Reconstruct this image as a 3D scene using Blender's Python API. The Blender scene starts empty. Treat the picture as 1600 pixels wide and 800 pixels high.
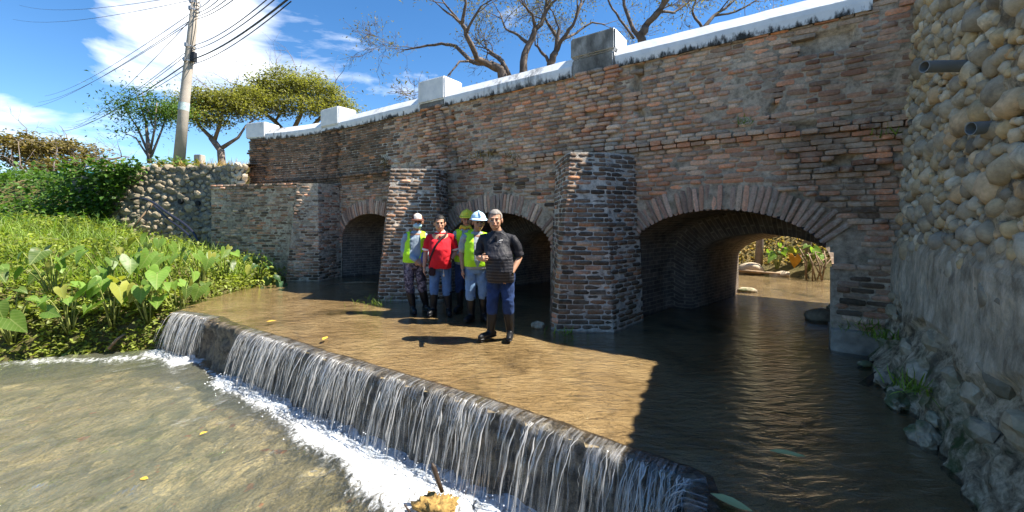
import bpy, bmesh, math, random
import numpy as np
from mathutils import Vector, Matrix

# ------------------------------------------------------------------ camera, sky, sun, exposure
scene = bpy.context.scene
COL = scene.collection
F_PX, CX, HORIZON, CAM_H = 620.0, 800.0, 341.0, 1.54
cam_data = bpy.data.cameras.new("camera")
cam = bpy.data.objects.new("camera", cam_data)
COL.objects.link(cam)
cam.location = (0, 0, CAM_H)
cam.rotation_euler = (math.radians(90), 0, 0)
cam_data.sensor_width = 36.0
cam_data.lens = F_PX / 1600 * 36.0
cam_data.shift_y = -(400 - HORIZON) / 1600
cam_data.clip_start = 0.05
cam_data.clip_end = 3000
scene.camera = cam

SUN_TO = Vector((0.70, -0.03, 1.0)).normalized()
world = bpy.data.worlds.new("World")
scene.world = world
world.use_nodes = True
wt = world.node_tree
wt.nodes.clear()
sky = wt.nodes.new('ShaderNodeTexSky')
sky.sky_type = 'NISHITA'
sky.sun_disc = False
sky.sun_elevation = math.asin(SUN_TO.z)
sky.sun_rotation = math.atan2(SUN_TO.x, SUN_TO.y)
sky.air_density = 1.0
sky.altitude = 1200
sky.dust_density = 0.1
sky.ozone_density = 2.5
wco = wt.nodes.new('ShaderNodeTexCoord')
wmap = wt.nodes.new('ShaderNodeMapping')
wmap.inputs['Scale'].default_value = (1.0, 1.0, 2.4)
wmap.inputs['Location'].default_value = (0.40, 0.33, 0.10)
wnz = wt.nodes.new('ShaderNodeTexNoise')
wnz.inputs['Scale'].default_value = 2.0
wnz.inputs['Detail'].default_value = 9.0
wnz.inputs['Roughness'].default_value = 0.56
wnz.inputs['Distortion'].default_value = 0.25
wrp = wt.nodes.new('ShaderNodeValToRGB')
wrp.color_ramp.elements[0].position = 0.59
wrp.color_ramp.elements[0].color = (0, 0, 0, 1)
wrp.color_ramp.elements[1].position = 0.76
wrp.color_ramp.elements[1].color = (1, 1, 1, 1)
whs = wt.nodes.new('ShaderNodeHueSaturation')
whs.inputs['Saturation'].default_value = 1.25
whs.inputs['Value'].default_value = 0.62
wmx = wt.nodes.new('ShaderNodeMix')
wmx.data_type = 'RGBA'
wmx.inputs[7].default_value = (6.5, 6.45, 6.3, 1)
wbg = wt.nodes.new('ShaderNodeBackground')
wbg.inputs['Strength'].default_value = 0.105
wout = wt.nodes.new('ShaderNodeOutputWorld')
wt.links.new(wco.outputs['Generated'], wmap.inputs['Vector'])
wt.links.new(wmap.outputs['Vector'], wnz.inputs['Vector'])
# one large cumulus stands over the left bank; small scattered clouds elsewhere
wdot = wt.nodes.new('ShaderNodeVectorMath'); wdot.operation = 'DOT_PRODUCT'
wdot.inputs[1].default_value = Vector((-0.615, 0.72, 0.375)).normalized()
wmr = wt.nodes.new('ShaderNodeMapRange'); wmr.interpolation_type = 'SMOOTHSTEP'
wmr.inputs['From Min'].default_value = 0.983; wmr.inputs['From Max'].default_value = 0.9995
wmr.inputs['To Min'].default_value = 0.0; wmr.inputs['To Max'].default_value = 0.115
wadd = wt.nodes.new('ShaderNodeMath'); wadd.operation = 'ADD'
wt.links.new(wco.outputs['Generated'], wdot.inputs[0]); wt.links.new(wdot.outputs['Value'], wmr.inputs['Value'])
wt.links.new(wnz.outputs['Fac'], wadd.inputs[0]); wt.links.new(wmr.outputs['Result'], wadd.inputs[1])
wt.links.new(wadd.outputs[0], wrp.inputs['Fac'])
wt.links.new(sky.outputs['Color'], whs.inputs['Color'])
wt.links.new(wrp.outputs['Color'], wmx.inputs[0])
wt.links.new(whs.outputs['Color'], wmx.inputs[6])
wt.links.new(wmx.outputs[2], wbg.inputs['Color'])
wt.links.new(wbg.outputs['Background'], wout.inputs['Surface'])

sun_data = bpy.data.lights.new("sun", 'SUN')
sun_data.energy = 3.9
sun_data.angle = math.radians(0.5)
sun_data.color = (1.0, 0.93, 0.82)
sun = bpy.data.objects.new("sun", sun_data)
COL.objects.link(sun)
sun.rotation_euler = SUN_TO.to_track_quat('Z', 'Y').to_euler()
sun.location = (20, 0, 25)

scene.view_settings.view_transform = 'Standard'
scene.view_settings.look = 'None'
scene.view_settings.gamma = 1.0
scene.view_settings.exposure = 1.80
scene.render.engine = 'CYCLES'
scene.cycles.max_bounces = 6
scene.cycles.diffuse_bounces = 3
scene.cycles.glossy_bounces = 3
scene.cycles.transmission_bounces = 3
scene.cycles.transparent_max_bounces = 10
scene.cycles.use_denoising = True
scene.cycles.caustics_reflective = False
scene.cycles.caustics_refractive = False

# ------------------------------------------------------------------ helpers
rng = random.Random(11)
nrs = np.random.RandomState(5)

def px(x, y, Y):
    """point of the place at depth Y seen at photo pixel x, y"""
    return Vector(((x - CX) / F_PX * Y, Y, CAM_H - (y - HORIZON) / F_PX * Y))

def _hash(i, j, k, seed):
    n = (i * 374761393 + j * 668265263 + k * 2147483647 + seed * 1274126177) & 0xFFFFFFFF
    n = ((n ^ (n >> 13)) * 1274126177) & 0xFFFFFFFF
    n = n ^ (n >> 16)
    return (n & 0xFFFF) / 65535.0

def vnoise(P, scale=1.0, seed=0, octaves=1):
    """value noise in 0..1 on an (N,3) array"""
    P = np.asarray(P, float) * scale
    out = np.zeros(len(P)); amp = 1.0; tot = 0.0
    for o in range(octaves):
        Q = P * (2 ** o) + 1000.0 + 17.3 * o
        I = np.floor(Q).astype(np.int64); f = Q - I
        f = f * f * (3 - 2 * f)
        r = 0
        for dx in (0, 1):
            for dy in (0, 1):
                for dz in (0, 1):
                    w = (f[:, 0] if dx else 1 - f[:, 0]) * (f[:, 1] if dy else 1 - f[:, 1]) * (f[:, 2] if dz else 1 - f[:, 2])
                    r = r + w * _hash(I[:, 0] + dx, I[:, 1] + dy, I[:, 2] + dz, seed + o)
        out += amp * r; tot += amp; amp *= 0.5
    return out / tot

def _h1(i, j, k, seed):
    n = (i * 374761393 + j * 668265263 + k * 2147483647 + seed * 1274126177) & 0xFFFFFFFF
    n = ((n ^ (n >> 13)) * 1274126177) & 0xFFFFFFFF
    return ((n ^ (n >> 16)) & 0xFFFF) / 65535.0

def nz1(x, y, z, scale=1.0, seed=0, octaves=1):
    """the same noise for one point, without numpy"""
    out = 0.0; amp = 1.0; tot = 0.0
    for o in range(octaves):
        m = scale * (2 ** o); c = 1000.0 + 17.3 * o
        X, Y, Z = x * m + c, y * m + c, z * m + c
        i, j, k = math.floor(X), math.floor(Y), math.floor(Z)
        a, b, d = X - i, Y - j, Z - k
        a = a * a * (3 - 2 * a); b = b * b * (3 - 2 * b); d = d * d * (3 - 2 * d)
        s = seed + o
        def ln(jj, kk): return _h1(i, jj, kk, s) * (1 - a) + _h1(i + 1, jj, kk, s) * a
        v0 = ln(j, k) * (1 - b) + ln(j + 1, k) * b
        v1 = ln(j, k + 1) * (1 - b) + ln(j + 1, k + 1) * b if d > 0 else 0.0
        out += amp * (v0 * (1 - d) + v1 * d); tot += amp; amp *= 0.5
    return out / tot

def make_mesh(name, verts, faces, smooth=False):
    """faces: (M,3) or (M,4) array, or a list of arrays / tuples"""
    me = bpy.data.meshes.new(name)
    verts = np.asarray(verts, np.float32).reshape(-1, 3)
    if isinstance(faces, np.ndarray):
        faces = [faces]
    if len(faces) and not isinstance(faces[0], np.ndarray):
        me.from_pydata([tuple(v) for v in verts], [], [tuple(f) for f in faces])
    else:
        faces = [np.asarray(f, np.int32) for f in faces if len(f)]
        tot = np.concatenate([np.full(len(f), f.shape[1], np.int32) for f in faces])
        idx = np.concatenate([f.ravel() for f in faces])
        me.vertices.add(len(verts)); me.vertices.foreach_set('co', verts.ravel())
        me.loops.add(len(idx)); me.loops.foreach_set('vertex_index', idx)
        me.polygons.add(len(tot))
        me.polygons.foreach_set('loop_start', np.concatenate([[0], np.cumsum(tot)[:-1]]).astype(np.int32))
        me.update(calc_edges=True)
    if smooth:
        me.polygons.foreach_set('use_smooth', np.ones(len(me.polygons), bool))
    me.update()
    return me

def wloc(o):
    v = Vector((0, 0, 0))
    while o is not None:
        v = v + Vector(o.location)
        o = o.parent
    return v

def empty(name, loc):
    o = bpy.data.objects.new(name, None)
    o.location = loc
    o.empty_display_size = 0.2
    COL.objects.link(o)
    return o

def tag(o, label=None, cat=None, group=None, kind=None):
    if label: o['label'] = label
    if cat: o['category'] = cat
    if group: o['group'] = group
    if kind: o['kind'] = kind
    return o

def obj(name, me, mats=None, parent=None, at=None, local=False):
    """link mesh data as one object. Vertices are in world space unless local; the origin goes to `at`."""
    o = bpy.data.objects.new(name, me)
    if mats is not None and not me.materials:
        for m in (mats if isinstance(mats, (list, tuple)) else [mats]):
            me.materials.append(m)
    base = Vector(at) if at is not None else (wloc(parent) if parent else Vector((0, 0, 0)))
    if not local:
        me.transform(Matrix.Translation(-base))
    if parent:
        o.parent = parent
        o.location = base - wloc(parent)
    else:
        o.location = base
    COL.objects.link(o)
    return o

def grid_faces(nu, nv):
    a = np.arange(nu * nv).reshape(nu, nv)
    return np.stack([a[:-1, :-1].ravel(), a[1:, :-1].ravel(), a[1:, 1:].ravel(), a[:-1, 1:].ravel()], 1)

class Build:
    """collects vertices and faces of one mesh"""
    def __init__(self): self.v = []; self.f = []; self.n = 0; self.mi = []
    def add(self, v, f, mi=0):
        v = np.asarray(v, float).reshape(-1, 3)
        for q in f: self.f.append(tuple(int(i) + self.n for i in q)); self.mi.append(mi)
        self.v.append(v); self.n += len(v)
    def box(self, lo, hi, mi=0, M=None):
        x0, y0, z0 = lo; x1, y1, z1 = hi
        v = np.array([(x0,y0,z0),(x1,y0,z0),(x1,y1,z0),(x0,y1,z0),(x0,y0,z1),(x1,y0,z1),(x1,y1,z1),(x0,y1,z1)], float)
        if M is not None: v = np.array([M @ Vector(p) for p in v])
        self.add(v, [(0,3,2,1),(4,5,6,7),(0,1,5,4),(1,2,6,5),(2,3,7,6),(3,0,4,7)], mi)
    def tube(self, pts, radii, n=6, mi=0, caps=True, aspect=1.0, ref=None):
        pts = [Vector(p) for p in pts]
        if not hasattr(radii, '__len__'): radii = [radii] * len(pts)
        V = []; prev = None
        for i, p in enumerate(pts):
            t = (pts[min(i + 1, len(pts) - 1)] - pts[max(i - 1, 0)])
            if t.length < 1e-9: t = Vector((0, 0, 1))
            t.normalize()
            if prev is None:
                a = Vector(ref) if ref is not None else (Vector((0, 0, 1)) if abs(t.z) < 0.9 else Vector((1, 0, 0)))
                prev = (a - t * a.dot(t)).normalized()
            else:
                prev = (prev - t * prev.dot(t)).normalized()
            b = t.cross(prev)
            for k in range(n):
                an = 2 * math.pi * k / n
                V.append(p + (prev * math.cos(an) * aspect + b * math.sin(an)) * radii[i])
        F = []
        for i in range(len(pts) - 1):
            for k in range(n):
                k2 = (k + 1) % n
                F.append((i*n+k, i*n+k2, (i+1)*n+k2, (i+1)*n+k))
        if caps:
            F.append(tuple(range(n - 1, -1, -1)))
            F.append(tuple(range((len(pts)-1)*n, len(pts)*n)))
        self.add([tuple(v) for v in V], F, mi)
    def ellipsoid(self, c, r, nu=12, nv=8, R=None, mi=0):
        V = [(0, 0, -1)]
        for j in range(1, nv):
            ph = -math.pi/2 + math.pi*j/nv
            for k in range(nu):
                an = 2*math.pi*k/nu
                V.append((math.cos(ph)*math.cos(an), math.cos(ph)*math.sin(an), math.sin(ph)))
        V.append((0, 0, 1))
        F = []
        for k in range(nu): F.append((0, 1+(k+1)%nu, 1+k))
        for j in range(nv-2):
            for k in range(nu):
                a = 1+j*nu+k; b = 1+j*nu+(k+1)%nu
                F.append((a, b, b+nu, a+nu))
        l = len(V)-1
        for k in range(nu): F.append((l, l-nu+k, l-nu+(k+1)%nu))
        V = np.array(V)*np.array(r)
        if R is not None: V = np.array([R @ Vector(p) for p in V])
        self.add(V + np.array(c), F, mi)
    def mesh(self, name, smooth=False):
        V = np.concatenate(self.v) if self.v else np.zeros((0,3))
        me = bpy.data.meshes.new(name)
        me.from_pydata(V.tolist(), [], self.f)
        if any(self.mi): me.polygons.foreach_set('material_index', np.array(self.mi, np.int32))
        if smooth: me.polygons.foreach_set('use_smooth', np.ones(len(me.polygons), bool))
        me.update()
        return me

# ------------------------------------------------------------------ materials
class MT:
    def __init__(self, name):
        self.m = bpy.data.materials.new(name); self.m.use_nodes = True
        self.t = self.m.node_tree; self.t.nodes.clear()
        self.out = self.t.nodes.new('ShaderNodeOutputMaterial')
    def n(self, typ, **kw):
        nd = self.t.nodes.new(typ)
        for k, v in kw.items():
            if hasattr(nd, k): setattr(nd, k, v)
        return nd
    def l(self, a, b): self.t.links.new(a, b)
    def setin(self, sock, val):
        if hasattr(val, 'is_output') or isinstance(val, bpy.types.NodeSocket): self.l(val, sock)
        elif isinstance(val, (tuple, list)) and len(val) == 3 and sock.type == 'RGBA': sock.default_value = (*val, 1)
        else: sock.default_value = val
    def pos(self): return self.n('ShaderNodeNewGeometry').outputs['Position']
    def noise(self, scale, detail=4, rough=0.55, vec=None, dist=0.0, out='Fac'):
        nd = self.n('ShaderNodeTexNoise')
        nd.inputs['Scale'].default_value = scale; nd.inputs['Detail'].default_value = detail
        nd.inputs['Roughness'].default_value = rough; nd.inputs['Distortion'].default_value = dist
        self.l(vec if vec is not None else self.pos(), nd.inputs['Vector'])
        return nd.outputs[out]
    def mapping(self, vec, scale=(1,1,1), rot=(0,0,0), loc=(0,0,0)):
        nd = self.n('ShaderNodeMapping')
        nd.inputs['Scale'].default_value = scale; nd.inputs['Rotation'].default_value = rot; nd.inputs['Location'].default_value = loc
        self.l(vec, nd.inputs['Vector']); return nd.outputs[0]
    def ramp(self, fac, stops, interp='LINEAR'):
        nd = self.n('ShaderNodeValToRGB'); cr = nd.color_ramp; cr.interpolation = interp
        while len(cr.elements) < len(stops): cr.elements.new(0.5)
        for e, (p, c) in zip(cr.elements, stops):
            e.position = p; e.color = (*c, 1) if len(c) == 3 else c
        self.l(fac, nd.inputs['Fac']); return nd.outputs['Color']
    def step(self, fac, a, b):
        nd = self.n('ShaderNodeMapRange'); nd.interpolation_type = 'SMOOTHSTEP'
        nd.inputs['From Min'].default_value = a; nd.inputs['From Max'].default_value = b
        self.l(fac, nd.inputs['Value']); return nd.outputs['Result']
    def mix(self, fac, a, b, mode='MIX'):
        nd = self.n('ShaderNodeMix'); nd.data_type = 'RGBA'; nd.blend_type = mode
        self.setin(nd.inputs[0], fac); self.setin(nd.inputs[6], a); self.setin(nd.inputs[7], b)
        return nd.outputs[2]
    def math(self, op, a, b=0.0, clamp=False):
        nd = self.n('ShaderNodeMath'); nd.operation = op; nd.use_clamp = clamp
        self.setin(nd.inputs[0], a); self.setin(nd.inputs[1], b); return nd.outputs[0]
    def bump(self, h, strength=0.3, dist=0.01, normal=None):
        nd = self.n('ShaderNodeBump'); nd.inputs['Strength'].default_value = strength; nd.inputs['Distance'].default_value = dist
        self.l(h, nd.inputs['Height'])
        if normal is not None: self.l(normal, nd.inputs['Normal'])
        return nd.outputs[0]
    def bsdf(self, color, rough=0.8, normal=None, spec=0.3, **kw):
        b = self.n('ShaderNodeBsdfPrincipled')
        self.setin(b.inputs['Base Color'], color); self.setin(b.inputs['Roughness'], rough)
        b.inputs['Specular IOR Level'].default_value = spec
        for k, v in kw.items(): self.setin(b.inputs[k.replace('_', ' ')], v)
        if normal is not None: self.l(normal, b.inputs['Normal'])
        self.l(b.outputs[0], self.out.inputs['Surface'])
        return b
    def rand(self):
        """one random number for each separate piece"""
        a = self.n('ShaderNodeObjectInfo').outputs['Random']
        g = self.n('ShaderNodeNewGeometry').outputs['Random Per Island']
        return self.math('FRACT', self.math('ADD', self.math('MULTIPLY', a, 7.31), g))
    def sep(self, vec):
        nd = self.n('ShaderNodeSeparateXYZ'); self.l(vec, nd.inputs[0]); return nd.outputs

def plain(name, color, rough=0.7, var=0.15, nscale=8.0, bump=0.0, bscale=40.0, spec=0.3, **kw):
    m = MT(name)
    f = m.noise(nscale, 5)
    dark = tuple(c * (1 - var) for c in color); light = tuple(min(1, c * (1 + var)) for c in color)
    c = m.ramp(f, [(0.3, dark), (0.7, light)])
    nrm = m.bump(m.noise(bscale, 4), bump, 0.01) if bump else None
    m.bsdf(c, rough, nrm, spec, **kw)
    return m.m

def brick_material(name, stops, dirt=0.5, limewash=0.3, moss=0.0):
    m = MT(name)
    r = m.rand()
    c = m.ramp(r, stops, 'CONSTANT')
    r2 = m.math('FRACT', m.math('MULTIPLY', r, 37.7))
    c = m.mix(1.0, c, m.ramp(r2, [(0.0, (0.68, 0.70, 0.72)), (1.0, (1.6, 1.53, 1.47))]), 'MULTIPLY')
    p = m.pos()
    fine = m.noise(38, 6, 0.65)
    c = m.mix(0.75, c, m.ramp(fine, [(0.25, (0.45, 0.45, 0.45)), (0.55, (1.0, 1.0, 1.0)), (0.75, (1.5, 1.5, 1.5))]), 'MULTIPLY')
    c = m.mix(1.0, c, (1.27, 1.07, 0.89), 'MULTIPLY')
    # soot and run-off stains with a shape of their own
    st = m.noise(0.9, 8, 0.66, m.mapping(p, (0.9, 0.9, 0.5)), 0.6)
    c = m.mix(m.math('MULTIPLY', m.step(st, 0.47, 0.66), dirt), c, (0.075, 0.060, 0.048))
    # lime and old mortar left on the faces
    lw = m.noise(9.0, 8, 0.72, None, 0.4)
    big = m.step(m.noise(0.8, 4, 0.6), 0.36, 0.62)
    c = m.mix(m.math('MULTIPLY', m.math('MULTIPLY', m.step(lw, 0.44, 0.62), big), limewash * 1.25), c, (0.49, 0.405, 0.315))
    if moss:
        z = m.sep(p)[2]
        mm = m.math('MULTIPLY', m.step(m.noise(2.3, 6, 0.6), 0.46, 0.62), m.math('SUBTRACT', 1.0, m.step(z, 0.1, 1.5)))
        c = m.mix(m.math('MULTIPLY', mm, moss), c, (0.03, 0.045, 0.02))
    nrm = m.bump(m.noise(60, 6, 0.7), 0.55, 0.012)
    m.bsdf(c, 0.92, nrm, 0.15)
    return m.m

M = {}
M['brick'] = brick_material('weathered_brick', [(0.0, (0.36, 0.265, 0.215)), (0.22, (0.42, 0.275, 0.215)), (0.38, (0.37, 0.305, 0.26)),
        (0.55, (0.44, 0.235, 0.16)), (0.64, (0.22, 0.175, 0.15)), (0.72, (0.42, 0.36, 0.305)), (0.9, (0.36, 0.21, 0.155))], 0.6, 0.65, 0.45)
M['brick_red'] = brick_material('red_brick', [(0.0, (0.42, 0.29, 0.225)), (0.2, (0.47, 0.26, 0.18)), (0.36, (0.43, 0.345, 0.285)),
        (0.56, (0.48, 0.255, 0.165)), (0.64, (0.27, 0.21, 0.175)), (0.74, (0.46, 0.38, 0.32)), (0.9, (0.44, 0.265, 0.195))], 0.5, 0.65)
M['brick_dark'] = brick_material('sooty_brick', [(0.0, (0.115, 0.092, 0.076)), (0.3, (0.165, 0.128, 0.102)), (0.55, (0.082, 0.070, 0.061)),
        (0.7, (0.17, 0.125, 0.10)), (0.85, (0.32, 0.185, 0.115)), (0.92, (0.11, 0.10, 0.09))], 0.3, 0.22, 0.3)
M['voussoir'] = brick_material('arch_brick', [(0.0, (0.36, 0.275, 0.245)), (0.25, (0.42, 0.285, 0.245)), (0.45, (0.34, 0.285, 0.265)),
        (0.6, (0.45, 0.30, 0.24)), (0.75, (0.26, 0.205, 0.185)), (0.88, (0.43, 0.37, 0.32))], 0.25, 0.65, 0.25)

def mortar_material(name, color, stain=0.5):
    m = MT(name); p = m.pos()
    c = m.ramp(m.noise(13, 8, 0.72), [(0.30, tuple(k*0.28 for k in color)), (0.47, tuple(k*0.8 for k in color)), (0.68, tuple(k*1.3 for k in color))])
    st = m.noise(1.1, 6, 0.62, m.mapping(p, (0.9, 0.9, 0.4)), 0.6)
    c = m.mix(m.math('MULTIPLY', m.step(st, 0.45, 0.64), stain), c, (0.035, 0.032, 0.029))
    gr = m.step(m.noise(3.1, 5, 0.6), 0.56, 0.70)
    c = m.mix(m.math('MULTIPLY', gr, 0.35), c, (0.085, 0.095, 0.045))
    nrm = m.bump(m.noise(45, 8, 0.72), 0.8, 0.02)
    m.bsdf(c, 0.95, nrm, 0.1)
    return m.m
M['mortar'] = mortar_material('lime_mortar', (0.55, 0.44, 0.325), 0.4)
M['mortar_pale'] = mortar_material('pale_pointing', (0.64, 0.56, 0.46), 0.2)

def vault_material():
    m = MT('vault_brick'); uv = m.n('ShaderNodeUVMap').outputs[0]
    b = m.n('ShaderNodeTexBrick'); m.l(uv, b.inputs['Vector'])
    b.inputs['Scale'].default_value = 1.0; b.inputs['Brick Width'].default_value = 0.22; b.inputs['Row Height'].default_value = 0.066
    b.inputs['Mortar Size'].default_value = 0.007
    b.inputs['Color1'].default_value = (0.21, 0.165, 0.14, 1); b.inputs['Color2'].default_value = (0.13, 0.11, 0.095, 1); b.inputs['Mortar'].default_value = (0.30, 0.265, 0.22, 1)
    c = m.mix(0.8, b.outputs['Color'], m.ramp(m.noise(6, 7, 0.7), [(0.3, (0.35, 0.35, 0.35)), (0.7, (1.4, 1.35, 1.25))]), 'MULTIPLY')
    nrm = m.bump(m.noise(30, 6, 0.7), 0.6, 0.02, m.bump(b.outputs['Fac'], -0.4, 0.01))
    m.bsdf(c, 0.9, nrm, 0.15); return m.m
M['vault'] = vault_material()

def whitewash():
    m = MT('whitewash'); p = m.pos()
    z = m.sep(p)[2]
    c = m.ramp(m.noise(5, 6, 0.6), [(0.3, (0.66, 0.68, 0.70)), (0.65, (0.82, 0.82, 0.81))])
    drip = m.noise(6.0, 6, 0.7, m.mapping(p, (1.3, 1.3, 0.5)))
    low = m.math('SUBTRACT', 1.0, m.step(z, 3.86, 4.06))
    k = m.step(m.math('ADD', m.math('MULTIPLY', low, 0.30), drip), 0.66, 0.84)
    c = m.mix(k, c, (0.045, 0.045, 0.043))
    gm_ = m.math('MULTIPLY', m.step(m.noise(0.45, 3, 0.5), 0.47, 0.60), m.step(m.noise(3.0, 8, 0.75, m.mapping(p, (2.2, 2.2, 0.5))), 0.44, 0.62))
    c = m.mix(m.math('MULTIPLY', gm_, 0.8), c, (0.16, 0.16, 0.155))
    c = m.mix(m.math('MULTIPLY', m.step(m.noise(11, 8, 0.75), 0.60, 0.72), 0.5), c, (0.34, 0.33, 0.31))
    m.bsdf(c, 0.85, m.bump(m.noise(30, 6), 0.25, 0.01), 0.2); return m.m
M['whitewash'] = whitewash()
def soot_plaster():
    m = MT('blackened_plaster'); p = m.pos()
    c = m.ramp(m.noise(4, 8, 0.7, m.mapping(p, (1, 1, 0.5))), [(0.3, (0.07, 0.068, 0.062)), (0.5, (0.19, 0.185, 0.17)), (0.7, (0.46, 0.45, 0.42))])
    m.bsdf(c, 0.9, m.bump(m.noise(30, 6), 0.4, 0.01), 0.2); return m.m
M['soot'] = soot_plaster()

def stone_material(name, stops, moss=0.0, dirt=0.4):
    m = MT(name); r = m.rand()
    c = m.mix(1.0, m.ramp(r, stops, 'LINEAR'), (1.28, 1.21, 1.08), 'MULTIPLY')
    c = m.mix(0.7, c, m.ramp(m.noise(22, 7, 0.68), [(0.25, (0.5, 0.5, 0.5)), (0.55, (1, 1, 1)), (0.75, (1.35, 1.35, 1.32))]), 'MULTIPLY')
    c = m.mix(m.math('MULTIPLY', m.step(m.noise(3.0, 7, 0.66, None, 0.5), 0.5, 0.68), dirt), c, (0.075, 0.068, 0.058))
    if moss:
        z = m.sep(m.pos())[2]
        mm = m.math('MULTIPLY', m.step(m.noise(3.5, 6, 0.65), 0.44, 0.6), m.math('SUBTRACT', 1.0, m.step(z, 0.05, 0.8)))
        c = m.mix(m.math('MULTIPLY', mm, moss), c, (0.05, 0.085, 0.022))
    m.bsdf(c, 0.85, m.bump(m.noise(48, 7, 0.7), 0.5, 0.012), 0.25); return m.m
M['cobble'] = stone_material('river_cobble', [(0.0, (0.21, 0.185, 0.15)), (0.2, (0.46, 0.40, 0.31)), (0.4, (0.25, 0.225, 0.19)), (0.55, (0.50, 0.385, 0.23)), (0.7, (0.33, 0.295, 0.24)), (0.85, (0.62, 0.56, 0.45)), (1.0, (0.42, 0.265, 0.13))], 0.0, 0.6)
M['rubble'] = stone_material('rubble_stone', [(0.0, (0.19, 0.165, 0.125)), (0.3, (0.28, 0.245, 0.185)), (0.6, (0.22, 0.195, 0.15)), (0.85, (0.34, 0.295, 0.225)), (1.0, (0.16, 0.14, 0.115))], 0.0, 0.45)
M['pale_rubble'] = stone_material('pale_rubble_stone', [(0.0, (0.42, 0.36, 0.28)), (0.5, (0.50, 0.44, 0.36)), (1.0, (0.36, 0.30, 0.23))], 0.0, 0.25)  # own tone of the far rocks; painted sunlight on the retaining wall corner
M['boulder'] = stone_material('mossy_boulder', [(0.0, (0.27, 0.235, 0.18)), (0.5, (0.40, 0.35, 0.275)), (1.0, (0.33, 0.27, 0.19))], 0.8, 0.5)

def abutment_bed():
    m = MT('rough_concrete'); p = m.pos(); z = m.sep(p)[2]
    base = m.ramp(m.noise(9, 9, 0.75, None, 0.5), [(0.32, (0.035, 0.030, 0.022)), (0.45, (0.20, 0.17, 0.125)), (0.56, (0.42, 0.365, 0.28)), (0.72, (0.60, 0.545, 0.45))])
    streak = m.noise(3.4, 9, 0.76, m.mapping(p, (1.8, 1.8, 0.9)))
    pl = m.ramp(streak, [(0.32, (0.17, 0.15, 0.12)), (0.5, (0.40, 0.365, 0.30)), (0.66, (0.64, 0.585, 0.50))])
    wob = m.math('MULTIPLY', m.math('SUBTRACT', m.noise(1.6, 5, 0.6), 0.5), 0.9)
    zz = m.math('ADD', z, wob)
    band = m.math('MULTIPLY', m.step(zz, 0.58, 0.70), m.math('SUBTRACT', 1.0, m.step(zz, 1.2, 1.36)))
    c = m.mix(1.0, m.mix(band, base, pl), (1.50, 1.38, 1.20), 'MULTIPLY')
    c = m.mix(m.math('MULTIPLY', m.step(m.noise(2.2, 7, 0.65), 0.54, 0.68), 0.6), c, (0.085, 0.072, 0.055))
    mm = m.math('MULTIPLY', m.step(m.noise(3.2, 6, 0.65), 0.48, 0.62), m.math('SUBTRACT', 1.0, m.step(z, 0.10, 0.60)))
    c = m.mix(m.math('MULTIPLY', mm, 0.85), c, (0.055, 0.09, 0.025))
    m.bsdf(c, 0.92, m.bump(m.noise(26, 9, 0.75), 0.9, 0.04), 0.2); return m.m
M['abutment'] = abutment_bed()
M['rubble_mortar'] = mortar_material('rubble_mortar', (0.22, 0.20, 0.165), 0.4)
M['footing'] = plain('footing_concrete', (0.29, 0.255, 0.205), 0.85, 0.45, 6, 0.7, 24)
M['concrete'] = plain('pole_concrete', (0.40, 0.355, 0.30), 0.85, 0.14, 3, 0.2, 30)

def leaf_mat(name, color, var=0.35, trans=0.35, rough=0.5, veins=False):
    m = MT(name); r = m.rand()
    hi = tuple(min(1, k*(1+var)) for k in color); lo = tuple(k*(1-var) for k in color)
    c = m.ramp(r, [(0, lo), (0.6, color), (1, hi)])
    c = m.mix(0.4, c, m.ramp(m.noise(2.2, 4), [(0.3, (0.6, 0.7, 0.6)), (0.7, (1.35, 1.25, 0.95))]), 'MULTIPLY')
    nrm = None
    if veins:
        o = m.sep(m.n('ShaderNodeTexCoord').outputs['Object']); ax = m.math('ABSOLUTE', o[0])
        rib = m.math('SUBTRACT', 1.0, m.step(ax, 0.010, 0.030))
        sw = m.math('PINGPONG', m.math('MULTIPLY', m.math('SUBTRACT', o[1], m.math('MULTIPLY', ax, 0.7)), 6.0), 0.5)
        lat = m.math('SUBTRACT', 1.0, m.step(sw, 0.03, 0.10))
        v = m.math('MAXIMUM', rib, m.math('MULTIPLY', lat, 0.7))
        c = m.mix(m.math('MULTIPLY', v, 0.5), c, (0.34, 0.40, 0.14))
        blot = m.step(m.noise(9, 5, 0.6), 0.60, 0.72); c = m.mix(m.math('MULTIPLY', blot, 0.45), c, (0.30, 0.24, 0.06))
        nrm = m.bump(v, -0.5, 0.01)
    b = m.n('ShaderNodeBsdfPrincipled'); m.l(c, b.inputs['Base Color']); b.inputs['Roughness'].default_value = rough
    b.inputs['Specular IOR Level'].default_value = 0.35
    if nrm is not None: m.l(nrm, b.inputs['Normal'])
    tr = m.n('ShaderNodeBsdfTranslucent'); m.l(m.mix(1.0, c, (1.7, 1.8, 0.7), 'MULTIPLY'), tr.inputs['Color'])
    mx = m.n('ShaderNodeMixShader'); mx.inputs[0].default_value = trans
    m.l(b.outputs[0], mx.inputs[1]); m.l(tr.outputs[0], mx.inputs[2]); m.l(mx.outputs[0], m.out.inputs['Surface'])
    return m.m
M['taro'] = leaf_mat('taro_leaf', (0.13, 0.225, 0.04), 0.55, 0.4, 0.42, True)
M["taro_dark"] = leaf_mat("bluegreen_taro_leaf", (0.05, 0.11, 0.045), 0.35, 0.3, 0.42)
M['taro_yellow'] = leaf_mat('yellowing_taro_leaf', (0.24, 0.25, 0.05), 0.4, 0.35, 0.5, True)
M['grass'] = leaf_mat('reed_grass', (0.20, 0.29, 0.05), 0.5, 0.4)
M['cover'] = leaf_mat('ground_cover', (0.22, 0.26, 0.055), 0.55, 0.4)
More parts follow.
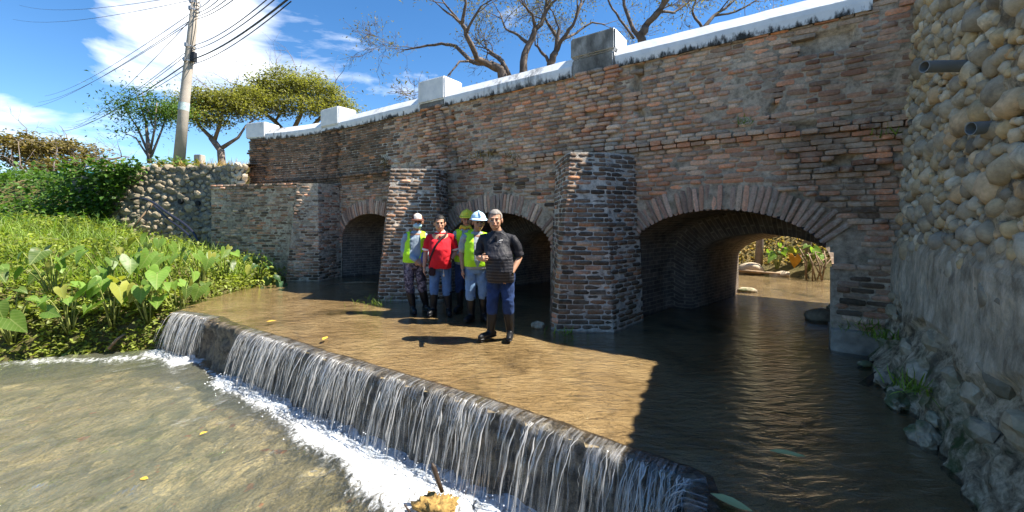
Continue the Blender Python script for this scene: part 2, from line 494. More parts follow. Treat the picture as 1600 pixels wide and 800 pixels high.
M['vine'] = leaf_mat('vine_leaf', (0.075, 0.15, 0.025), 0.5, 0.35)
M['olive'] = leaf_mat('olive_foliage', (0.20, 0.20, 0.065), 0.5, 0.4, 0.6)
M['moringa'] = leaf_mat('feathery_foliage', (0.07, 0.13, 0.035), 0.35, 0.35, 0.6)
M['drygrass'] = leaf_mat('dry_grass', (0.36, 0.25, 0.09), 0.35, 0.3, 0.7)
M['brownleaf'] = leaf_mat('brown_foliage', (0.17, 0.135, 0.055), 0.4, 0.3, 0.7)
M['fewleaf'] = leaf_mat('sparse_foliage', (0.16, 0.14, 0.05), 0.4, 0.35, 0.6)
M['bark'] = plain('bark', (0.125, 0.098, 0.08), 0.9, 0.45, 5, 0.5, 22)
M['bark_grey'] = plain('grey_bark', (0.19, 0.15, 0.125), 0.9, 0.35, 5, 0.4, 22)
M['drywood'] = plain('dry_wood', (0.24, 0.165, 0.10), 0.85, 0.4, 9, 0.4, 40)
M['wetwood'] = plain('wet_wood', (0.05, 0.034, 0.024), 0.5, 0.4, 9, 0.4, 40)
M['stem'] = plain('plant_stem', (0.22, 0.25, 0.07), 0.6, 0.3, 9)
M['cable'] = plain('black_cable', (0.018, 0.018, 0.02), 0.5, 0.1)
M['pvc'] = plain('grey_pvc', (0.20, 0.215, 0.22), 0.45, 0.12, 6, 0.05, 20, 0.4)
M['hollow'] = plain('pipe_inside', (0.02, 0.02, 0.022), 0.8, 0.1)  # near-black colour stands for the shade inside holes and pipe bores
M['hose'] = plain('black_hose', (0.02, 0.022, 0.035), 0.25, 0.2, 4, 0.0, 10, 0.5)
M['metal'] = plain('galvanised_metal', (0.35, 0.36, 0.37), 0.45, 0.2, 9, 0, 10, 0.5, Metallic=0.7)
# ------------------------------------------------------------------ plan of the place
P0 = Vector((3.77, 4.68, 0)); ET = Vector((-0.82, 0.572, 0)).normalized(); NIN = Vector((0.572, 0.82, 0)).normalized()
U_CURVE, CURVE_LEN, CURVE_ANG = 10.25, 3.65, math.radians(23)
U_MIN, U_MAX = -1.0, U_CURVE + CURVE_LEN
TUN = Vector((0.76, 0.65, 0)); TUN_LEN = 3.9

def wall_frame(u):
    """point on the bridge face at distance u along it, and the inward normal there"""
    if u <= U_CURVE: return P0 + ET * u, NIN.copy()
    a0 = math.atan2(ET.y, ET.x); R = CURVE_LEN / CURVE_ANG
    a = a0 + (u - U_CURVE) / R
    c = P0 + ET * U_CURVE + Vector((-math.sin(a0), math.cos(a0), 0)) * R
    p = c + Vector((math.sin(a), -math.cos(a), 0)) * R
    d = Vector((math.cos(a), math.sin(a), 0))
    return p, Vector((d.y, -d.x, 0))
def wall_pt(u, z, out=0.0):
    p, n = wall_frame(u)
    q = p - n * out
    return Vector((q.x, q.y, z))

RIVER = [(-14, -8), (-13, 0), (-11.5, 3.2), (-9.6, 5.0), (-7.9, 5.85), (-6.35, 6.45), (-5.6, 6.65), (-5.75, 7.6), (-5.5, 8.5), (-5.3, 9.7), (-4.9, 10.7),
         (-1.9, 13.4), (-2.5, 16), (-4, 30), (0.5, 30), (1.5, 20), (3.4, 14.6), (5.2, 11.9), (6.9, 10.7), (8.3, 9.5), (7.2, 7.7), (6.73, 7.2), (3.9, 4.75), (4.35, 4.4), (3.3, 3.0), (2.75, 2.0), (2.3, 0.5), (2.0, -8)]
LIP = [(-5.6, 6.55), (-5.0, 6.32), (-4.59, 6.12), (-4.1, 5.75), (-3.65, 5.45), (-2.78, 4.92), (-2.2, 4.52), (-1.61, 4.17), (-1.1, 3.84), (-0.695, 3.59), (-0.33, 3.36), (0.0, 3.14), (0.37, 2.86), (0.68, 2.637), (1.08, 2.35), (0.93, 2.08), (0.72, 1.5), (0.5, 0.6), (0.4, -8)]

def poly_dist(P, poly, closed=True):
    P = np.asarray(P, float)[:, :2]; poly = np.asarray(poly, float)
    d = np.full(len(P), 1e9); inside = np.zeros(len(P), bool)
    n = len(poly)
    for i in range(n if closed else n - 1):
        a = poly[i]; b = poly[(i + 1) % n]; ab = b - a
        t = np.clip(((P - a) @ ab) / (ab @ ab), 0, 1)
        d = np.minimum(d, np.linalg.norm(P - (a + t[:, None] * ab), axis=1))
        if closed:
            cr = (a[1] > P[:, 1]) != (b[1] > P[:, 1])
            with np.errstate(divide='ignore', invalid='ignore'):
                xx = (b[0] - a[0]) * (P[:, 1] - a[1]) / (b[1] - a[1]) + a[0]
            inside ^= cr & (P[:, 0] < xx)
    return d, inside

def sstep(x, a, b):
    t = np.clip((x - a) / (b - a), 0, 1); return t * t * (3 - 2 * t)

def ground_height(P):
    P = np.asarray(P, float)
    X, Y = P[:, 0], P[:, 1]
    d, ins = poly_dist(P, RIVER)
    u = (X - P0.x) * ET.x + (Y - P0.y) * ET.y
    v = -((X - P0.x) * NIN.x + (Y - P0.y) * NIN.y)
    n1 = vnoise(np.stack([X, Y, 0 * X], 1), 0.9, 3, 3) - 0.5
    # left bank below the bridge
    slow = 1 - 0.42 * sstep(Y, 8.6, 11.2) * (1 - sstep(-X, 9.5, 12.5))
    left = -0.75 + 0.62 * sstep(d, 0.0, 0.45) + (0.33 * d - 0.019 * d * d) * slow
    left = np.where(d > 8, -0.13 + (0.33 * 8 - 0.019 * 64) * slow, left) + n1 * 0.3 * sstep(d, 0.3, 1.0)
    base_left = left.copy()
    yw = 12.25 + 0.03 * (-X - 8)
    wdt = 0.3 + 3.2 * sstep(-X, 11.3, 14.0)
    back = sstep(Y - yw, 0.15, 0.15 + wdt)
    left = left * (1 - back) + 3.12 * back
    # embankment behind the curved face and the wing wall
    emb = (v < -0.6) & (u > 10.4)
    left = np.where(emb & (X > -8.4), 3.12, left)
    # upstream banks
    up = -0.3 + 0.95 * d + n1 * 0.6 * sstep(d, 0.3, 1.2)
    up = np.minimum(up, 3.1)
    # right bank
    right = 3.2 * np.clip((d - 0.7) / 1.0, 0, 1) - 0.4 + np.clip(3.0 - v, 0, 1) * 0.5 * np.clip((d - 1.7) / 1.0, 0, 1)
    right = np.minimum(right, 3.3)
    h = np.where(v < -4.1, up, left)
    rb = (u < 1.5) & (v > -4.1)
    h = np.where(rb, right, h)
    bed = np.where(v > 0, -0.98, -0.30)
    h = np.where(ins, bed, h)
    far = sstep(np.hypot(X, Y - 8), 22, 40)
    h = h * (1 - far) + 3.1 * far
    return h

def build_ground():
    fine = np.arange(-18, 16.01, 0.22)
    mk = lambda s: np.concatenate([[-1500, -600, -250, -120, -60, -40, -30, -24], s, [22, 30, 40, 60, 120, 250, 600, 1500]])
    xs = mk(np.arange(-20, 16.01, 0.22)); ys = mk(np.arange(-10, 20.01, 0.22))
    ys[:8] = [-1500, -600, -250, -120, -60, -40, -25, -16]; ys[-8:] = [24, 30, 40, 60, 120, 250, 600, 1500]
    XX, YY = np.meshgrid(xs, ys, indexing='ij')
    P = np.stack([XX.ravel(), YY.ravel(), 0 * XX.ravel()], 1)
    P[:, 2] = ground_height(P)
    m = MT('earth'); p = m.pos()
    c = m.ramp(m.noise(0.9, 7, 0.65), [(0.3, (0.05, 0.06, 0.02)), (0.5, (0.12, 0.105, 0.045)), (0.7, (0.21, 0.165, 0.09))])
    c = m.mix(0.6, c, m.ramp(m.noise(14, 6, 0.7), [(0.3, (0.5, 0.5, 0.5)), (0.7, (1.4, 1.35, 1.2))]), 'MULTIPLY')
    m.bsdf(c, 0.95, m.bump(m.noise(18, 8, 0.7), 0.8, 0.04), 0.1)
    o = obj('ground', make_mesh('ground', P, grid_faces(len(xs), len(ys)), True), m.m)
    tag(o, kind='structure')
build_ground()

# ------------------------------------------------------------------ weir and water
POOL_Z = -0.62
lip = np.array(LIP)
def lip_resample(step=0.05, x_to=-1):
    pts = []; s = 0; S = []
    for i in range(len(lip) - 1):
        a, b = lip[i], lip[i + 1]; L = np.linalg.norm(b - a); n = max(1, int(L / step))
        for k in range(n):
            pts.append(a + (b - a) * k / n); S.append(s + L * k / n)
        s += L
    return np.array(pts), np.array(S)

def tri_fill(name, loop, z, step, height=None, keep=None):
    """grid sheet clipped to a polygon by cells"""
    loop = np.asarray(loop); lo = loop.min(0); hi = loop.max(0)
    xs = np.arange(lo[0], hi[0] + step, step); ys = np.arange(lo[1], hi[1] + step, step)
    XX, YY = np.meshgrid(xs, ys, indexing='ij')
    P = np.stack([XX.ravel(), YY.ravel(), np.full(XX.size, z)], 1)
    F = grid_faces(len(xs), len(ys))
    C = P[F].mean(1)
    _, ins = poly_dist(C, loop)
    F = F[ins]
    used = np.unique(F); remap = -np.ones(len(P), int); remap[used] = np.arange(len(used))
    return P[used], remap[F]

weir = empty('weir', (0, 4.5, 0))
tag(weir, 'low concrete weir with brown algae-covered apron and dark rough stone face below the brick bridge', 'weir')

def apron_material():
    m = MT('algae_apron'); p = m.pos()
    c = m.ramp(m.noise(1.5, 7, 0.65, m.mapping(p, (1, 1, 1), (0, 0, math.radians(35))), 0.6), [(0.28, (0.20, 0.145, 0.075)), (0.45, (0.43, 0.315, 0.16)), (0.6, (0.58, 0.445, 0.245)), (0.75, (0.36, 0.28, 0.14))])
    c = m.mix(m.step(m.noise(0.55, 5, 0.6), 0.55, 0.72), c, (0.085, 0.068, 0.02))
    g = m.noise(110, 3, 0.6)
    c = m.mix(0.6, c, m.ramp(g, [(0.3, (0.45, 0.42, 0.4)), (0.5, (1, 1, 1)), (0.72, (1.55, 1.5, 1.4))]), 'MULTIPLY')
    st = m.noise(3.0, 6, 0.7, m.mapping(p, (0.5, 4.0, 1), (0, 0, math.radians(-35))))
    c = m.mix(m.math('MULTIPLY', m.step(st, 0.56, 0.7), 0.55), c, (0.045, 0.038, 0.018))
    cr = m.n('ShaderNodeTexVoronoi'); cr.feature = 'DISTANCE_TO_EDGE'; cr.inputs['Scale'].default_value = 0.85
    m.l(m.mix(0.15, p, m.noise(3.0, 4, out='Color')), cr.inputs['Vector'])
    c = m.mix(m.math('MULTIPLY', m.math('SUBTRACT', 1.0, m.step(cr.outputs['Distance'], 0.0, 0.014)), 0.30), c, (0.30, 0.26, 0.18))
    m.bsdf(c, 0.8, m.bump(m.noise(70, 5, 0.7), 0.7, 0.012), 0.25); return m.m
M['apron'] = apron_material()
apron_loop = [p for p in LIP] + [(2.6, -8), (3.2, 1.5), (4.7, 4.0), (5.2, 4.8), (7.6, 7.0), (9.3, 9.5), (7.5, 11.7), (5.6, 13.0), (3.6, 16), (1.5, 22), (-5, 22), (-3.5, 14), (-6.0, 11.5), (-5.9, 8.0), (-5.72, 6.75)]
V, Fq = tri_fill('apron', apron_loop, -0.03, 0.10)
V[:, 2] += (vnoise(V, 1.6, 9, 3) - 0.5) * 0.035
bm_v = V
obj('apron', make_mesh('apron', V, Fq, True), M['apron'], weir)

# weir face: rough masonry under the lip
pts, S = lip_resample(0.06)
keep = pts[:, 1] > -1
pts, S = pts[keep], S[keep]
tan = np.gradient(pts, axis=0); tan /= np.linalg.norm(tan, axis=1)[:, None]
outn = np.stack([tan[:, 1], -tan[:, 0]], 1)          # towards the pool
outn = np.where((outn @ np.array([-0.6, -0.8]))[:, None] > -0.2, outn, -outn)
LIP_P, LIP_S, LIP_N = pts, S, outn
levels = np.array([(-0.13, -0.012), (-0.02, -0.004), (0.02, -0.03), (0.035, -0.09), (0.03, -0.2), (0.04, -0.3), (0.05, -0.42), (0.07, -0.55), (0.12, -0.7), (0.2, -0.95)])
V = np.zeros((len(pts), len(levels), 3))
for j, (o, z) in enumerate(levels):
    V[:, j, :2] = pts + outn * o; V[:, j, 2] = z
Vf = V.reshape(-1, 3)
amp = np.tile(np.clip((-levels[:, 1]) * 1.3 + 0.02, 0.0, 0.16), len(pts))
Vf[:, :2] += np.repeat(outn, len(levels), 0) * ((vnoise(Vf, 7, 21, 3) - 0.45) * amp * 1.6)[:, None]
Vf[:, 2] += (vnoise(Vf, 5, 23, 2) - 0.5) * amp * 0.5
def weirface_material():
    m = MT('wet_weir_stone')
    c = m.ramp(m.noise(9, 8, 0.7), [(0.3, (0.02, 0.017, 0.013)), (0.46, (0.10, 0.08, 0.055)), (0.6, (0.27, 0.21, 0.135)), (0.75, (0.13, 0.125, 0.045))])
    m.bsdf(c, 0.35, m.bump(m.noise(24, 8, 0.7), 0.9, 0.04), 0.5); return m.m
M['weirface'] = weirface_material()
obj('weir_face', make_mesh('weir_face', Vf, grid_faces(len(pts), len(levels)), True), M['weirface'], weir)

def water_shader(m, color_fac, tint, nrm, rough=0.04, refl=1.0):
    gl = m.n('ShaderNodeBsdfGlossy'); gl.inputs['Roughness'].default_value = rough; m.l(nrm, gl.inputs['Normal'])
    tr = m.n('ShaderNodeBsdfTransparent'); m.setin(tr.inputs['Color'], tint)
    fr = m.n('ShaderNodeFresnel'); fr.inputs['IOR'].default_value = 1.33; m.l(nrm, fr.inputs['Normal'])
    mx = m.n('ShaderNodeMixShader'); m.l(m.math('MULTIPLY', fr.outputs[0], refl, True), mx.inputs[0])
    m.l(tr.outputs[0], mx.inputs[1]); m.l(gl.outputs[0], mx.inputs[2])
    return mx.outputs[0]

def stream_material():
    m = MT('shallow_stream_water'); p = m.pos()
    a = m.noise(5.0, 5, 0.6, m.mapping(p, (1.0, 2.6, 1), (0, 0, math.radians(-30))), 0.8)
    b = m.noise(26, 4, 0.6, m.mapping(p, (1.0, 1.8, 1), (0, 0, math.radians(-40))))
    h = m.math('ADD', m.math('MULTIPLY', a, 0.88), m.math('MULTIPLY', b, 0.12))
    nrm = m.bump(h, 1.0, 0.028)
    m.l(water_shader(m, None, (0.74, 0.71, 0.66), nrm, 0.04, 1.6), m.out.inputs['Surface']); return m.m
M['stream'] = stream_material()
V, Fq = tri_fill('stream', apron_loop, 0.0, 0.10)
d, _ = poly_dist(V, LIP, False)
V[:, 2] = 0.006 - 0.008 * np.exp(-(d / 0.15) ** 2)
o = obj('stream_water', make_mesh('stream_water', V, Fq, True), M['stream'])
tag(o, kind='structure')

# pool bed and pool water with foam
pool_loop = [tuple(p) for p in (LIP_P + LIP_N * 0.0)] + [(-14, -8), (-13.6, 0), (-12, 3.4), (-10, 5.3), (-8.1, 6.2), (-6.4, 6.8)]
pool_loop = [(0.4, -8)] + [(-14.5, -8), (-13.8, 0), (-12.1, 3.6), (-10, 5.5), (-8.1, 6.3), (-6.4, 6.9), (-5.6, 6.9)] + [tuple(q) for q in LIP[:-1]]
V, Fq = tri_fill('pool_bed', pool_loop, -0.8, 0.12)
deep = vnoise(V, 0.35, 41, 2)
leftness = sstep(-V[:, 0] - 0.55 * V[:, 1], 0.0, 2.6)
V[:, 2] = -0.72 - 0.16 * leftness - 0.10 * deep + (vnoise(V, 3.0, 43, 3) - 0.5) * 0.10
m = MT('pool_gravel')
c = m.ramp(m.noise(2.2, 8, 0.7, None, 0.5), [(0.30, (0.10, 0.085, 0.055)), (0.48, (0.33, 0.265, 0.165)), (0.64, (0.56, 0.46, 0.31))])
c = m.mix(m.step(m.noise(5.5, 4, 0.5), 0.66, 0.70), c, (0.42, 0.15, 0.07))
c = m.mix(0.6, c, m.ramp(m.noise(40, 5, 0.7), [(0.3, (0.5, 0.5, 0.5)), (0.7, (1.45, 1.4, 1.3))]), 'MULTIPLY')
vo = m.n('ShaderNodeTexVoronoi'); vo.inputs['Scale'].default_value = 5.5; m.l(m.mix(0.12, m.pos(), m.noise(4.0, 4, out='Color')), vo.inputs['Vector'])
vs = m.sep(vo.outputs['Color'])[0]
c = m.mix(0.65, c, m.ramp(vs, [(0.0, (0.45, 0.45, 0.45)), (0.5, (0.95, 0.93, 0.9)), (1.0, (1.7, 1.6, 1.45))]), 'MULTIPLY')
m.bsdf(c, 0.8, m.bump(m.noise(30, 6), 0.6, 0.03), 0.3)
o = obj('pool_bed', make_mesh('pool_bed', V, Fq, True), m.m); tag(o, kind='structure')

def build_pool():
    V, Fq = tri_fill('pool', pool_loop, POOL_Z, 0.05)
    # foam rides on the water below the falls
    fl = LIP_P + LIP_N * 0.22
    D = np.full(len(V), 9.0); Sx = np.zeros(len(V))
    for q, s in zip(fl[::2], LIP_S[::2]):
        dd = np.hypot(V[:, 0] - q[0], V[:, 1] - q[1]); b = dd < D; D[b] = dd[b]; Sx[b] = s
    # side: only the pool side counts; width of the foam belt along the lip
    wid = np.interp(Sx, [0, 0.9, 1.15, 1.9, 2.2, 3.2, 4.5, 5.5, 6.3, 7.0, 7.6, 8.2, 9.2], [0.32, 0.28, 0.08, 0.08, 0.20, 0.22, 0.28, 0.5, 0.72, 0.7, 0.55, 0.4, 0.25])
    W = np.stack([V[:, 0], V[:, 1], 0 * V[:, 0]], 1)
    wob = (vnoise(W, 1.8, 51, 3) - 0.5)
    foam = 1 - sstep(D + wob * wid * 1.1, wid * 0.30, wid * 1.25)
    # tongue of foam drifting left along the bank from the first fall
    tl = np.hypot((V[:, 0] + 6.0) / 2.0, (V[:, 1] - 6.08 - 0.10 * (V[:, 0] + 6)) / 0.22)
    foam = np.maximum(foam, 0.6 * (1 - sstep(tl + wob * 0.9, 0.3, 1.1)))
    lump = vnoise(V, 9, 53, 3)
    rot = math.radians(-42); Q = np.stack([V[:, 0] * math.cos(rot) - V[:, 1] * math.sin(rot), V[:, 0] * math.sin(rot) + V[:, 1] * math.cos(rot), 0 * V[:, 0]], 1)
    Q[:, 0] += (vnoise(W, 0.8, 57, 2) - 0.5) * 1.5
    V[:, 2] += foam * (lump - 0.3) * 0.07 + (vnoise(Q * np.array([3.2, 5.2, 1]), 1.0, 55, 2) - 0.5) * 0.05 + (vnoise(Q * np.array([5, 9.0, 1]), 1.0, 59, 1) - 0.5) * 0.012
    me = make_mesh('pool_water', V, Fq, True)
    dp = sstep(-V[:, 0] - 0.75 * V[:, 1] + (vnoise(W, 0.7, 58, 3) - 0.5) * 2.2, -1.6, 0.9); ad = me.attributes.new('depth', 'FLOAT', 'POINT'); ad.data.foreach_set('value', dp.astype(np.float32))
    at = me.attributes.new('foam', 'FLOAT', 'POINT'); at.data.foreach_set('value', foam.astype(np.float32))
    m = MT('pool_water'); p = m.pos()
    a = m.noise(4.0, 6, 0.62, m.mapping(p, (1.4, 1.0, 1), (0, 0, math.radians(-42))), 1.0)
    b = m.noise(22, 4, 0.6)
    nrm = m.bump(m.math('ADD', m.math('MULTIPLY', a, 0.8), m.math('MULTIPLY', b, 0.2)), 1.0, 0.08)
    w = water_shader(m, None, (0.86, 0.88, 0.78), nrm, 0.03, 2.6)
    # suspended silt
    df = m.n('ShaderNodeBsdfDiffuse'); m.l(m.ramp(m.noise(0.5, 4), [(0.35, (0.18, 0.205, 0.15)), (0.65, (0.24, 0.225, 0.16))]), df.inputs['Color'])
    ws = m.n('ShaderNodeMixShader'); da = m.n('ShaderNodeAttribute'); da.attribute_name = 'depth'; m.l(m.math('ADD', 0.05, m.math('MULTIPLY', da.outputs['Fac'], 0.17)), ws.inputs[0]); m.l(w, ws.inputs[1]); m.l(df.outputs[0], ws.inputs[2])
    fa = m.n('ShaderNodeAttribute'); fa.attribute_name = 'foam'
    fn = m.noise(13, 7, 0.72, m.mapping(p, (1.6, 1.0, 1), (0, 0, math.radians(-42))), 0.8)
    k = m.step(m.math('ADD', fa.outputs['Fac'], m.math('MULTIPLY', m.math('SUBTRACT', fn, 0.5), 2.6)), 0.35, 1.25)
    fo = m.n('ShaderNodeBsdfPrincipled'); fo.inputs['Base Color'].default_value = (0.80, 0.82, 0.83, 1); fo.inputs['Roughness'].default_value = 0.6
    m.l(m.bump(fn, 0.7, 0.04), fo.inputs['Normal'])
    mx = m.n('ShaderNodeMixShader'); m.l(k, mx.inputs[0]); m.l(ws.outputs[0], mx.inputs[1]); m.l(fo.outputs[0], mx.inputs[2])
    m.l(mx.outputs[0], m.out.inputs['Surface'])
    o = obj('pool_water', me, m.m); tag(o, kind='structure')
build_pool()

def build_falls():
    def mat(name, t0, t1, streak):
        m = MT(name)
        tr = m.n('ShaderNodeBsdfTransparent'); tr.inputs['Color'].default_value = (0.95, 0.96, 0.97, 1)
        gl = m.n('ShaderNodeBsdfGlossy'); gl.inputs['Roughness'].default_value = 0.10
        df = m.n('ShaderNodeBsdfDiffuse'); df.inputs['Color'].default_value = (0.90, 0.88, 0.84, 1)
        tl = m.n('ShaderNodeBsdfTranslucent'); tl.inputs['Color'].default_value = (0.95, 0.93, 0.88, 1)
        a = m.n('ShaderNodeMixShader'); a.inputs[0].default_value = 0.5; m.l(df.outputs[0], a.inputs[1]); m.l(tl.outputs[0], a.inputs[2])
        b = m.n('ShaderNodeMixShader'); b.inputs[0].default_value = 0.22; m.l(a.outputs[0], b.inputs[1]); m.l(gl.outputs[0], b.inputs[2])
        r = m.n('ShaderNodeNewGeometry').outputs['Random Per Island']
        f = m.math('ADD', t0, m.math('MULTIPLY', r, t1 - t0))
        if streak:
            uv = m.n('ShaderNodeUVMap').outputs[0]
            k = m.step(m.noise(1.0, 5, 0.62, m.mapping(uv, (42, 2.2, 1)), 0.4), 0.46, 0.64)
            fade = m.noise(1.0, 4, 0.6, m.mapping(uv, (9, 1.0, 1)))
            f = m.math('SUBTRACT', 1.0, m.math('MULTIPLY', m.math('MULTIPLY', k, m.step(fade, 0.42, 0.64)), 0.55), True)
        c = m.n('ShaderNodeMixShader'); m.setin(c.inputs[0], f); m.l(b.outputs[0], c.inputs[1]); m.l(tr.outputs[0], c.inputs[2])
        m.l(c.outputs[0], m.out.inputs['Surface']); return m.m
    strand, sheet = mat('falling_water', 0.0, 0.7, False), mat('falling_sheet', 0.5, 0.9, True)
    T = math.sqrt(2 * 0.64 / 9.8)
    def at_s(s):
        k = max(0, min(np.searchsorted(LIP_S, s) - 1, len(LIP_S) - 2)); f = (s - LIP_S[k]) / (LIP_S[k+1] - LIP_S[k])
        return LIP_P[k] * (1 - f) + LIP_P[k+1] * f, LIP_N[k]
    for name, s0, s1, count, label in (('waterfall', 0.05, 1.12, 170, 'short curtain of white water falling at the far left end of the weir beside the taro plants'),
                                       ('waterfall', 2.2, 8.95, 1000, 'long curtain of white water strands falling over the weir lip')):
        mid = np.searchsorted(LIP_S, (s0 + s1) / 2); base = (LIP_P[mid][0], LIP_P[mid][1], POOL_Z)
        root = empty(name, base); tag(root, label, 'waterfall', kind='stuff')
        # three thin torn sheets at slightly different speeds
        Vs = []; Fs = []; UV = []; nv = 0
        ss = np.arange(s0, s1, 0.025); nt = 10
        for layer in range(3):
            for i, s in enumerate(ss):
                p, nn = at_s(s); v0 = 0.30 + 0.16 * layer + 0.30 * nz1(s * 2.2, layer * 5, 0, 1, 63, 2)
                for q in range(nt):
                    if q == 0: o, z = -0.08, 0.005
                    else:
                        t = T * 1.02 * (q - 1) / (nt - 2); o = 0.02 + v0 * t; z = max(0.006 - 4.9 * t * t, POOL_Z - 0.03)
                    o += 0.012 * (nz1(s * 14, q * 0.5, layer, 1, 65, 2) - 0.5); Vs.append((p[0] + nn[0] * o, p[1] + nn[1] * o, z)); UV.append((s + layer * 3.7, q / nt))
            Fs.append(grid_faces(len(ss), nt) + nv); nv += len(ss) * nt
        me = make_mesh('sheet', np.array(Vs), np.concatenate(Fs), True); ul = me.uv_layers.new(name='UVMap'); li = np.empty(len(me.loops), np.int32); me.loops.foreach_get('vertex_index', li)
        ul.data.foreach_set('uv', np.array(UV)[li].astype(np.float32).ravel())
        obj('water_sheet', me, sheet, root)
        B = Build()
        for i in range(count):
            s = s0 + (s1 - s0) * rng.random()
            dens = 0.15 + 0.85 * min(1, max(0, (nz1(s * 3.4, 0, 0, 1, 61, 2) - 0.42) * 6.0))
            if rng.random() > dens: continue
            p, nn = at_s(s); tg = np.array([-nn[1], nn[0]])
            v0 = rng.uniform(0.30, 0.90); w = rng.choice([0.0014, 0.0022, 0.0035, 0.005]) * rng.uniform(0.8, 1.3)
            drift = rng.uniform(-0.10, 0.06); ph = rng.random() * 6; pts3 = []; rad = []
            n = 9; t_end = rng.uniform(0.8, 1.0) if rng.random() > 0.35 else rng.uniform(0.35, 0.75); t_st = 0 if rng.random() > 0.45 else rng.uniform(0.2, 0.55)
            if t_end - t_st < 0.15: continue
            for q in range(n):
                t = T * (t_st + (t_end - t_st) * q / (n - 1)); o = 0.03 + v0 * t
                sd = drift * (t / T) + 0.006 * math.sin(ph + q * 1.7); pp = p + nn * o + tg * sd
                pts3.append((pp[0], pp[1], max(0.004 - 4.9 * t * t, POOL_Z - 0.02))); rad.append(w * (0.4 + 1.1 * rng.random()) * (1.0 if 0 < q < n - 1 else 0.3))
            B.tube(pts3, rad, 4, caps=False, aspect=0.6)
        obj('water_strands', B.mesh('strands', True), strand, root)
    # spray drops at the foot of the falls
    B = Build()
    for i in range(900):
        s = rng.uniform(2.0, 8.9); k = min(np.searchsorted(LIP_S, s), len(LIP_S) - 1)
        p = LIP_P[k] + LIP_N[k] * (0.22 + abs(rng.gauss(0, 0.12)))
        r = rng.uniform(0.003, 0.009); z = POOL_Z + abs(rng.gauss(0, 0.06))
        B.add(np.array([(1,0,0),(-1,0,0),(0,1,0),(0,-1,0),(0,0,1),(0,0,-1)]) * r + np.array([p[0], p[1], z]), [(0,2,4),(2,1,4),(1,3,4),(3,0,4),(2,0,5),(1,2,5),(3,1,5),(0,3,5)])
    o = obj('spray', B.mesh('spray', True), plain('spray_white', (0.8, 0.82, 0.84), 0.3, 0.03)); tag(o, 'white spray drops at the foot of the long waterfall', 'spray', kind='stuff')
build_falls()

# ------------------------------------------------------------------ the bridge
def brick_variant(seed, chip=1.0):
    """unit brick: x length, z height, y from 0 (face) to 1 (buried end); worn edges"""
    r = random.Random(seed)
    xs = [-0.5, -0.2, 0.2, 0.5]; zs = [-0.5, 0.0, 0.5]
    V = []; F = []
    for j, z in enumerate(zs):
        for i, x in enumerate(xs):
            edge = (i in (0, 3)) or (j in (0, 2)); corner = (i in (0, 3)) and (j in (0, 2))
            y = (0.045 if edge else 0.0) + r.uniform(-0.03, 0.04) * chip + (r.uniform(0.02, 0.18) * chip if corner else 0)
            V.append((x + r.uniform(-0.02, 0.02) * chip - (0.02 * math.copysign(1, x) if corner else 0), y, z + r.uniform(-0.05, 0.05) * chip - (0.05 * math.copysign(1, z) if corner else 0)))
    for j in range(2):
        for i in range(3):
            a = j*4+i; F.append((a, a+1, a+5, a+4))
    ring = [0, 1, 2, 3, 7, 11, 10, 9, 8, 4]
    n0 = len(V)
    for k in ring:
        x, y, z = V[k]; V.append((x * 1.0, 1.0, z * 1.0))
    for k in range(10):
        k2 = (k+1) % 10
        F.append((ring[k2], ring[k], n0+k, n0+k2))
    return np.array(V), F
BRICK_SRC = [brick_variant(100 + i, 0.65) for i in range(14)]
BRICK_CLEAN = [brick_variant(200 + i, 0.45) for i in range(8)]
_brick_mesh = {}
def brick_mesh(kind, i, mat):
    key = (kind, i, mat)
    if key not in _brick_mesh:
        v, f = (BRICK_SRC if kind == 'w' else BRICK_CLEAN)[i]
        me = make_mesh('brick', v, f, False); me.materials.append(M[mat]); _brick_mesh[key] = me
    return _brick_mesh[key]

def frame_matrix(pos, inward, up, L, D, H, roll=0.0, yaw=0.0):
    y = Vector(inward).normalized(); z = Vector(up).normalized(); x = y.cross(z)
    Rm = Matrix((x, y, z)).transposed().to_4x4()
    Rm = Rm @ Matrix.Rotation(roll, 4, 'Y') @ Matrix.Rotation(yaw, 4, 'Z')
    return Matrix.Translation(pos) @ Rm @ Matrix.Diagonal((L, D, H, 1))

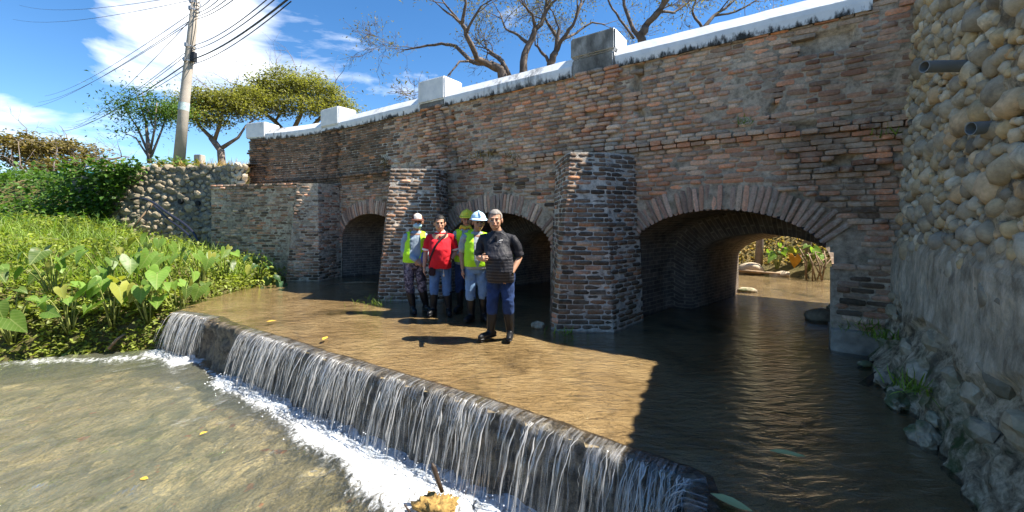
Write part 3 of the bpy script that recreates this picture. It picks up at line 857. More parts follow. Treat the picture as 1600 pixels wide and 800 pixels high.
class Bricks:
    """a list of bricks; the largest in view become objects, the rest one mesh"""
    def __init__(self): self.items = []
    def add(self, Mx, kind, mat, name='brick', force=False):
        self.items.append((Mx, kind, rng.randrange(14 if kind == 'w' else 8), mat, name, force))
    def area(self, it):
        Mx = it[0]; c = Mx.translation
        if c.y < 0.3: return 0
        x = c.x / c.y * F_PX + CX; y = HORIZON - (c.z - CAM_H) / c.y * F_PX
        if x < -10 or x > 1610 or y < -10 or y > 810: return 0
        ax = Mx.to_3x3() @ Vector((1, 0, 0)); az = Mx.to_3x3() @ Vector((0, 0, 1))
        n = (Mx.to_3x3() @ Vector((0, -1, 0))).normalized(); vd = (Vector((0, 0, CAM_H)) - c).normalized()
        return ax.length * az.length * max(0, n.dot(vd)) / (c.y * c.y)
    def build(self, parent_of, limit, stuff_parent, stuff_name='brickwork'):
        order = sorted(range(len(self.items)), key=lambda i: -(self.area(self.items[i]) + (10 if self.items[i][5] else 0)))
        rest = {}
        for rank, i in enumerate(order):
            Mx, kind, vi, mat, name, force = self.items[i]
            par = parent_of(self.items[i])
            if force or (rank < limit and self.area(self.items[i]) > 0):
                o = bpy.data.objects.new(name, brick_mesh(kind, vi, mat))
                o.parent = par; o.matrix_basis = Matrix.Translation(-wloc(par)) @ Mx
                COL.objects.link(o)
            else:
                rest.setdefault(par.name, []).append(self.items[i])
        for pn, items in rest.items():
            par = bpy.data.objects[pn]; mats = sorted(set(i[3] for i in items))
            Vs = []; Fs4 = []; n = 0; mi = []
            for Mx, kind, vi, mat, name, force in items:
                v, f = (BRICK_SRC if kind == 'w' else BRICK_CLEAN)[vi]
                A = np.array(Mx)
                Vs.append(v @ A[:3, :3].T + A[:3, 3]); f = np.array(f)
                Fs4.append(f + n); n += len(v); mi += [mats.index(mat)] * len(f)
            me = make_mesh(stuff_name, np.concatenate(Vs), np.concatenate(Fs4), True)
            for k in mats: me.materials.append(M[k])
            me.polygons.foreach_set('material_index', np.array(mi, np.int32))
            tag(obj(stuff_name, me, None, par), kind='stuff')

ARCHES = [(0.0, 2.4), (3.78, 6.22), (7.65, 10.05)]
ARCH_Z0, ARCH_RISE, RING = 0.98, 0.67, 0.36
def in_arch(u, z, grow=0.0):
    for a, b in ARCHES:
        c = (a + b) / 2; hw = (b - a) / 2 + grow
        if abs(u - c) < hw and z < ARCH_Z0: return abs(u - c) < (b - a) / 2 + min(grow, 0.0)
        if ((u - c) / hw) ** 2 + (max(0, z - ARCH_Z0) / (ARCH_RISE + grow)) ** 2 < 1: return True
    return False

bridge = empty('brick_arch_bridge', (P0.x + ET.x * 5, P0.y + ET.y * 5, 0))
tag(bridge, 'old weathered red and grey brick bridge with three low arches and whitewashed parapet', 'bridge')
WALL_TOP = 3.90

# cracks run as stepped gaps through the brickwork: (u at top, z range)
CRACKS = [(2.28, 2.7, 3.85, 0.05), (6.05, 2.65, 3.75, 0.04), (4.72, 1.75, 2.5, 0.09), (0.55, 2.75, 3.2, 0.03)]
def crack_depth(u, z):
    d = 0
    for cu, z0, z1, w in CRACKS:
        if z0 < z < z1:
            cc = cu + 0.10 * (nz1(cu * 7, z * 5, 0, 1, 71) - 0.5) + 0.05 * math.sin(z * 9 + cu)
            if abs(u - cc) < w: d = 1
    return d
HOLES = [(0.25, 2.66, 0.16, 0.05), (0.1, 3.62, 0.30, 0.13), (5.0, 2.75, 0.16, 0.06), (8.3, 2.95, 0.12, 0.10), (1.6, 2.95, 0.05, 0.03), (-0.1, 2.2, 0.12, 0.06)]
def in_hole(u, z):
    return any(abs(u - a) < w and abs(z - b) < h for a, b, w, h in HOLES)

def mortar_cover(u, z):
    """how far the old mortar stands proud of the brick faces, metres"""
    n = nz1(u, z, 0, 1.3, 81, 3)
    clean = min(1, max(0, (u - 7.4) / 1.0)) if z > 2.4 else min(1, max(0, (u - 9.5) / 0.6))
    return (n - 0.50) * 0.075 * (1 - 0.85 * clean)

def build_bridge_wall():
    du, dz = 0.035, 0.033
    us = np.arange(U_MIN, U_MAX + 0.001, du); zs = np.arange(-0.25, WALL_TOP + 0.001, dz)
    Pc = np.zeros((len(us), len(zs), 3)); Nn = np.zeros((len(us), 2)); base = np.zeros((len(us), 2))
    for i, u in enumerate(us):
        p, n = wall_frame(float(u)); base[i] = (p.x, p.y); Nn[i] = (n.x, n.y)
    UU, ZZ = np.meshgrid(us, zs, indexing='ij')
    Q = np.stack([UU.ravel(), ZZ.ravel(), 0 * UU.ravel()], 1)
    cover = (vnoise(Q, 1.3, 81, 3) - 0.54) * 0.045
    uu, zz = Q[:, 0], Q[:, 1]
    clean = np.where(zz > 2.4, np.clip((uu - 7.4) / 1.0, 0, 1), np.clip((uu - 9.5) / 0.6, 0, 1))
    cover = cover * (1 - 0.85 * clean)
    off = -0.012 + np.clip(cover, -0.010, 0.014) + (vnoise(Q, 14, 83, 3) - 0.5) * 0.014
    for i in range(len(Q)):
        if uu[i] < 8 and zz[i] > 1.6 and (crack_depth(uu[i], zz[i]) or in_hole(uu[i], zz[i])): off[i] = -0.10
    off = off.reshape(UU.shape)
    Pc[:, :, 0] = base[:, 0, None] - Nn[:, 0, None] * off; Pc[:, :, 1] = base[:, 1, None] - Nn[:, 1, None] * off; Pc[:, :, 2] = ZZ
    Fq = grid_faces(len(us), len(zs))
    C = Q[Fq].mean(1)
    keep = np.array([not in_arch(c[0], c[1], 0.03) for c in C])
    Fq = Fq[keep]
    me = make_mesh('wall_core', Pc.reshape(-1, 3), Fq[:, ::-1], True)
    me.materials.append(M['mortar']); me.materials.append(M['mortar_pale'])
    cu = C[keep]; nn = vnoise(cu, 1.0, 85, 2)
    pale = ((cu[:, 1] > 2.4) & (cu[:, 0] + (nn - 0.5) * 1.6 > 8.1)) | (cu[:, 0] > 10.1)
    me.polygons.foreach_set('material_index', pale.astype(np.int32))
    obj('wall_core', me, None, bridge)

BR = Bricks()
PILASTERS = [(2.62, 3.36), (6.28, 7.02), (10.15, 10.9), (13.25, 13.9)]
def wall_bricks():
    row = 0; z = 0.03
    while z < WALL_TOP - 0.03:
        H = 0.057; u = U_MIN + (0.11 if row % 2 else 0.0) + rng.uniform(0, 0.06)
        string = 2.50 < z < 2.63
        while u < U_MAX - 0.02:
            clean = u > 8.0 + rng.uniform(-0.4, 0.4) and z > 2.4 or u > 10.1
            L = 0.215 + rng.uniform(-0.02, 0.02) if clean else rng.choice([0.13, 0.19, 0.21, 0.22, 0.25]) + rng.uniform(-0.02, 0.02)
            if string: L = 0.16 + rng.uniform(-0.015, 0.02)
            uc = u + L / 2; zc = z + H / 2 + (nz1(uc, z, 3, 0.8, 91, 2) - 0.5) * (0.016 if clean else 0.05)
            u += L + (0.010 if clean else rng.uniform(0.008, 0.02))
            if uc > U_MAX - 0.1: continue
            hid = (zc < 2.45 and (2.5 < uc < 3.7 or 6.3 < uc < 7.55)) or (zc < 2.3 and uc > 10.35)
            if hid: continue
            if in_arch(uc, zc, RING + 0.02) or (zc < ARCH_Z0 and (in_arch(uc - L / 2, zc, 0.0) or in_arch(uc + L / 2, zc, 0.0))): continue
            if zc > 1.6 and uc < 8.6 and (crack_depth(uc, zc) or in_hole(uc, zc)): continue
            if not clean and rng.random() < 0.02: continue
            pil = zc > 2.66 and any(a <= uc <= b for a, b in PILASTERS)
            out = rng.gauss(0.004, 0.004) if clean else rng.gauss(0.003, 0.007)
            if string: out = 0.085 + rng.gauss(0, 0.010) if z > 2.56 else 0.05 + rng.gauss(0, 0.008)
            if string and 4.4 < uc < 5.3: out = rng.gauss(0.01, 0.015)
            if pil: out += 0.06
            if z > WALL_TOP - 0.09: out += 0.02
            if uc < 0.5 and zc < 2.6 and not clean: out += abs(rng.gauss(0.0, 0.016))
            ledge = uc < 0.35 and 2.05 < zc < 2.62
            if ledge: out += rng.uniform(0.0, 0.06)
            p, n = wall_frame(uc)
            pos = Vector((p.x, p.y, zc)) - n * out
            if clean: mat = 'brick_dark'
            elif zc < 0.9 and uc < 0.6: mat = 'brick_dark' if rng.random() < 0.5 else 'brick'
            elif uc < 2.6 and zc > 1.8: mat = 'brick_red' if rng.random() < 0.72 else 'brick'
            elif zc > 2.5 and uc < 5.0: mat = 'brick_red' if rng.random() < 0.4 else 'brick'
            else: mat = 'brick' if rng.random() < 0.85 else 'brick_dark'
            BR.add(frame_matrix(pos, n, (0, 0, 1), L, 0.10, H * (rng.uniform(0.94, 1.06) if clean else rng.uniform(0.82, 1.12)),
                   rng.gauss(0, 0.006 if clean else 0.022), rng.gauss(0, 0.008 if clean else 0.03)), 'c' if clean else 'w', mat,
                   'string_course_brick' if string else 'brick')
        z += 0.066; row += 1
    # voussoirs of the three arches
    for a, b in ARCHES:
        c = (a + b) / 2; hw = (b - a) / 2
        th = -0.06; n = 0; ths = []
        while th < math.pi + 0.06:
            r = math.hypot(hw * math.sin(th), ARCH_RISE * math.cos(th)); ths.append(th); th += 0.070 / r
        for th in ths:
            if a == 0.0 and th > math.pi - 0.42: continue
            x = hw * math.cos(th); zz = ARCH_RISE * math.sin(th)
            nx, nzv = math.cos(th) / hw, math.sin(th) / ARCH_RISE
            l = math.hypot(nx, nzv); nx /= l; nzv /= l
            Lr = RING + rng.uniform(-0.05, 0.03)
            uu = c + x + nx * Lr / 2; z2 = ARCH_Z0 + zz + nzv * Lr / 2
            p, nn = wall_frame(uu)
            radial = ET * nx + Vector((0, 0, 1)) * nzv
            up = nn.cross(radial) * -1
            pos = Vector((p.x, p.y, z2)) - nn * rng.gauss(0.014, 0.011)
            # local x is the radial direction: x = y cross z
            zax = radial.cross(nn)
            BR.add(frame_matrix(pos, nn, zax, Lr, 0.10, 0.058 * rng.uniform(0.85, 1.08), rng.gauss(0, 0.03), rng.gauss(0, 0.02)), 'w', 'voussoir', 'voussoir', True)
build_bridge_wall()
wall_bricks()

# vaults: an outer bay and a lower inner barrel through to the far side
def arch_profile(a, b, z0, rise, n=26, foot=-0.25):
    c = (a + b) / 2; hw = (b - a) / 2
    return [(c - hw, foot)] + [(c - hw * math.cos(math.pi * i / n), z0 + rise * math.sin(math.pi * i / n)) for i in range(n + 1)] + [(c + hw, foot)]
INNER = []
for a, b in ARCHES:
    prof = arch_profile(a, b, ARCH_Z0, ARCH_RISE)
    inner = arch_profile(a + 0.10, b - 0.30, 0.80, 0.50)
    innr2 = arch_profile(a + 0.10, b - 0.12, 0.72, 0.48)
    INNER.append((a + 0.10, b - 0.30))
    rows = []
    for pr, dd in ((prof, 0.02), (prof, 0.45), (prof, 0.9), (prof, 1.30), (inner, 1.32), (inner, 2.2), (inner, 3.0), (innr2, TUN_LEN)):
        for (u, z) in pr:
            q = P0 + ET * u + TUN * dd
            rows.append((q.x, q.y, z))
    V = np.array(rows); nP = len(prof)
    V += (np.stack([vnoise(V, 6, 101 + k, 3) for k in range(3)], 1) - 0.5) * 0.05 * np.minimum(1, np.repeat(np.arange(8), nP) * 0.5)[:, None]
    me = make_mesh('vault', V, grid_faces(8, nP)[:, ::-1], True); uvl = me.uv_layers.new(name='UVMap')
    arc = np.concatenate([[0], np.cumsum(np.hypot(*np.diff(np.array(prof), axis=0).T))]); dep = [0.02, .45, .9, 1.3, 1.5, 2.4, 3.2, TUN_LEN + .2]
    UVv = np.array([(dep[i], arc[j]) for i in range(8) for j in range(nP)]); li = np.empty(len(me.loops), np.int32); me.loops.foreach_get('vertex_index', li)
    uvl.data.foreach_set('uv', UVv[li].astype(np.float32).ravel())
    obj('vault', me, M['vault'], bridge)

# body of the bridge: road slab, far face, parapets
def far_face():
    B = Build(); off = TUN * TUN_LEN
    us = [-1.0]; 
    zs_top = 4.05
    for a, b in ARCHES: us += [a + 0.10, b - 0.12]
    us.append(13.0)
    pt = lambda u, z: tuple(P0 + ET * u + off + Vector((0, 0, z)))
    for k in range(0, len(us), 2):
        B.add([pt(us[k], -0.3), pt(us[k+1], -0.3), pt(us[k+1], zs_top), pt(us[k], zs_top)], [(0, 1, 2, 3)])
    for a, b in ARCHES:
        pr = arch_profile(a + 0.10, b - 0.12, 0.72, 0.48)[1:-1]
        for (u1, z1), (u2, z2) in zip(pr[:-1], pr[1:]):
            B.add([pt(u1, z1), pt(u2, z2), pt(u2, zs_top), pt(u1, zs_top)], [(0, 1, 2, 3)])
    # thickness of the far parapet
    i0 = Vector((-NIN.x, -NIN.y, 0)) * 0.4
    a0 = Vector(pt(-1, zs_top)); b0 = Vector(pt(13, zs_top))
    B.add([a0, b0, b0 + i0, a0 + i0, a0 + i0 - Vector((0,0,0.9)), b0 + i0 - Vector((0,0,0.9))], [(0, 1, 2, 3), (3, 2, 5, 4)])
    return B.mesh('upstream_face')
obj('upstream_face', far_face(), M['mortar'], bridge)
B = Build()
poly = [wall_pt(u, 3.2, -0.3) for u in np.linspace(U_MIN, U_MAX, 24)]
q0 = P0 + ET * 13.6 + TUN * (TUN_LEN - 0.1); q1 = P0 + ET * -1.0 + TUN * (TUN_LEN - 0.1)
poly += [Vector((q0.x, q0.y, 3.2)), Vector((q1.x, q1.y, 3.2))]
B.add([tuple(p) for p in poly], [tuple(range(len(poly)))])
obj('roadway', B.mesh('roadway'), plain('asphalt', (0.06, 0.06, 0.058), 0.9, 0.2), bridge)
# inside face of the front parapet
us = np.linspace(U_MIN, U_MAX, 40)
V = np.array([[tuple(wall_pt(u, 3.1, -0.36)), tuple(wall_pt(u, 3.95, -0.36))] for u in us]).reshape(-1, 3)
obj('parapet_back', make_mesh('parapet_back', V, grid_faces(len(us), 2)), M['whitewash'], bridge)

# whitewashed coping between the posts, ridge-shaped
def coping(u0, u1):
    us = np.linspace(u0, u1, max(4, int((u1 - u0) / 0.09)))
    prof = [(0.045, 3.875), (0.055, 3.985), (0.05, 4.05), (-0.07, 4.215), (-0.17, 4.225), (-0.36, 4.10), (-0.42, 3.98), (-0.42, 3.875)]
    rows = []
    for u in us:
        for k, (o, z) in enumerate(prof):
            jit = (nz1(u * 3, k, 0, 1.2, 111, 3) - 0.5) * 0.016
            if k == 0: jit += (nz1(u * 18, k, 0, 1.2, 113, 2) - 0.5) * 0.012
            q = wall_pt(float(u), z + jit, o + jit * 0.3); rows.append(tuple(q))
    V = np.array(rows); n = len(prof)
    F = [tuple(q) for q in grid_faces(len(us), n)]
    F += [(i*n, (i+1)*n, (i+1)*n+n-1, i*n+n-1) for i in range(len(us)-1)]
    F += [tuple(range(n)), tuple(range((len(us)-1)*n, len(us)*n))[::-1]]
    me = make_mesh('coping', V, F, False)
    obj('coping', me, M['whitewash'], bridge)
edges = [-0.36] + [x for p in PILASTERS for x in p]
for k in range(0, len(edges) - 1, 2): coping(edges[k] + 0.004, edges[k + 1] - 0.004)
def bevel_box_mesh(name, size, bev=0.02, seg=2):
    bm = bmesh.new(); bmesh.ops.create_cube(bm, size=1.0)
    bmesh.ops.scale(bm, vec=size, verts=bm.verts)
    bmesh.ops.bevel(bm, geom=bm.edges[:], offset=bev, segments=seg, affect='EDGES')
    me = bpy.data.meshes.new(name); bm.to_mesh(me); bm.free(); return me
for k, (a, b) in enumerate(PILASTERS):
    c = (a + b) / 2; p, n = wall_frame(c); ang = math.atan2(n.y, n.x) - math.pi / 2
    z0, z1 = (4.02, 4.50) if k else (4.16, 4.50)
    if k == 3: z0, z1 = 3.93, 4.40
    wd = (b - a) + (0.06 if k else 0.02)
    def put(name, mat, size, zc, inset):
        me = bevel_box_mesh(name, size, 0.025)
        V = np.array([v.co for v in me.vertices]); V2 = V + (np.stack([vnoise(V * 1.0 + k, 9, 120 + q, 2) for q in range(3)], 1) - 0.5) * 0.02
        me.vertices.foreach_set('co', V2.astype(np.float32).ravel())
        me.transform(Matrix.Translation((p.x + n.x * inset, p.y + n.y * inset, zc)) @ Matrix.Rotation(ang, 4, 'Z'))
        return obj(name, me, mat, bridge)
    me_size = (wd, 0.56, z1 - z0)
    if k == 0:
        o = put('post', [M['whitewash'], M['soot']], me_size, (z0 + z1) / 2, 0.20)
        put('post_base', [M['whitewash'], M['soot']], (wd - 0.04, 0.50, 0.30), 4.005, 0.19)
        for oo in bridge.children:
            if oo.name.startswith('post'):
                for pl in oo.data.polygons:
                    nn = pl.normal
                    if nn.dot(-n) > 0.9: pl.material_index = 1  # front faces of this post take the darker mottled plaster
    else:
        put('post', M['whitewash'], me_size, (z0 + z1) / 2, 0.20)
        if k < 3: put('post_base', M['soot'] if k == 1 else M['whitewash'], (wd - 0.05, 0.48, 0.14), 3.955, 0.19)
# thick plinth bricks below the coping ends are part of the brickwork; unpainted end pier of the parapet at the right
zz = 3.92; row = 0
while zz < 4.05:
    u = -1.0 + (0.1 if row % 2 else 0)
    while u < -0.40:
        L = rng.choice([0.17, 0.2, 0.22]); uc = u + L / 2; u += L + 0.012
        out = (0.02 if zz < 4.0 or 4.1 < zz < 4.2 else 0.0) + rng.gauss(0.0, 0.007)
        p, n = wall_frame(uc)
        BR.add(frame_matrix(Vector((p.x, p.y, zz + 0.027)) - n * out, n, (0, 0, 1), L, 0.1, 0.054, rng.gauss(0, 0.015)), 'w', 'brick_red')
    zz += 0.066; row += 1
B = Build()
q = [wall_pt(-1.05, 0, -0.012), wall_pt(-0.37, 0, -0.012), wall_pt(-0.37, 0, -0.5), wall_pt(-1.05, 0, -0.5)]
B.add([(*p[:2], 3.88) for p in q] + [(*p[:2], 4.09) for p in q], [(0, 1, 5, 4), (1, 2, 6, 5), (2, 3, 7, 6), (3, 0, 4, 7), (4, 5, 6, 7)])
obj('end_pier_core', B.mesh('end_pier_core'), M['mortar'], bridge)

# buttresses: battered, splayed brick piers in front of the two bridge piers and the left end
BUTT = []
def buttress(corners, top, batter, name='buttress', mats=('brick_dark',), rough=False, top_slump=0.0):
    """corners: plan points at water level from left wall joint round the front to the right wall joint"""
    C = [Vector((*c, 0)) for c in corners]
    cen = sum(C, Vector()) / len(C)
    V = []; F = []
    back = (C[0] + C[-1]) / 2
    def pt(i, z):
        s = z / top * batter
        d = (back - C[i]); d.normalize()
        return C[i] + d * s * (0.25 if i in (0, len(C) - 1) else 1.0) + Vector((0, 0, z))
    nz_ = 40; nper = 14
    seg = len(C) - 1
    cols = []
    for i in range(seg):
        for k in range(nper + (1 if i == seg - 1 else 0)): cols.append((i, k / nper))
    for (i, f) in cols:
        for j in range(nz_ + 1):
            z = -0.2 + (top + 0.2) * j / nz_
            V.append(tuple(pt(i, z) * (1 - f) + pt(i + 1, z) * f))
    V = np.array(V); cen2 = np.array([cen.x, cen.y, 0])
    dirs = V - cen2; dirs[:, 2] = 0; dirs /= np.linalg.norm(dirs, axis=1)[:, None]
    V = V + dirs * ((-0.001 + (vnoise(V, 13, 131, 3) - 0.5) * 0.02 + (0.02 if rough else 0.004) * (vnoise(V, 1.5, 133, 2) - 0.4)))[:, None]
    Fq = [tuple(q) for q in grid_faces(len(cols), nz_ + 1)]
    Fq.append(tuple(i * (nz_ + 1) + nz_ for i in range(len(cols))))
    me = make_mesh(name, V, Fq, False)
    o = obj(name, me, M['mortar_pale'] if not rough else M['mortar'], bridge, at=(cen.x, cen.y, 0))
    row = 0; z = 0.03
    while z < top - 0.03:
        for i in range(seg):
            a, b = pt(i, z), pt(i + 1, z); t = (b - a); L = t.length; t.normalize()
            inward = Vector((-t.y, t.x, 0))
            if inward.dot(cen - a) < 0: inward = -inward
            dz_ = pt(i, z + 0.5) - pt(i, z); tilt = dz_.dot(inward) / 0.5
            inw = (inward - Vector((0, 0, 1)) * 0).normalized()
            up = (Vector((0, 0, 1)) + inward * tilt).normalized()
            inw = (inward - up * inward.dot(up)).normalized()
            s = -0.04 if row % 2 else -0.12
            while s < L + 0.02:
                bl = 0.215 + rng.uniform(-0.015, 0.015)
                s0, s1 = max(s, -0.005), min(s + bl, L + 0.005); s += bl + 0.012
                if s1 - s0 < 0.05: continue
                if rng.random() < 0.012: continue
                mid = a + t * ((s0 + s1) / 2); mid.z = z + 0.027 + (nz1(mid.x * 2, mid.y * 2, z, 1, 141, 2) - 0.5) * 0.018
                if top_slump and z > top - 0.25 and rng.random() < top_slump: continue
                out = rng.gauss(0.005, 0.006 if rough else 0.004)
                mt = mats[0] if len(mats) == 1 or rng.random() < 0.7 else rng.choice(mats[1:])
                BUTT.append((frame_matrix(mid - inw * out, inw, up, s1 - s0, 0.09, 0.055 * rng.uniform(0.93, 1.05), rng.gauss(0, 0.008), rng.gauss(0, 0.01)), mt, o, rough))
        z += 0.0665; row += 1
    return o
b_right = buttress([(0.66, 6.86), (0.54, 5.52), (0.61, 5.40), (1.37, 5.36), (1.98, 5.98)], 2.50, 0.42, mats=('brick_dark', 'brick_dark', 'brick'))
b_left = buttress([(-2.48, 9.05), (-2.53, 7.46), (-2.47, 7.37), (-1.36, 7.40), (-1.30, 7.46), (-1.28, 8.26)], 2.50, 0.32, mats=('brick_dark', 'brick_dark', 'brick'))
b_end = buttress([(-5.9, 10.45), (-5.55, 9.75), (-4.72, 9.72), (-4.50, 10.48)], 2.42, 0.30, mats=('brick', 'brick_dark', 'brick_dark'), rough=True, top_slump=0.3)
wing = None
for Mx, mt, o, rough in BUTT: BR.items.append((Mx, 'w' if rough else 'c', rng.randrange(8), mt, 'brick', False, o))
def parent_of(it): return it[6] if len(it) > 6 else bridge
_b = BR.build
def build_bricks(limit):
    items = BR.items
    order = sorted([i for i in range(len(items)) if items[i][4] == 'brick'], key=lambda i: -BR.area(items[i]))
    top = set(order[:limit])
    sc = sorted([i for i in range(len(items)) if items[i][4] == 'string_course_brick'], key=lambda i: -BR.area(items[i]))
    top |= set(sc[:100])
    rest = {}
    for i, it in enumerate(items):
        par = parent_of(it)
        if it[5] or i in top:
            o = bpy.data.objects.new(it[4], brick_mesh(it[1], it[2], it[3])); o.parent = par
            o.matrix_basis = Matrix.Translation(-wloc(par)) @ it[0]; COL.objects.link(o)
        else: rest.setdefault(par.name, []).append(it)
    for pn, its in rest.items():
        joined_bricks(bpy.data.objects[pn], its)
def joined_bricks(par, its, name='brickwork'):
    mats = sorted(set(i[3] for i in its)); Vs = []; Fs = []; n = 0; mi = []
    for it in its:
        v, f = (BRICK_SRC if it[1] == 'w' else BRICK_CLEAN)[it[2]]
        A = np.array(it[0]); Vs.append(v @ A[:3, :3].T + A[:3, 3]); f = np.array(f)
        Fs.append(f + n); n += len(v); mi += [mats.index(it[3])] * len(f)
    me = make_mesh(name, np.concatenate(Vs), np.concatenate(Fs), False)
    for k in mats: me.materials.append(M[k])
    me.polygons.foreach_set('material_index', np.array(mi, np.int32))
    tag(obj(name, me, None, par), kind='stuff')
build_bricks(300)

# concrete footing under the right-hand pier
B = Build()
q = [wall_pt(0.01, 0, 0.10), wall_pt(-0.75, 0, 0.12), wall_pt(-0.75, 0, -0.3), wall_pt(0.01, 0, -0.3)]
V = []
for z in (-0.2, 0.0, 0.12, 0.22, 0.25):
    for s in range(4):
        a, b = q[s], q[(s + 1) % 4]
        for k in range(6): V.append(a.lerp(b, k / 6) + Vector((0, 0, z)))
V = np.array([tuple(v) for v in V]); V += (np.stack([vnoise(V, 6, 150 + k, 3) for k in range(3)], 1) - 0.5) * 0.07
F = [(j*24 + k, j*24 + (k+1) % 24, (j+1)*24 + (k+1) % 24, (j+1)*24 + k) for j in range(4) for k in range(24)] + [tuple(range(96, 120))]
obj('footing', make_mesh('footing', V, F, True), M['footing'], bridge)

# ------------------------------------------------------------------ low wing wall at the left end
wing = empty('wing_wall', (-6.5, 10.2, 0.3))
tag(wing, 'low weathered brick wing wall between the stone retaining wall and the bridge', 'wall')
WA, WB = Vector((-8.15, 10.75, 0)), Vector((-5.42, 10.05, 0)); WTOP = 2.44
def build_wing():
    t = (WB - WA); L = t.length; t.normalize(); inw = Vector((-t.y, t.x, 0))
    V = []; nx, nz_ = 70, 66
    for i in range(nx + 1):
        for j in range(nz_ + 1):
            p = WA + t * (L * i / nx); V.append((p.x, p.y, 0.0 + (WTOP) * j / nz_))
    V = np.array(V); off = (vnoise(V, 12, 161, 3) - 0.5) * 0.03 + (vnoise(V, 1.3, 163, 2) - 0.55) * 0.05 + 0.012
    V += np.array([inw.x, inw.y, 0]) * off[:, None]
    F = [tuple(q) for q in grid_faces(nx + 1, nz_ + 1)]
    b0 = len(V)
    ex = np.array([tuple(WA + inw * 1.6 + Vector((0, 0, WTOP))), tuple(WB + inw * 1.0 + Vector((0, 0, WTOP)))])
    V = np.concatenate([V, ex])
    F.append(tuple([i * (nz_ + 1) + nz_ for i in range(nx + 1)] + [b0 + 1, b0]))
    ex2 = np.array([tuple(WA + inw * 1.6)]); V = np.concatenate([V, ex2]); F.append((0, nz_, b0, b0 + 2))
    obj('wall_core', make_mesh('wall_core', V, F, False), M['mortar'], wing)
    its = []; row = 0; z = 0.4
    while z < WTOP - 0.02:
        s = -0.1 if row % 2 else 0
        while s < L - 0.03:
            bl = 0.21 + rng.uniform(-0.03, 0.03); c = max(0, s) + (min(s + bl, L) - max(0, s)) / 2; ln = min(s + bl, L) - max(0, s); s += bl + 0.012
            if ln < 0.05 or rng.random() < 0.02: continue
            p = WA + t * c; zc = z + 0.027 + (nz1(c, z, 0, 1.0, 167, 2) - 0.5) * 0.03
            out = rng.gauss(0.003, 0.007) + (0.03 if z > WTOP - 0.15 else 0)
            its.append((frame_matrix(Vector((p.x, p.y, zc)) - inw * out, inw, (0, 0, 1), ln, 0.09, 0.054 * rng.uniform(0.9, 1.05), rng.gauss(0, 0.012)), 'w', rng.randrange(14),
                        'brick' if rng.random() < 0.6 else 'brick_dark', 'brick', False))
        z += 0.066; row += 1
    its.sort(key=lambda it: -BR.area(it))
    for it in its[:280]:
        o = bpy.data.objects.new('brick', brick_mesh('w', it[2], it[3])); o.parent = wing; o.matrix_basis = Matrix.Translation(-wloc(wing)) @ it[0]; COL.objects.link(o)
    if its[280:]: joined_bricks(wing, its[280:])
build_wing()

# ------------------------------------------------------------------ stones
def stone_variant(seed, sub=2, rough=0.25, flat=1.0):
    bm = bmesh.new(); bmesh.ops.create_icosphere(bm, subdivisions=sub, radius=1.0)
    V = np.array([v.co for v in bm.verts]); F = [tuple(v.index for v in f.verts) for f in bm.faces]; bm.free()
    n = vnoise(V + seed * 13.7, 1.1, seed, 2); n2 = vnoise(V + seed * 5.1, 2.6, seed + 50, 2)
    n3 = vnoise(V + seed * 3.3, 6.0, seed + 90, 2) if sub > 2 else 0.5
    V = V * (1 + rough * 2.2 * (n - 0.5) + rough * 0.9 * (n2 - 0.5) + rough * 0.45 * (n3 - 0.5))[:, None]
    return V, F
_st = {}
def stone_mesh(fam, i, mat, rough=0.25):
    key = (fam, i, mat)
    if key not in _st:
        v, f = stone_variant(i * 7 + {'c': 0, 'r': 300, 'b': 500, 'm': 600, 'f': 700, 'w': 800}[fam], 4 if fam in 'bm' else 3 if fam == 'f' else 2, rough)
        me = make_mesh('stone', v, f, fam not in 'rbm'); me.materials.append(M[mat]); _st[key] = me
    return _st[key]

# cobblestone abutment at the right
abut = empty('cobblestone_abutment', (3.4, 3.1, 0))
tag(abut, 'tall grey river-cobble and concrete abutment wall with mossy base at the right edge', 'wall')
AB = [Vector((4.42, 4.72, 0)), Vector((4.04, 4.2, 0)), Vector((3.22, 3.0, 0)), Vector((2.60, 2.05, 0)), Vector((2.15, 1.0, 0)), Vector((1.95, -1.5, 0))]
def ab_point(s):
    for a, b in zip(AB[:-1], AB[1:]):
        L = (b - a).length
        if s <= L: 
            t = (b - a).normalized(); return a + t * s, Vector((t.y, -t.x, 0)).normalized()
        s -= L
    t = (AB[-1] - AB[-2]).normalized(); return AB[-1] + t * s, Vector((t.y, -t.x, 0))
def ab_surface(s, z):
    p, n = ab_point(s)             # n points to the river side after the check below
    if n.x > 0: n = -n
    out = -0.06 * z + 0.22 * max(0, 0.75 - z) ** 1.5 * (0.6 + 0.9 * nz1(s * 1.3, 0, 0, 1, 171, 2))
    return p + n * out + Vector((0, 0, z)), n
AB_TOP = 4.0
def ab_top(s): return max(3.1, 3.98 - 0.24 * max(0, s - 0.2))
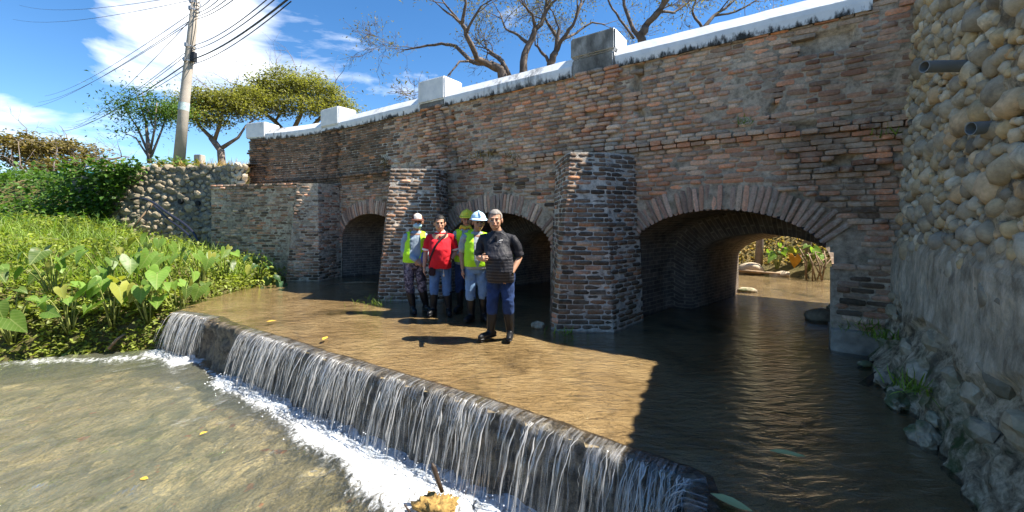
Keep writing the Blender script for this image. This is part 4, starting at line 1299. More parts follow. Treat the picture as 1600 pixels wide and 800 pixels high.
def build_abutment():
    ss = np.arange(0, 5.6, 0.03); zs = np.arange(-0.3, AB_TOP + 0.01, 0.03)
    V = []; N = []
    for s in ss:
        for z in zs:
            p, n = ab_surface(float(s), min(float(z), ab_top(s))); V.append(tuple(p)); N.append(tuple(n))
    V = np.array(V); N = np.array(N)
    z = V[:, 2]
    amp = np.where(z < 1.25, 0.15, 0.06)
    lump = (vnoise(V, 3.2, 173, 4) - 0.5) * amp * 1.3 + (vnoise(V, 11, 175, 3) - 0.5) * np.where(z < 1.25, 0.08, 0.07)
    band = sstep(z + (vnoise(V, 1.6, 177, 2) - 0.5) * 0.8, 0.58, 0.7) * (1 - sstep(z, 1.2, 1.4))
    lump = lump * (1 - 0.75 * band) + 0.05 * band
    V += N * lump[:, None]
    F = [tuple(q) for q in grid_faces(len(ss), len(zs))]
    n0 = len(V); nzs = len(zs)
    # top of the wall back to the embankment
    back = np.array([tuple(ab_surface(float(s), ab_top(s))[0] - ab_surface(float(s), ab_top(s))[1] * 1.2) for s in ss]); V = np.concatenate([V, back])
    for i in range(len(ss) - 1): F.append((i * nzs + nzs - 1, (i + 1) * nzs + nzs - 1, n0 + i + 1, n0 + i))
    obj('mortar_bed', make_mesh('mortar_bed', V, F, False), M['abutment'], abut)
    # cobbles: dart throwing on the unrolled face
    pts = []; tries = 0
    while tries < 16000 and len(pts) < 800:
        tries += 1
        s, z = rng.uniform(0.15, 3.75), rng.uniform(1.05, 3.9)
        if z > ab_top(s) - 0.08: continue
        if z < 1.22 + 0.12 * math.sin(s * 5) and s < 2.5: continue
        r = rng.choice([0.05, 0.06, 0.07, 0.085, 0.105]) if tries < 1500 else rng.choice([0.03, 0.04, 0.05, 0.06])
        if s > 2.2: r *= 1.0
        if all((s - a) ** 2 + ((z - b) * 0.95) ** 2 > (0.88 * (r + c)) ** 2 for a, b, c in pts): pts.append((s, z, r))
    def seen(q):
        p, n = ab_surface(q[0], q[1]); return q[2] / max(p.y, .5) if p.y > 0.5 and 780 < CX + p.x / p.y * F_PX < 1620 else 0
    pts.sort(key=seen, reverse=True); small = Build()
    for (s, z, r) in pts[300:]:
        p, n = ab_surface(s, z); v, f = stone_variant(900 + rng.randrange(10), 2, 0.36)
        R_ = Matrix.Rotation(math.atan2(n.y, n.x) + rng.uniform(-.3, .3), 3, 'Z') @ Matrix.Rotation(rng.uniform(-.5, .5), 3, 'X')
        small.add((v * np.array([r * .8, r * 1.2, r])) @ np.array(R_).T + np.array(tuple(p + n * (0.012 - r * 0.2))), f)
    tag(obj('small_cobbles', small.mesh('small_cobbles', True), M['cobble'], abut), kind='stuff')
    for i, (s, z, r) in enumerate(pts[:300]):
        p, n = ab_surface(s, z)
        o = bpy.data.objects.new('cobble', stone_mesh('c', rng.randrange(12), 'cobble', 0.36)); o.parent = abut
        o.location = p + n * (0.012 - r * 0.22) - wloc(abut); o.rotation_euler = (rng.uniform(-0.4, 0.4), rng.uniform(-0.5, 0.5), math.atan2(n.y, n.x) + rng.uniform(-0.3, 0.3))
        o.scale = (r * 0.85, r * rng.uniform(0.95, 1.3), r * rng.uniform(0.8, 1.15)); COL.objects.link(o)
    LOW = []
    for _ in range(6000):
        s, z, r = rng.uniform(0.3, 3.5), rng.uniform(0.0, 0.72), rng.choice([.04, .05, .07, .09, .11])
        if len(LOW) < 22 and all((s - a) ** 2 + (z - b) ** 2 > (0.95 * (r + c)) ** 2 for a, b, c in LOW): LOW.append((s, z, r))
    # larger stones bedded in the lower part and mossy boulders at the foot
    for (s, z, r) in [(2.95, 0.95, 0.13), (2.62, 1.05, 0.10)] + LOW:
        p, n = ab_surface(s, z); o = bpy.data.objects.new('bedded_stone', stone_mesh('r', rng.randrange(10), 'boulder', 0.5)); o.parent = abut
        o.location = p + n * (0.02 - r * 0.35) - wloc(abut); o.scale = (r * 0.6, r * 1.25, r * 0.95); o.rotation_euler = (0, rng.uniform(-.3, .3), math.atan2(n.y, n.x)); COL.objects.link(o)
    for (s, r) in [(1.4, 0.10), (1.9, 0.11), (2.5, 0.10)]:
        p, n = ab_surface(s, 0.0); o = bpy.data.objects.new('mossy_boulder', stone_mesh('m', rng.randrange(6), 'boulder', 0.5)); o.parent = abut
        o.location = p + n * r * 0.12 + Vector((0, 0, r * 0.25)) - wloc(abut); o.scale = (r * 0.85, r * 1.25, r * 0.8); o.rotation_euler = (0, 0, math.atan2(n.y, n.x) + rng.uniform(-.3, .3)); COL.objects.link(o)
build_abutment()

# rubble retaining wall at the left
rub = empty('rubble_retaining_wall', (-9.8, 12.0, 0.8))
tag(rub, 'curving grey rubble-stone retaining wall with drain holes left of the bridge', 'wall')
def rub_point(s):
    pts_ = [Vector((-7.72, 11.55, 0)), Vector((-8.6, 12.05, 0)), Vector((-10.2, 12.25, 0)), Vector((-11.8, 12.2, 0)), Vector((-14.0, 12.6, 0))]
    for a, b in zip(pts_[:-1], pts_[1:]):
        L = (b - a).length
        if s <= L: break
        s -= L
    t = (b - a).normalized(); n = Vector((-t.y, t.x, 0))
    if n.y > 0: n = -n
    return a + t * min(s, L), n
def build_rubble():
    ss = np.arange(0, 6.7, 0.08); zs = np.arange(0.0, 3.2, 0.08)
    V = []; N = []
    top = lambda s: 3.16 - 0.07 * max(0, s - 3.5) ** 1.5
    for s in ss:
        p, n = rub_point(float(s))
        for z in zs:
            zz = min(float(z), top(s)); V.append(tuple(p + n * (0.22 * (1 - zz / 3.1)) + Vector((0, 0, zz)))); N.append(tuple(n))
    V = np.array(V) + np.array(N) * ((vnoise(np.array(V), 5, 181, 3) - 0.5) * 0.10)[:, None]
    F = [tuple(q) for q in grid_faces(len(ss), len(zs))]; n0 = len(V)
    V = np.concatenate([V, np.array([tuple(rub_point(float(s))[0] - rub_point(float(s))[1] * 0.6 + Vector((0, 0, top(s)))) for s in ss])])
    nzs = len(zs)
    for i in range(len(ss) - 1): F.append((i * nzs + nzs - 1, (i + 1) * nzs + nzs - 1, n0 + i + 1, n0 + i))
    obj('mortar_bed', make_mesh('mortar_bed', V, F, True), M['rubble_mortar'], rub)
    pts = []; tries = 0
    while tries < 30000 and len(pts) < 300:
        tries += 1
        s, z = rng.uniform(0.02, 5.2), rng.uniform(0.55, 3.14)
        if z > top(s): continue
        if s > 3.4 and z < 0.9: continue
        if s < 1.1 and z < 2.3: continue
        r = rng.choice([0.07, 0.09, 0.11, 0.125]) if tries < 9000 else rng.choice([0.045, 0.06])
        if all((s - a) ** 2 + (z - b) ** 2 > (0.78 * (r + c)) ** 2 for a, b, c in pts): pts.append((s, z, r))
    holes = [(2.55, 2.05), (1.95, 2.0), (0.75, 1.9)]
    for s, z, r in pts:
        if any(abs(s - a) < 0.13 and abs(z - b) < 0.13 for a, b in holes): continue
        p, n = rub_point(s)
        o = bpy.data.objects.new('stone', stone_mesh('r', rng.randrange(10), 'pale_rubble' if s < 0.75 and z > 2.3 else 'rubble', 0.5)); o.parent = rub  # upper right corner stones are paler: sunlight painted into their colour
        o.location = p + n * (0.22 * (1 - z / 3.1) + 0.01) + Vector((0, 0, z)) - wloc(rub); o.rotation_euler = (rng.uniform(-.5, .5), rng.uniform(-.5, .5), math.atan2(n.y, n.x))
        o.scale = (r * 0.5, r * rng.uniform(1.0, 1.35), r * rng.uniform(0.8, 1.1)); COL.objects.link(o)
    for a, b in holes:
        p, n = rub_point(a); B = Build(); c = p + n * (0.22 * (1 - b / 3.1)) + Vector((0, 0, b))
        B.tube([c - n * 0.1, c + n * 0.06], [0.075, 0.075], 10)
        obj('drain_hole', B.mesh('drain_hole'), M['hollow'], rub)  # solid dark plug, paints the shade in the drain hole
build_rubble()
# ------------------------------------------------------------------ plants
def gh(x, y): return float(ground_height(np.array([[x, y, 0.0]]))[0])

def leaves_mesh(name, P, D, size, aspect=0.45, fold=0.15, up_jit=0.5, seed=1):
    """one folded leaf (4 triangles) for each point P along direction D"""
    r = np.random.RandomState(seed); n = len(P); P = np.asarray(P, float); D = np.asarray(D, float)
    D = D / np.maximum(1e-6, np.linalg.norm(D, axis=1))[:, None]
    up = np.stack([r.normal(0, up_jit, n), r.normal(0, up_jit, n), np.ones(n)], 1)
    S = np.cross(D, up); S /= np.maximum(1e-6, np.linalg.norm(S, axis=1))[:, None]
    U = np.cross(S, D)
    L = (size if hasattr(size, '__len__') else np.full(n, size)) * r.uniform(0.7, 1.3, n)
    L = L[:, None]; W = L * aspect * 0.5
    base = P; mid = P + D * L * 0.5; tip = P + D * L - U * L * 0.18
    a = mid + S * W + U * L * fold; b = mid - S * W + U * L * fold
    V = np.stack([base, a, tip, b, mid], 1).reshape(-1, 3)
    k = np.arange(n) * 5
    F = np.concatenate([np.stack([k, k+4, k+1], 1), np.stack([k+4, k+2, k+1], 1), np.stack([k, k+3, k+4], 1), np.stack([k+4, k+3, k+2], 1)])
    return make_mesh(name, V, F)

def blades_mesh(name, P, D, length, width, bend=0.4, seed=1):
    """curved grass blades: three segments each"""
    r = np.random.RandomState(seed); P = np.asarray(P, float); n = len(P); D = np.asarray(D, float)
    D = D / np.linalg.norm(D, axis=1)[:, None]
    L = (length * r.uniform(0.55, 1.3, n))[:, None]; an = r.uniform(0, 2*np.pi, n)
    S = np.stack([np.cos(an), np.sin(an), 0*an], 1); bd = np.cross(D, S); bd /= np.linalg.norm(bd, axis=1)[:, None]
    w = (width * r.uniform(0.6, 1.4, n))[:, None]
    rows = []
    for t, wt in ((0, 1.0), (0.4, 0.9), (0.75, 0.6), (1.0, 0.08)):
        c = P + D * L * t + bd * L * bend * t * t - np.array([0, 0, 1]) * L * 0.25 * bend * t * t
        rows += [c + S * w * wt * 0.5, c - S * w * wt * 0.5]
    V = np.stack(rows, 1).reshape(-1, 3); k = np.arange(n) * 8
    F = np.concatenate([np.stack([k+2*i, k+2*i+1, k+2*i+3, k+2*i+2], 1) for i in range(3)])
    return make_mesh(name, V, F)

# heart-shaped taro leaf, unit length, hanging from its stalk point near the notch
def taro_leaf(seed):
    r = random.Random(seed)
    out = [(0.0, 0.10), (0.16, -0.17), (0.33, -0.20), (0.44, 0.02), (0.40, 0.30), (0.25, 0.60), (0.0, 0.98), (-0.25, 0.60), (-0.40, 0.30), (-0.44, 0.02), (-0.33, -0.20), (-0.16, -0.17)]
    V = []; cup = r.uniform(0.10, 0.28); droop = r.uniform(0.1, 0.4); wav = r.uniform(0.02, 0.05)
    for k, (x, y) in enumerate(out): V.append((x, y, cup * abs(x) - droop * y * y + wav * math.sin(k * 2.3 + seed)))
    mid = [(0.0, 0.10), (0.0, 0.35), (0.0, 0.65)]
    V += [(x, y, -droop * y * y - 0.02) for x, y in mid[1:]]
    for s in (1, -1): V.append((0.2 * s, 0.28, cup * 0.2 - droop * 0.08 - 0.0))
    F = [(0, 1, 2), (0, 2, 14), (2, 3, 14), (3, 4, 14), (0, 14, 12), (14, 4, 12), (4, 5, 12), (12, 5, 13), (5, 6, 13),
         (0, 10, 11)[::1], (0, 15, 10), (10, 15, 9), (9, 15, 8), (0, 12, 15), (15, 12, 8), (8, 12, 7), (12, 13, 7), (7, 13, 6)]
    return make_mesh('leaf', V, F, True)
TARO = {}
for mt in ('taro', 'taro_dark', 'taro_yellow'):
    TARO[mt] = []
    for i in range(5):
        me = taro_leaf(i + 1); me.materials.append(M[mt]); TARO[mt].append(me)

def taro_plant(x, y, n, size, height, label, mat='taro', lean=(0.15, -0.5), group='taro plants on the left bank'):
    z = max(gh(x, y), -0.7)
    root = empty('taro_plant', (x, y, z)); tag(root, label, 'plant', group); n += 3
    B = Build(); tips = []
    for i in range(n):
        an = 2 * math.pi * (i + rng.random() * 0.6) / n; sp = rng.uniform(0.15, 0.5) * height
        tip = Vector((x + math.cos(an) * sp + lean[0] * height * 0.4, y + math.sin(an) * sp * 0.8 + lean[1] * height * 0.4, z + height * rng.uniform(0.55, 1.1)))
        p0 = Vector((x + math.cos(an) * 0.03, y + math.sin(an) * 0.03, z - 0.05))
        c = p0.lerp(tip, 0.5) + Vector((-math.cos(an) * 0.04, 0, 0.10 * height))
        B.tube([p0, p0.lerp(c, 0.6), c, c.lerp(tip, 0.6) + Vector((0, 0, 0.02)), tip], [0.013, 0.011, 0.009, 0.007, 0.006], 5)
        tips.append((tip, an))
    obj('stalks', B.mesh('stalks', True), M['stem'], root)
    for tip, an in tips:
        o = bpy.data.objects.new('leaf', rng.choice(TARO['taro_yellow' if rng.random() < 0.10 else mat])); o.parent = root; o.location = tip - wloc(root)
        yaw = math.atan2(math.sin(an) - 0.9, math.cos(an) + 0.5) - math.pi / 2 + rng.gauss(0, 0.6)
        o.rotation_euler = (-rng.uniform(0.2, 1.4), rng.gauss(0, 0.4), yaw); s = size * rng.uniform(0.33, 0.82); o.scale = (s, s, s)
        COL.objects.link(o)
    return root

TARO_SPOTS = [  # x, y, leaves, leaf size, height, label
 (-7.75, 6.15, 7, 0.42, 0.75, 'broad-leaved taro plant at the pool edge, farthest left of the front row'),
 (-7.15, 6.42, 7, 0.40, 0.70, 'broad-leaved taro plant at the pool edge, second from the left of the front row'),
 (-6.65, 6.62, 8, 0.42, 0.75, 'leafy taro plant leaning over the white foam tongue of the pool'),
 (-6.2, 6.78, 8, 0.44, 0.85, 'large pale green taro plant just left of the short waterfall'),
 (-5.95, 7.1, 8, 0.40, 0.80, 'taro plant right behind the short waterfall'),
 (-6.0, 7.55, 6, 0.36, 0.62, 'taro plant on the bank beside the brown apron'),
 (-6.6, 7.35, 7, 0.42, 0.85, 'taro plant in the second row above the short waterfall'),
 (-7.2, 7.1, 7, 0.42, 0.80, 'taro plant in the second row above the foam tongue'),
 (-7.9, 6.85, 7, 0.40, 0.80, 'taro plant in the second row near the left edge'),
 (-6.35, 8.1, 7, 0.38, 0.80, 'taro plant in the third row below the stone wall'),
 (-7.05, 7.9, 6, 0.38, 0.85, 'taro plant in the third row among the tall grass'),
 (-6.35, 8.8, 6, 0.36, 0.75, 'taro plant with upright leaves left of the wing wall foot'),
 (-8.6, 6.5, 6, 0.40, 0.75, 'dim taro plant at the far left of the pool bank'),
]
for a in TARO_SPOTS: taro_plant(*a)
for a in [(-5.95, 9.35, 6, 0.30, 0.62, 'dark blue-green taro plant at the left foot of the wing wall'), (-5.55, 9.25, 7, 0.30, 0.66, 'dark blue-green taro plant in front of the middle of the wing wall'),
          (-5.15, 9.45, 5, 0.24, 0.40, 'small dark taro plant at the foot of the battered end buttress')]:
    taro_plant(*a, mat='taro_dark', group='dark taro plants by the wing wall')

def scatter(n, fn):
    P = []
    while len(P) < n:
        q = fn()
        if q is not None: P.append(q)
    return np.array(P)
def on_bank(xlo, xhi, ylo, yhi, cond=None):
    def f():
        x, y = rng.uniform(xlo, xhi), rng.uniform(ylo, yhi)
        return (x, y) if (cond is None or cond(x, y)) else None
    return f
def bank_points(n, f):
    XY = scatter(n, f); Z = ground_height(np.c_[XY, np.zeros(len(XY))]); return np.c_[XY, Z]
def outside(x, y):
    d, i = poly_dist(np.array([[x, y]]), RIVER); return not i[0]

# tall grass on the left slope: uncountable
_r = np.random.RandomState(3)
def bank_mask_points(n, xlo, xhi, ylo, yhi, cond):
    out = []
    while sum(len(a) for a in out) < n:
        XY = np.c_[_r.uniform(xlo, xhi, 4000), _r.uniform(ylo, yhi, 4000)]
        d, i = poly_dist(XY, RIVER); k = (~i) & cond(XY[:, 0], XY[:, 1], d)
        out.append(XY[k])
    XY = np.concatenate(out)[:n]
    return np.c_[XY, ground_height(np.c_[XY, np.zeros(len(XY))])]
P = bank_mask_points(8500, -14, -6.0, 6.0, 11.8, lambda x, y, d: (d > 0.75) & (vnoise(np.c_[x, y, 0*x], 0.8, 201, 2) > 0.30) & (d + (y-8.5)*0.3 > 0.8))
P[:, 2] -= 0.03
D = np.c_[_r.normal(0.1, 0.35, len(P)), _r.normal(-0.15, 0.35, len(P)), np.ones(len(P))]
tag(obj('tall_grass', blades_mesh('tall_grass', P, D, 0.52, 0.016, 0.7, 5), M['grass']), 'mass of bright green reedy grass on the left bank', 'grass', kind='stuff')
P = np.concatenate([bank_mask_points(17000, -13.5, -5.3, 5.8, 11.5, lambda x, y, d: d > 0.02), bank_mask_points(4500, -13, -5.3, 3, 7.2, lambda x, y, d: d < 0.6)])
hgt = _r.uniform(0.0, 1.0, len(P)) * np.clip(vnoise(P * np.array([1, 1, 0]), 1.1, 209, 2) - 0.22, 0, 1) ** 1.3; P[:, 2] += hgt * 1.25 + 0.02
D = np.c_[_r.normal(0, 1, len(P)), _r.normal(-0.3, 1, len(P)), _r.normal(0.15, 0.5, len(P))]
tag(obj('weeds', leaves_mesh('weeds', P, D, 0.10, 0.5, 0.1, 0.5, 7), M['cover']), 'low yellow-green leafy weeds covering the left bank between the taro plants', 'weeds', kind='stuff')
# vines hanging over the left end of the stone wall and the slope beside it
def vine_pts():
    out = []
    while len(out) < 15000:
        x = rng.uniform(-24, -10.0); y = rng.uniform(10.6, 18)
        if x < -17 and rng.random() < 0.3: continue
        if x > -11.2 and y < 12.0: continue
        edge = -11.0 - 0.9 * (12.3 - y)
        if y < 12.3 and x > edge: continue
        out.append((x, y))
    XY = np.array(out); return np.c_[XY, ground_height(np.c_[XY, np.zeros(len(XY))])]
P = vine_pts()
E = []
while len(E) < 3800:
    z = rng.uniform(0.9, 3.3); lim = -11.0 - (3.25 - z) * 0.75; x = lim - abs(rng.gauss(0, 1.3))
    if x > -15: E.append((x, 12.15 - 0.10 * (3.2 - z) - rng.uniform(0.0, 0.35), z - 0.25))
P = np.concatenate([P, np.array(E)])
bulge = vnoise(P, 1.0, 207, 2); P[:, 2] += _r.uniform(0.0, 0.75, len(P)) * bulge + 0.02; P[:, 1] -= _r.uniform(0, 0.5, len(P)) * bulge
D = np.c_[_r.normal(0, 1, len(P)), _r.normal(-0.6, 0.8, len(P)), _r.normal(-0.1, 0.6, len(P))]
tag(obj('vine_thicket', leaves_mesh('vine_thicket', P, D, 0.13, 0.75, 0.1, 0.5, 9), M['vine']), 'green vine thicket spilling over the left end of the stone wall', 'vines', kind='stuff')
P = np.array([(x, y, gh(x, y)) for x, y in [(rng.uniform(-12.0, -8.2), rng.uniform(12.45, 13.3)) for _ in range(1100)]])
D = np.c_[_r.normal(0, 0.4, len(P)), _r.normal(0, 0.4, len(P)), np.ones(len(P))]
tag(obj('dry_grass', blades_mesh('dry_grass', P, D, 0.36, 0.016, 0.6, 11), M['drygrass']), 'dry straw-coloured grass along the top of the stone wall', 'grass', kind='stuff')
# weeds on the mud strip by the wing wall
P = bank_mask_points(1600, -6.6, -5.1, 7.4, 9.7, lambda x, y, d: d < 0.9); P[:, 2] += 0.03
D = np.c_[_r.normal(0, 0.6, len(P)), _r.normal(-0.2, 0.6, len(P)), np.ones(len(P))]
tag(obj('creeping_weeds', leaves_mesh('creeping_weeds', P, D, 0.07, 0.5, 0.1, 0.5, 13), M['cover']), 'creeping weeds on the mud strip at the left edge of the apron', 'weeds', kind='stuff')

# tufts growing out of the brickwork
def wall_tuft(u, z, n, L, mat, label, out=0.03, spread=0.12, droop=-0.1):
    p, nin = wall_frame(u); c = Vector((p.x, p.y, z)) - nin * out
    P = np.array([tuple(c + ET * rng.gauss(0, spread) + Vector((0, 0, rng.gauss(0, 0.025)))) for _ in range(n)])
    D = np.array([tuple(-nin * rng.uniform(0.3, 1.0) + ET * rng.gauss(0, 0.5) + Vector((0, 0, rng.uniform(droop, 0.9)))) for _ in range(n)])
    o = obj('wall_weed', blades_mesh('wall_weed', P, D, L, 0.012, 0.9, int(abs(u) * 31)), M[mat], None, at=c); tag(o, label, 'weed', 'weeds growing from the bridge wall', kind='stuff')
wall_tuft(5.3, 2.72, 60, 0.16, 'drygrass', 'dry brown fern tuft growing from the wall above the middle arch', spread=0.22)
wall_tuft(4.55, 2.66, 40, 0.13, 'brownleaf', 'dead weed clump beside the dry fern above the middle arch', spread=0.1)
wall_tuft(8.2, 2.92, 50, 0.18, 'brownleaf', 'dead weed clump in the wall above the left buttress', spread=0.06, droop=-0.9)
wall_tuft(0.86, 2.78, 26, 0.08, 'grass', 'tiny green weed in the red brickwork above the right arch', spread=0.05)
wall_tuft(-0.55, 2.45, 30, 0.12, 'grass', 'weeds in the ragged bricks beside the cobble wall', 0.05, 0.10)
wall_tuft(-0.35, 0.32, 70, 0.12, 'grass', 'green moss and weeds on the footing of the right pier', 0.12, 0.18)
def ground_tuft(x, y, z, n, L, mat, label, spread=0.1):
    P = np.array([(x + rng.gauss(0, spread), y + rng.gauss(0, spread), z) for _ in range(n)]); D = np.c_[_r.normal(0, .6, n), _r.normal(-.2, .6, n), np.ones(n)]
    tag(obj('weed_tuft', blades_mesh('weed_tuft', P, D, L, 0.012, 0.8, n), M[mat], None, at=(x, y, z)), label, 'weed', 'weeds at the foot of the masonry', kind='stuff')
ground_tuft(0.72, 5.33, 0.0, 40, 0.09, 'grass', 'small weeds at the foot of the right buttress', 0.1)
ground_tuft(-2.45, 7.32, 0.0, 70, 0.10, 'grass', 'small weeds at the left foot of the left buttress', 0.22)
for (s, z, n_, L, lab) in [(1.1, 0.36, 40, 0.10, 'small green weed on the abutment foot next to the driftwood'), (2.35, 0.28, 50, 0.14, 'fern-like green weed low on the abutment near the bottom edge')]:
    p, n = ab_surface(s, z); ground_tuft(p.x + n.x * 0.14, p.y + n.y * 0.14, z, n_, L, 'grass', lab, 0.05)

# ------------------------------------------------------------------ trees
def grow(B, p, d, L, r, depth, R, tips, spread=0.5, gravity=0.0, shrink=0.74, wob=0.22, kids=(2, 3)):
    pts = [p.copy()]; rad = [r]; n = 4; q = p.copy(); dd = d.normalized()
    for i in range(n):
        dd = (dd + Vector((R.gauss(0, wob), R.gauss(0, wob), R.gauss(0, wob) + gravity)) * 0.5).normalized()
        q = q + dd * (L / n); pts.append(q.copy()); rad.append(max(0.005, r * (1 - 0.45 * (i + 1) / n)))
    B.tube(pts, rad, 6 if r > 0.05 else 4, caps=(depth == 0))
    if depth == 0:
        tips.append((q, dd)); return
    if depth <= 2: tips.append((pts[2], dd))
    for k in range(R.randint(*kids)):
        a = Vector((R.gauss(0, 1), R.gauss(0, 1), R.gauss(0.1, 0.8))); a = (a - dd * a.dot(dd)).normalized()
        nd = (dd + a * R.uniform(0.5, 1.2) * spread * 1.4).normalized()
        st = pts[-1] if k == 0 or R.random() < 0.55 else pts[R.choice([2, 3])]
        grow(B, st, nd, L * shrink * R.uniform(0.75, 1.2), rad[-1] * (0.85 if k == 0 else 0.62), depth - 1, R, tips, spread, gravity, shrink, wob, kids)

def tree(label, base, limbs, depth, L, seed, leafmat, nleaf, leafsize, bark='bark', leafspread=0.5, spread=0.55, gravity=0.02, shrink=0.74, group='trees behind the bridge', kids=(2, 4), aspect=0.4):
    """limbs: polylines of (point, radius) for the trunk and main limbs; growth starts from each limb's end"""
    R = random.Random(seed); root = empty('tree', base); tag(root, label, 'tree', group)
    B = Build(); tips = []
    for pl, grows in limbs:
        pts = [Vector(p) for p, r in pl]; rad = [r for p, r in pl]
        # soften each polyline with jittered in-between points
        P2 = []; R2 = []
        for i in range(len(pts) - 1):
            for k in range(3):
                f = k / 3; P2.append(pts[i].lerp(pts[i+1], f) + Vector((R.gauss(0, 1), R.gauss(0, 1), R.gauss(0, 1))) * rad[i] * (0.25 if k else 0)); R2.append(rad[i] * (1-f) + rad[i+1] * f)
        P2.append(pts[-1]); R2.append(rad[-1]); B.tube(P2, R2, 8)
        d = (pts[-1] - pts[-2]).normalized()
        for g in range(grows):
            a = Vector((R.gauss(0, 1), R.gauss(0, 1), R.gauss(0.3, 0.6))); st = P2[-1 - (g % 3)]
            grow(B, st, (d + a * 0.45).normalized(), L * R.uniform(0.8, 1.2), rad[-1] * 0.75, depth, R, tips, spread, gravity, shrink, 0.22, kids)
    obj('trunk', B.mesh('trunk', True), M[bark], root)
    r = np.random.RandomState(seed)
    T = np.array([tuple(t[0]) for t in tips]); per = max(1, nleaf // len(T))
    P = np.repeat(T, per, 0); P = P + r.normal(0, leafspread, P.shape) * np.array([1, 1, 0.6])
    D = np.c_[r.normal(0, 1, len(P)), r.normal(0, 1, len(P)), r.normal(-0.4, 0.6, len(P))]
    obj('crown', leaves_mesh('crown', P, D, leafsize, aspect, 0.1, 0.6, seed), M[leafmat], root)

def limb(Y, *pp):
    """limb given by photo pixels and depth offsets: (x, y, dY, radius)"""
    return [(px(a, b, Y + dy), r * 0.8) for a, b, dy, r in pp]
Y1 = 15.0
tree('nearly bare tree leaning left behind the parapet between the two middle posts', px(790, 190, Y1),
     [(limb(Y1, (792, 190, 0, .27), (784, 110, 0, .23), (765, 100, 0, .2)), 0),
      (limb(Y1, (770, 103, 0, .17), (745, 92, -.5, .13), (732, 62, -1, .11), (722, 38, -1.2, .09)), 3),
      (limb(Y1, (770, 103, 0, .15), (735, 95, .3, .11), (712, 72, .6, .085), (690, 68, 1, .07), (655, 74, 1.2, .05), (632, 78, 1.4, .03)), 3),
      (limb(Y1, (735, 95, .3, .06), (718, 96, 0, .05), (700, 118, -.4, .03)), 2),
      (limb(Y1, (722, 38, -1.2, .08), (728, 5, -1.5, .06), (722, -30, -1.6, .04)), 3),
      (limb(Y1, (795, 118, 0, .13), (786, 100, 0, .12), (780, 90, .2, .11)), 2)], 4, 0.95, 21, 'fewleaf', 2600, 0.11, leafspread=0.30, gravity=0.0)
Y2 = 16.0
tree('nearly bare forked tree behind the parapet just left of the large dark post', px(820, 190, Y2),
     [(limb(Y2, (814, 190, 0, .26), (818, 110, 0, .2), (826, 70, .2, .16), (836, 45, .3, .14), (848, 32, .4, .11), (853, 10, .4, .1)), 3),
      (limb(Y2, (826, 68, .2, .1), (810, 55, .5, .07), (790, 45, .8, .05), (782, 22, 1, .035)), 3),
      (limb(Y2, (836, 45, .3, .09), (832, 22, 0, .07), (815, 5, -.4, .05)), 3),
      (limb(Y2, (853, 20, .4, .07), (862, 5, .2, .06), (880, -10, .2, .05)), 3)], 4, 0.95, 22, 'fewleaf', 3200, 0.12, leafspread=0.35, gravity=0.0)
Y3 = 17.0
tree('spreading bare tree just left of the large dark post, right of the forked tree', px(862, 170, Y3),
     [(limb(Y3, (862, 175, 0, .24), (860, 100, 0, .2), (868, 82, 0, .17)), 1),
      (limb(Y3, (868, 82, 0, .12), (872, 60, .3, .1), (858, 40, .5, .08), (850, 25, .6, .06)), 2),
      (limb(Y3, (868, 82, 0, .12), (878, 62, -.3, .1), (895, 40, -.4, .08), (908, 5, -.5, .06)), 3),
      (limb(Y3, (878, 62, -.3, .08), (900, 52, .3, .06), (925, 35, .6, .05), (945, 38, .8, .03)), 2),
      (limb(Y3, (860, 100, 0, .1), (848, 84, .2, .08), (836, 70, .3, .05)), 2)], 4, 0.95, 23, 'fewleaf', 2600, 0.11, leafspread=0.35, gravity=0.0)
Y4 = 14.0
tree('bare tree with thick lopped limbs behind the parapet right of the large dark post', px(1002, 150, Y4),
     [(limb(Y4, (1004, 160, 0, .25), (1003, 62, 0, .19), (1008, 42, 0, .17)), 1),
      (limb(Y4, (1000, 60, 0, .12), (988, 42, .3, .09), (975, 8, .5, .07), (972, -20, .5, .05)), 2),
      (limb(Y4, (1008, 42, 0, .14), (1030, 18, -.3, .12), (1048, -8, -.4, .1)), 3),
      (limb(Y4, (990, 60, 0, .06), (968, 30, .3, .05), (952, 5, .4, .04)), 2),
      (limb(Y4, (1030, 18, -.3, .07), (1052, 20, .2, .05), (1075, 5, .4, .04)), 3)], 4, 0.9, 24, 'fewleaf', 2400, 0.11, leafspread=0.3, gravity=0.0)
tree('thin bare tree behind the right part of the whitewashed coping', px(1110, 120, Y4 + 2),
     [(limb(Y4 + 2, (1095, 140, 0, .16), (1098, 45, 0, .11), (1115, 25, .2, .08), (1140, 8, .3, .06)), 3),
      (limb(Y4 + 2, (1098, 45, 0, .07), (1082, 20, .3, .06), (1088, -6, .4, .04)), 3), (limb(Y4 + 2, (1115, 25, .2, .06), (1150, 18, .4, .05), (1190, -4, .5, .03)), 3)], 3, 0.85, 25, 'fewleaf', 2000, 0.10, leafspread=0.3, gravity=0.0)

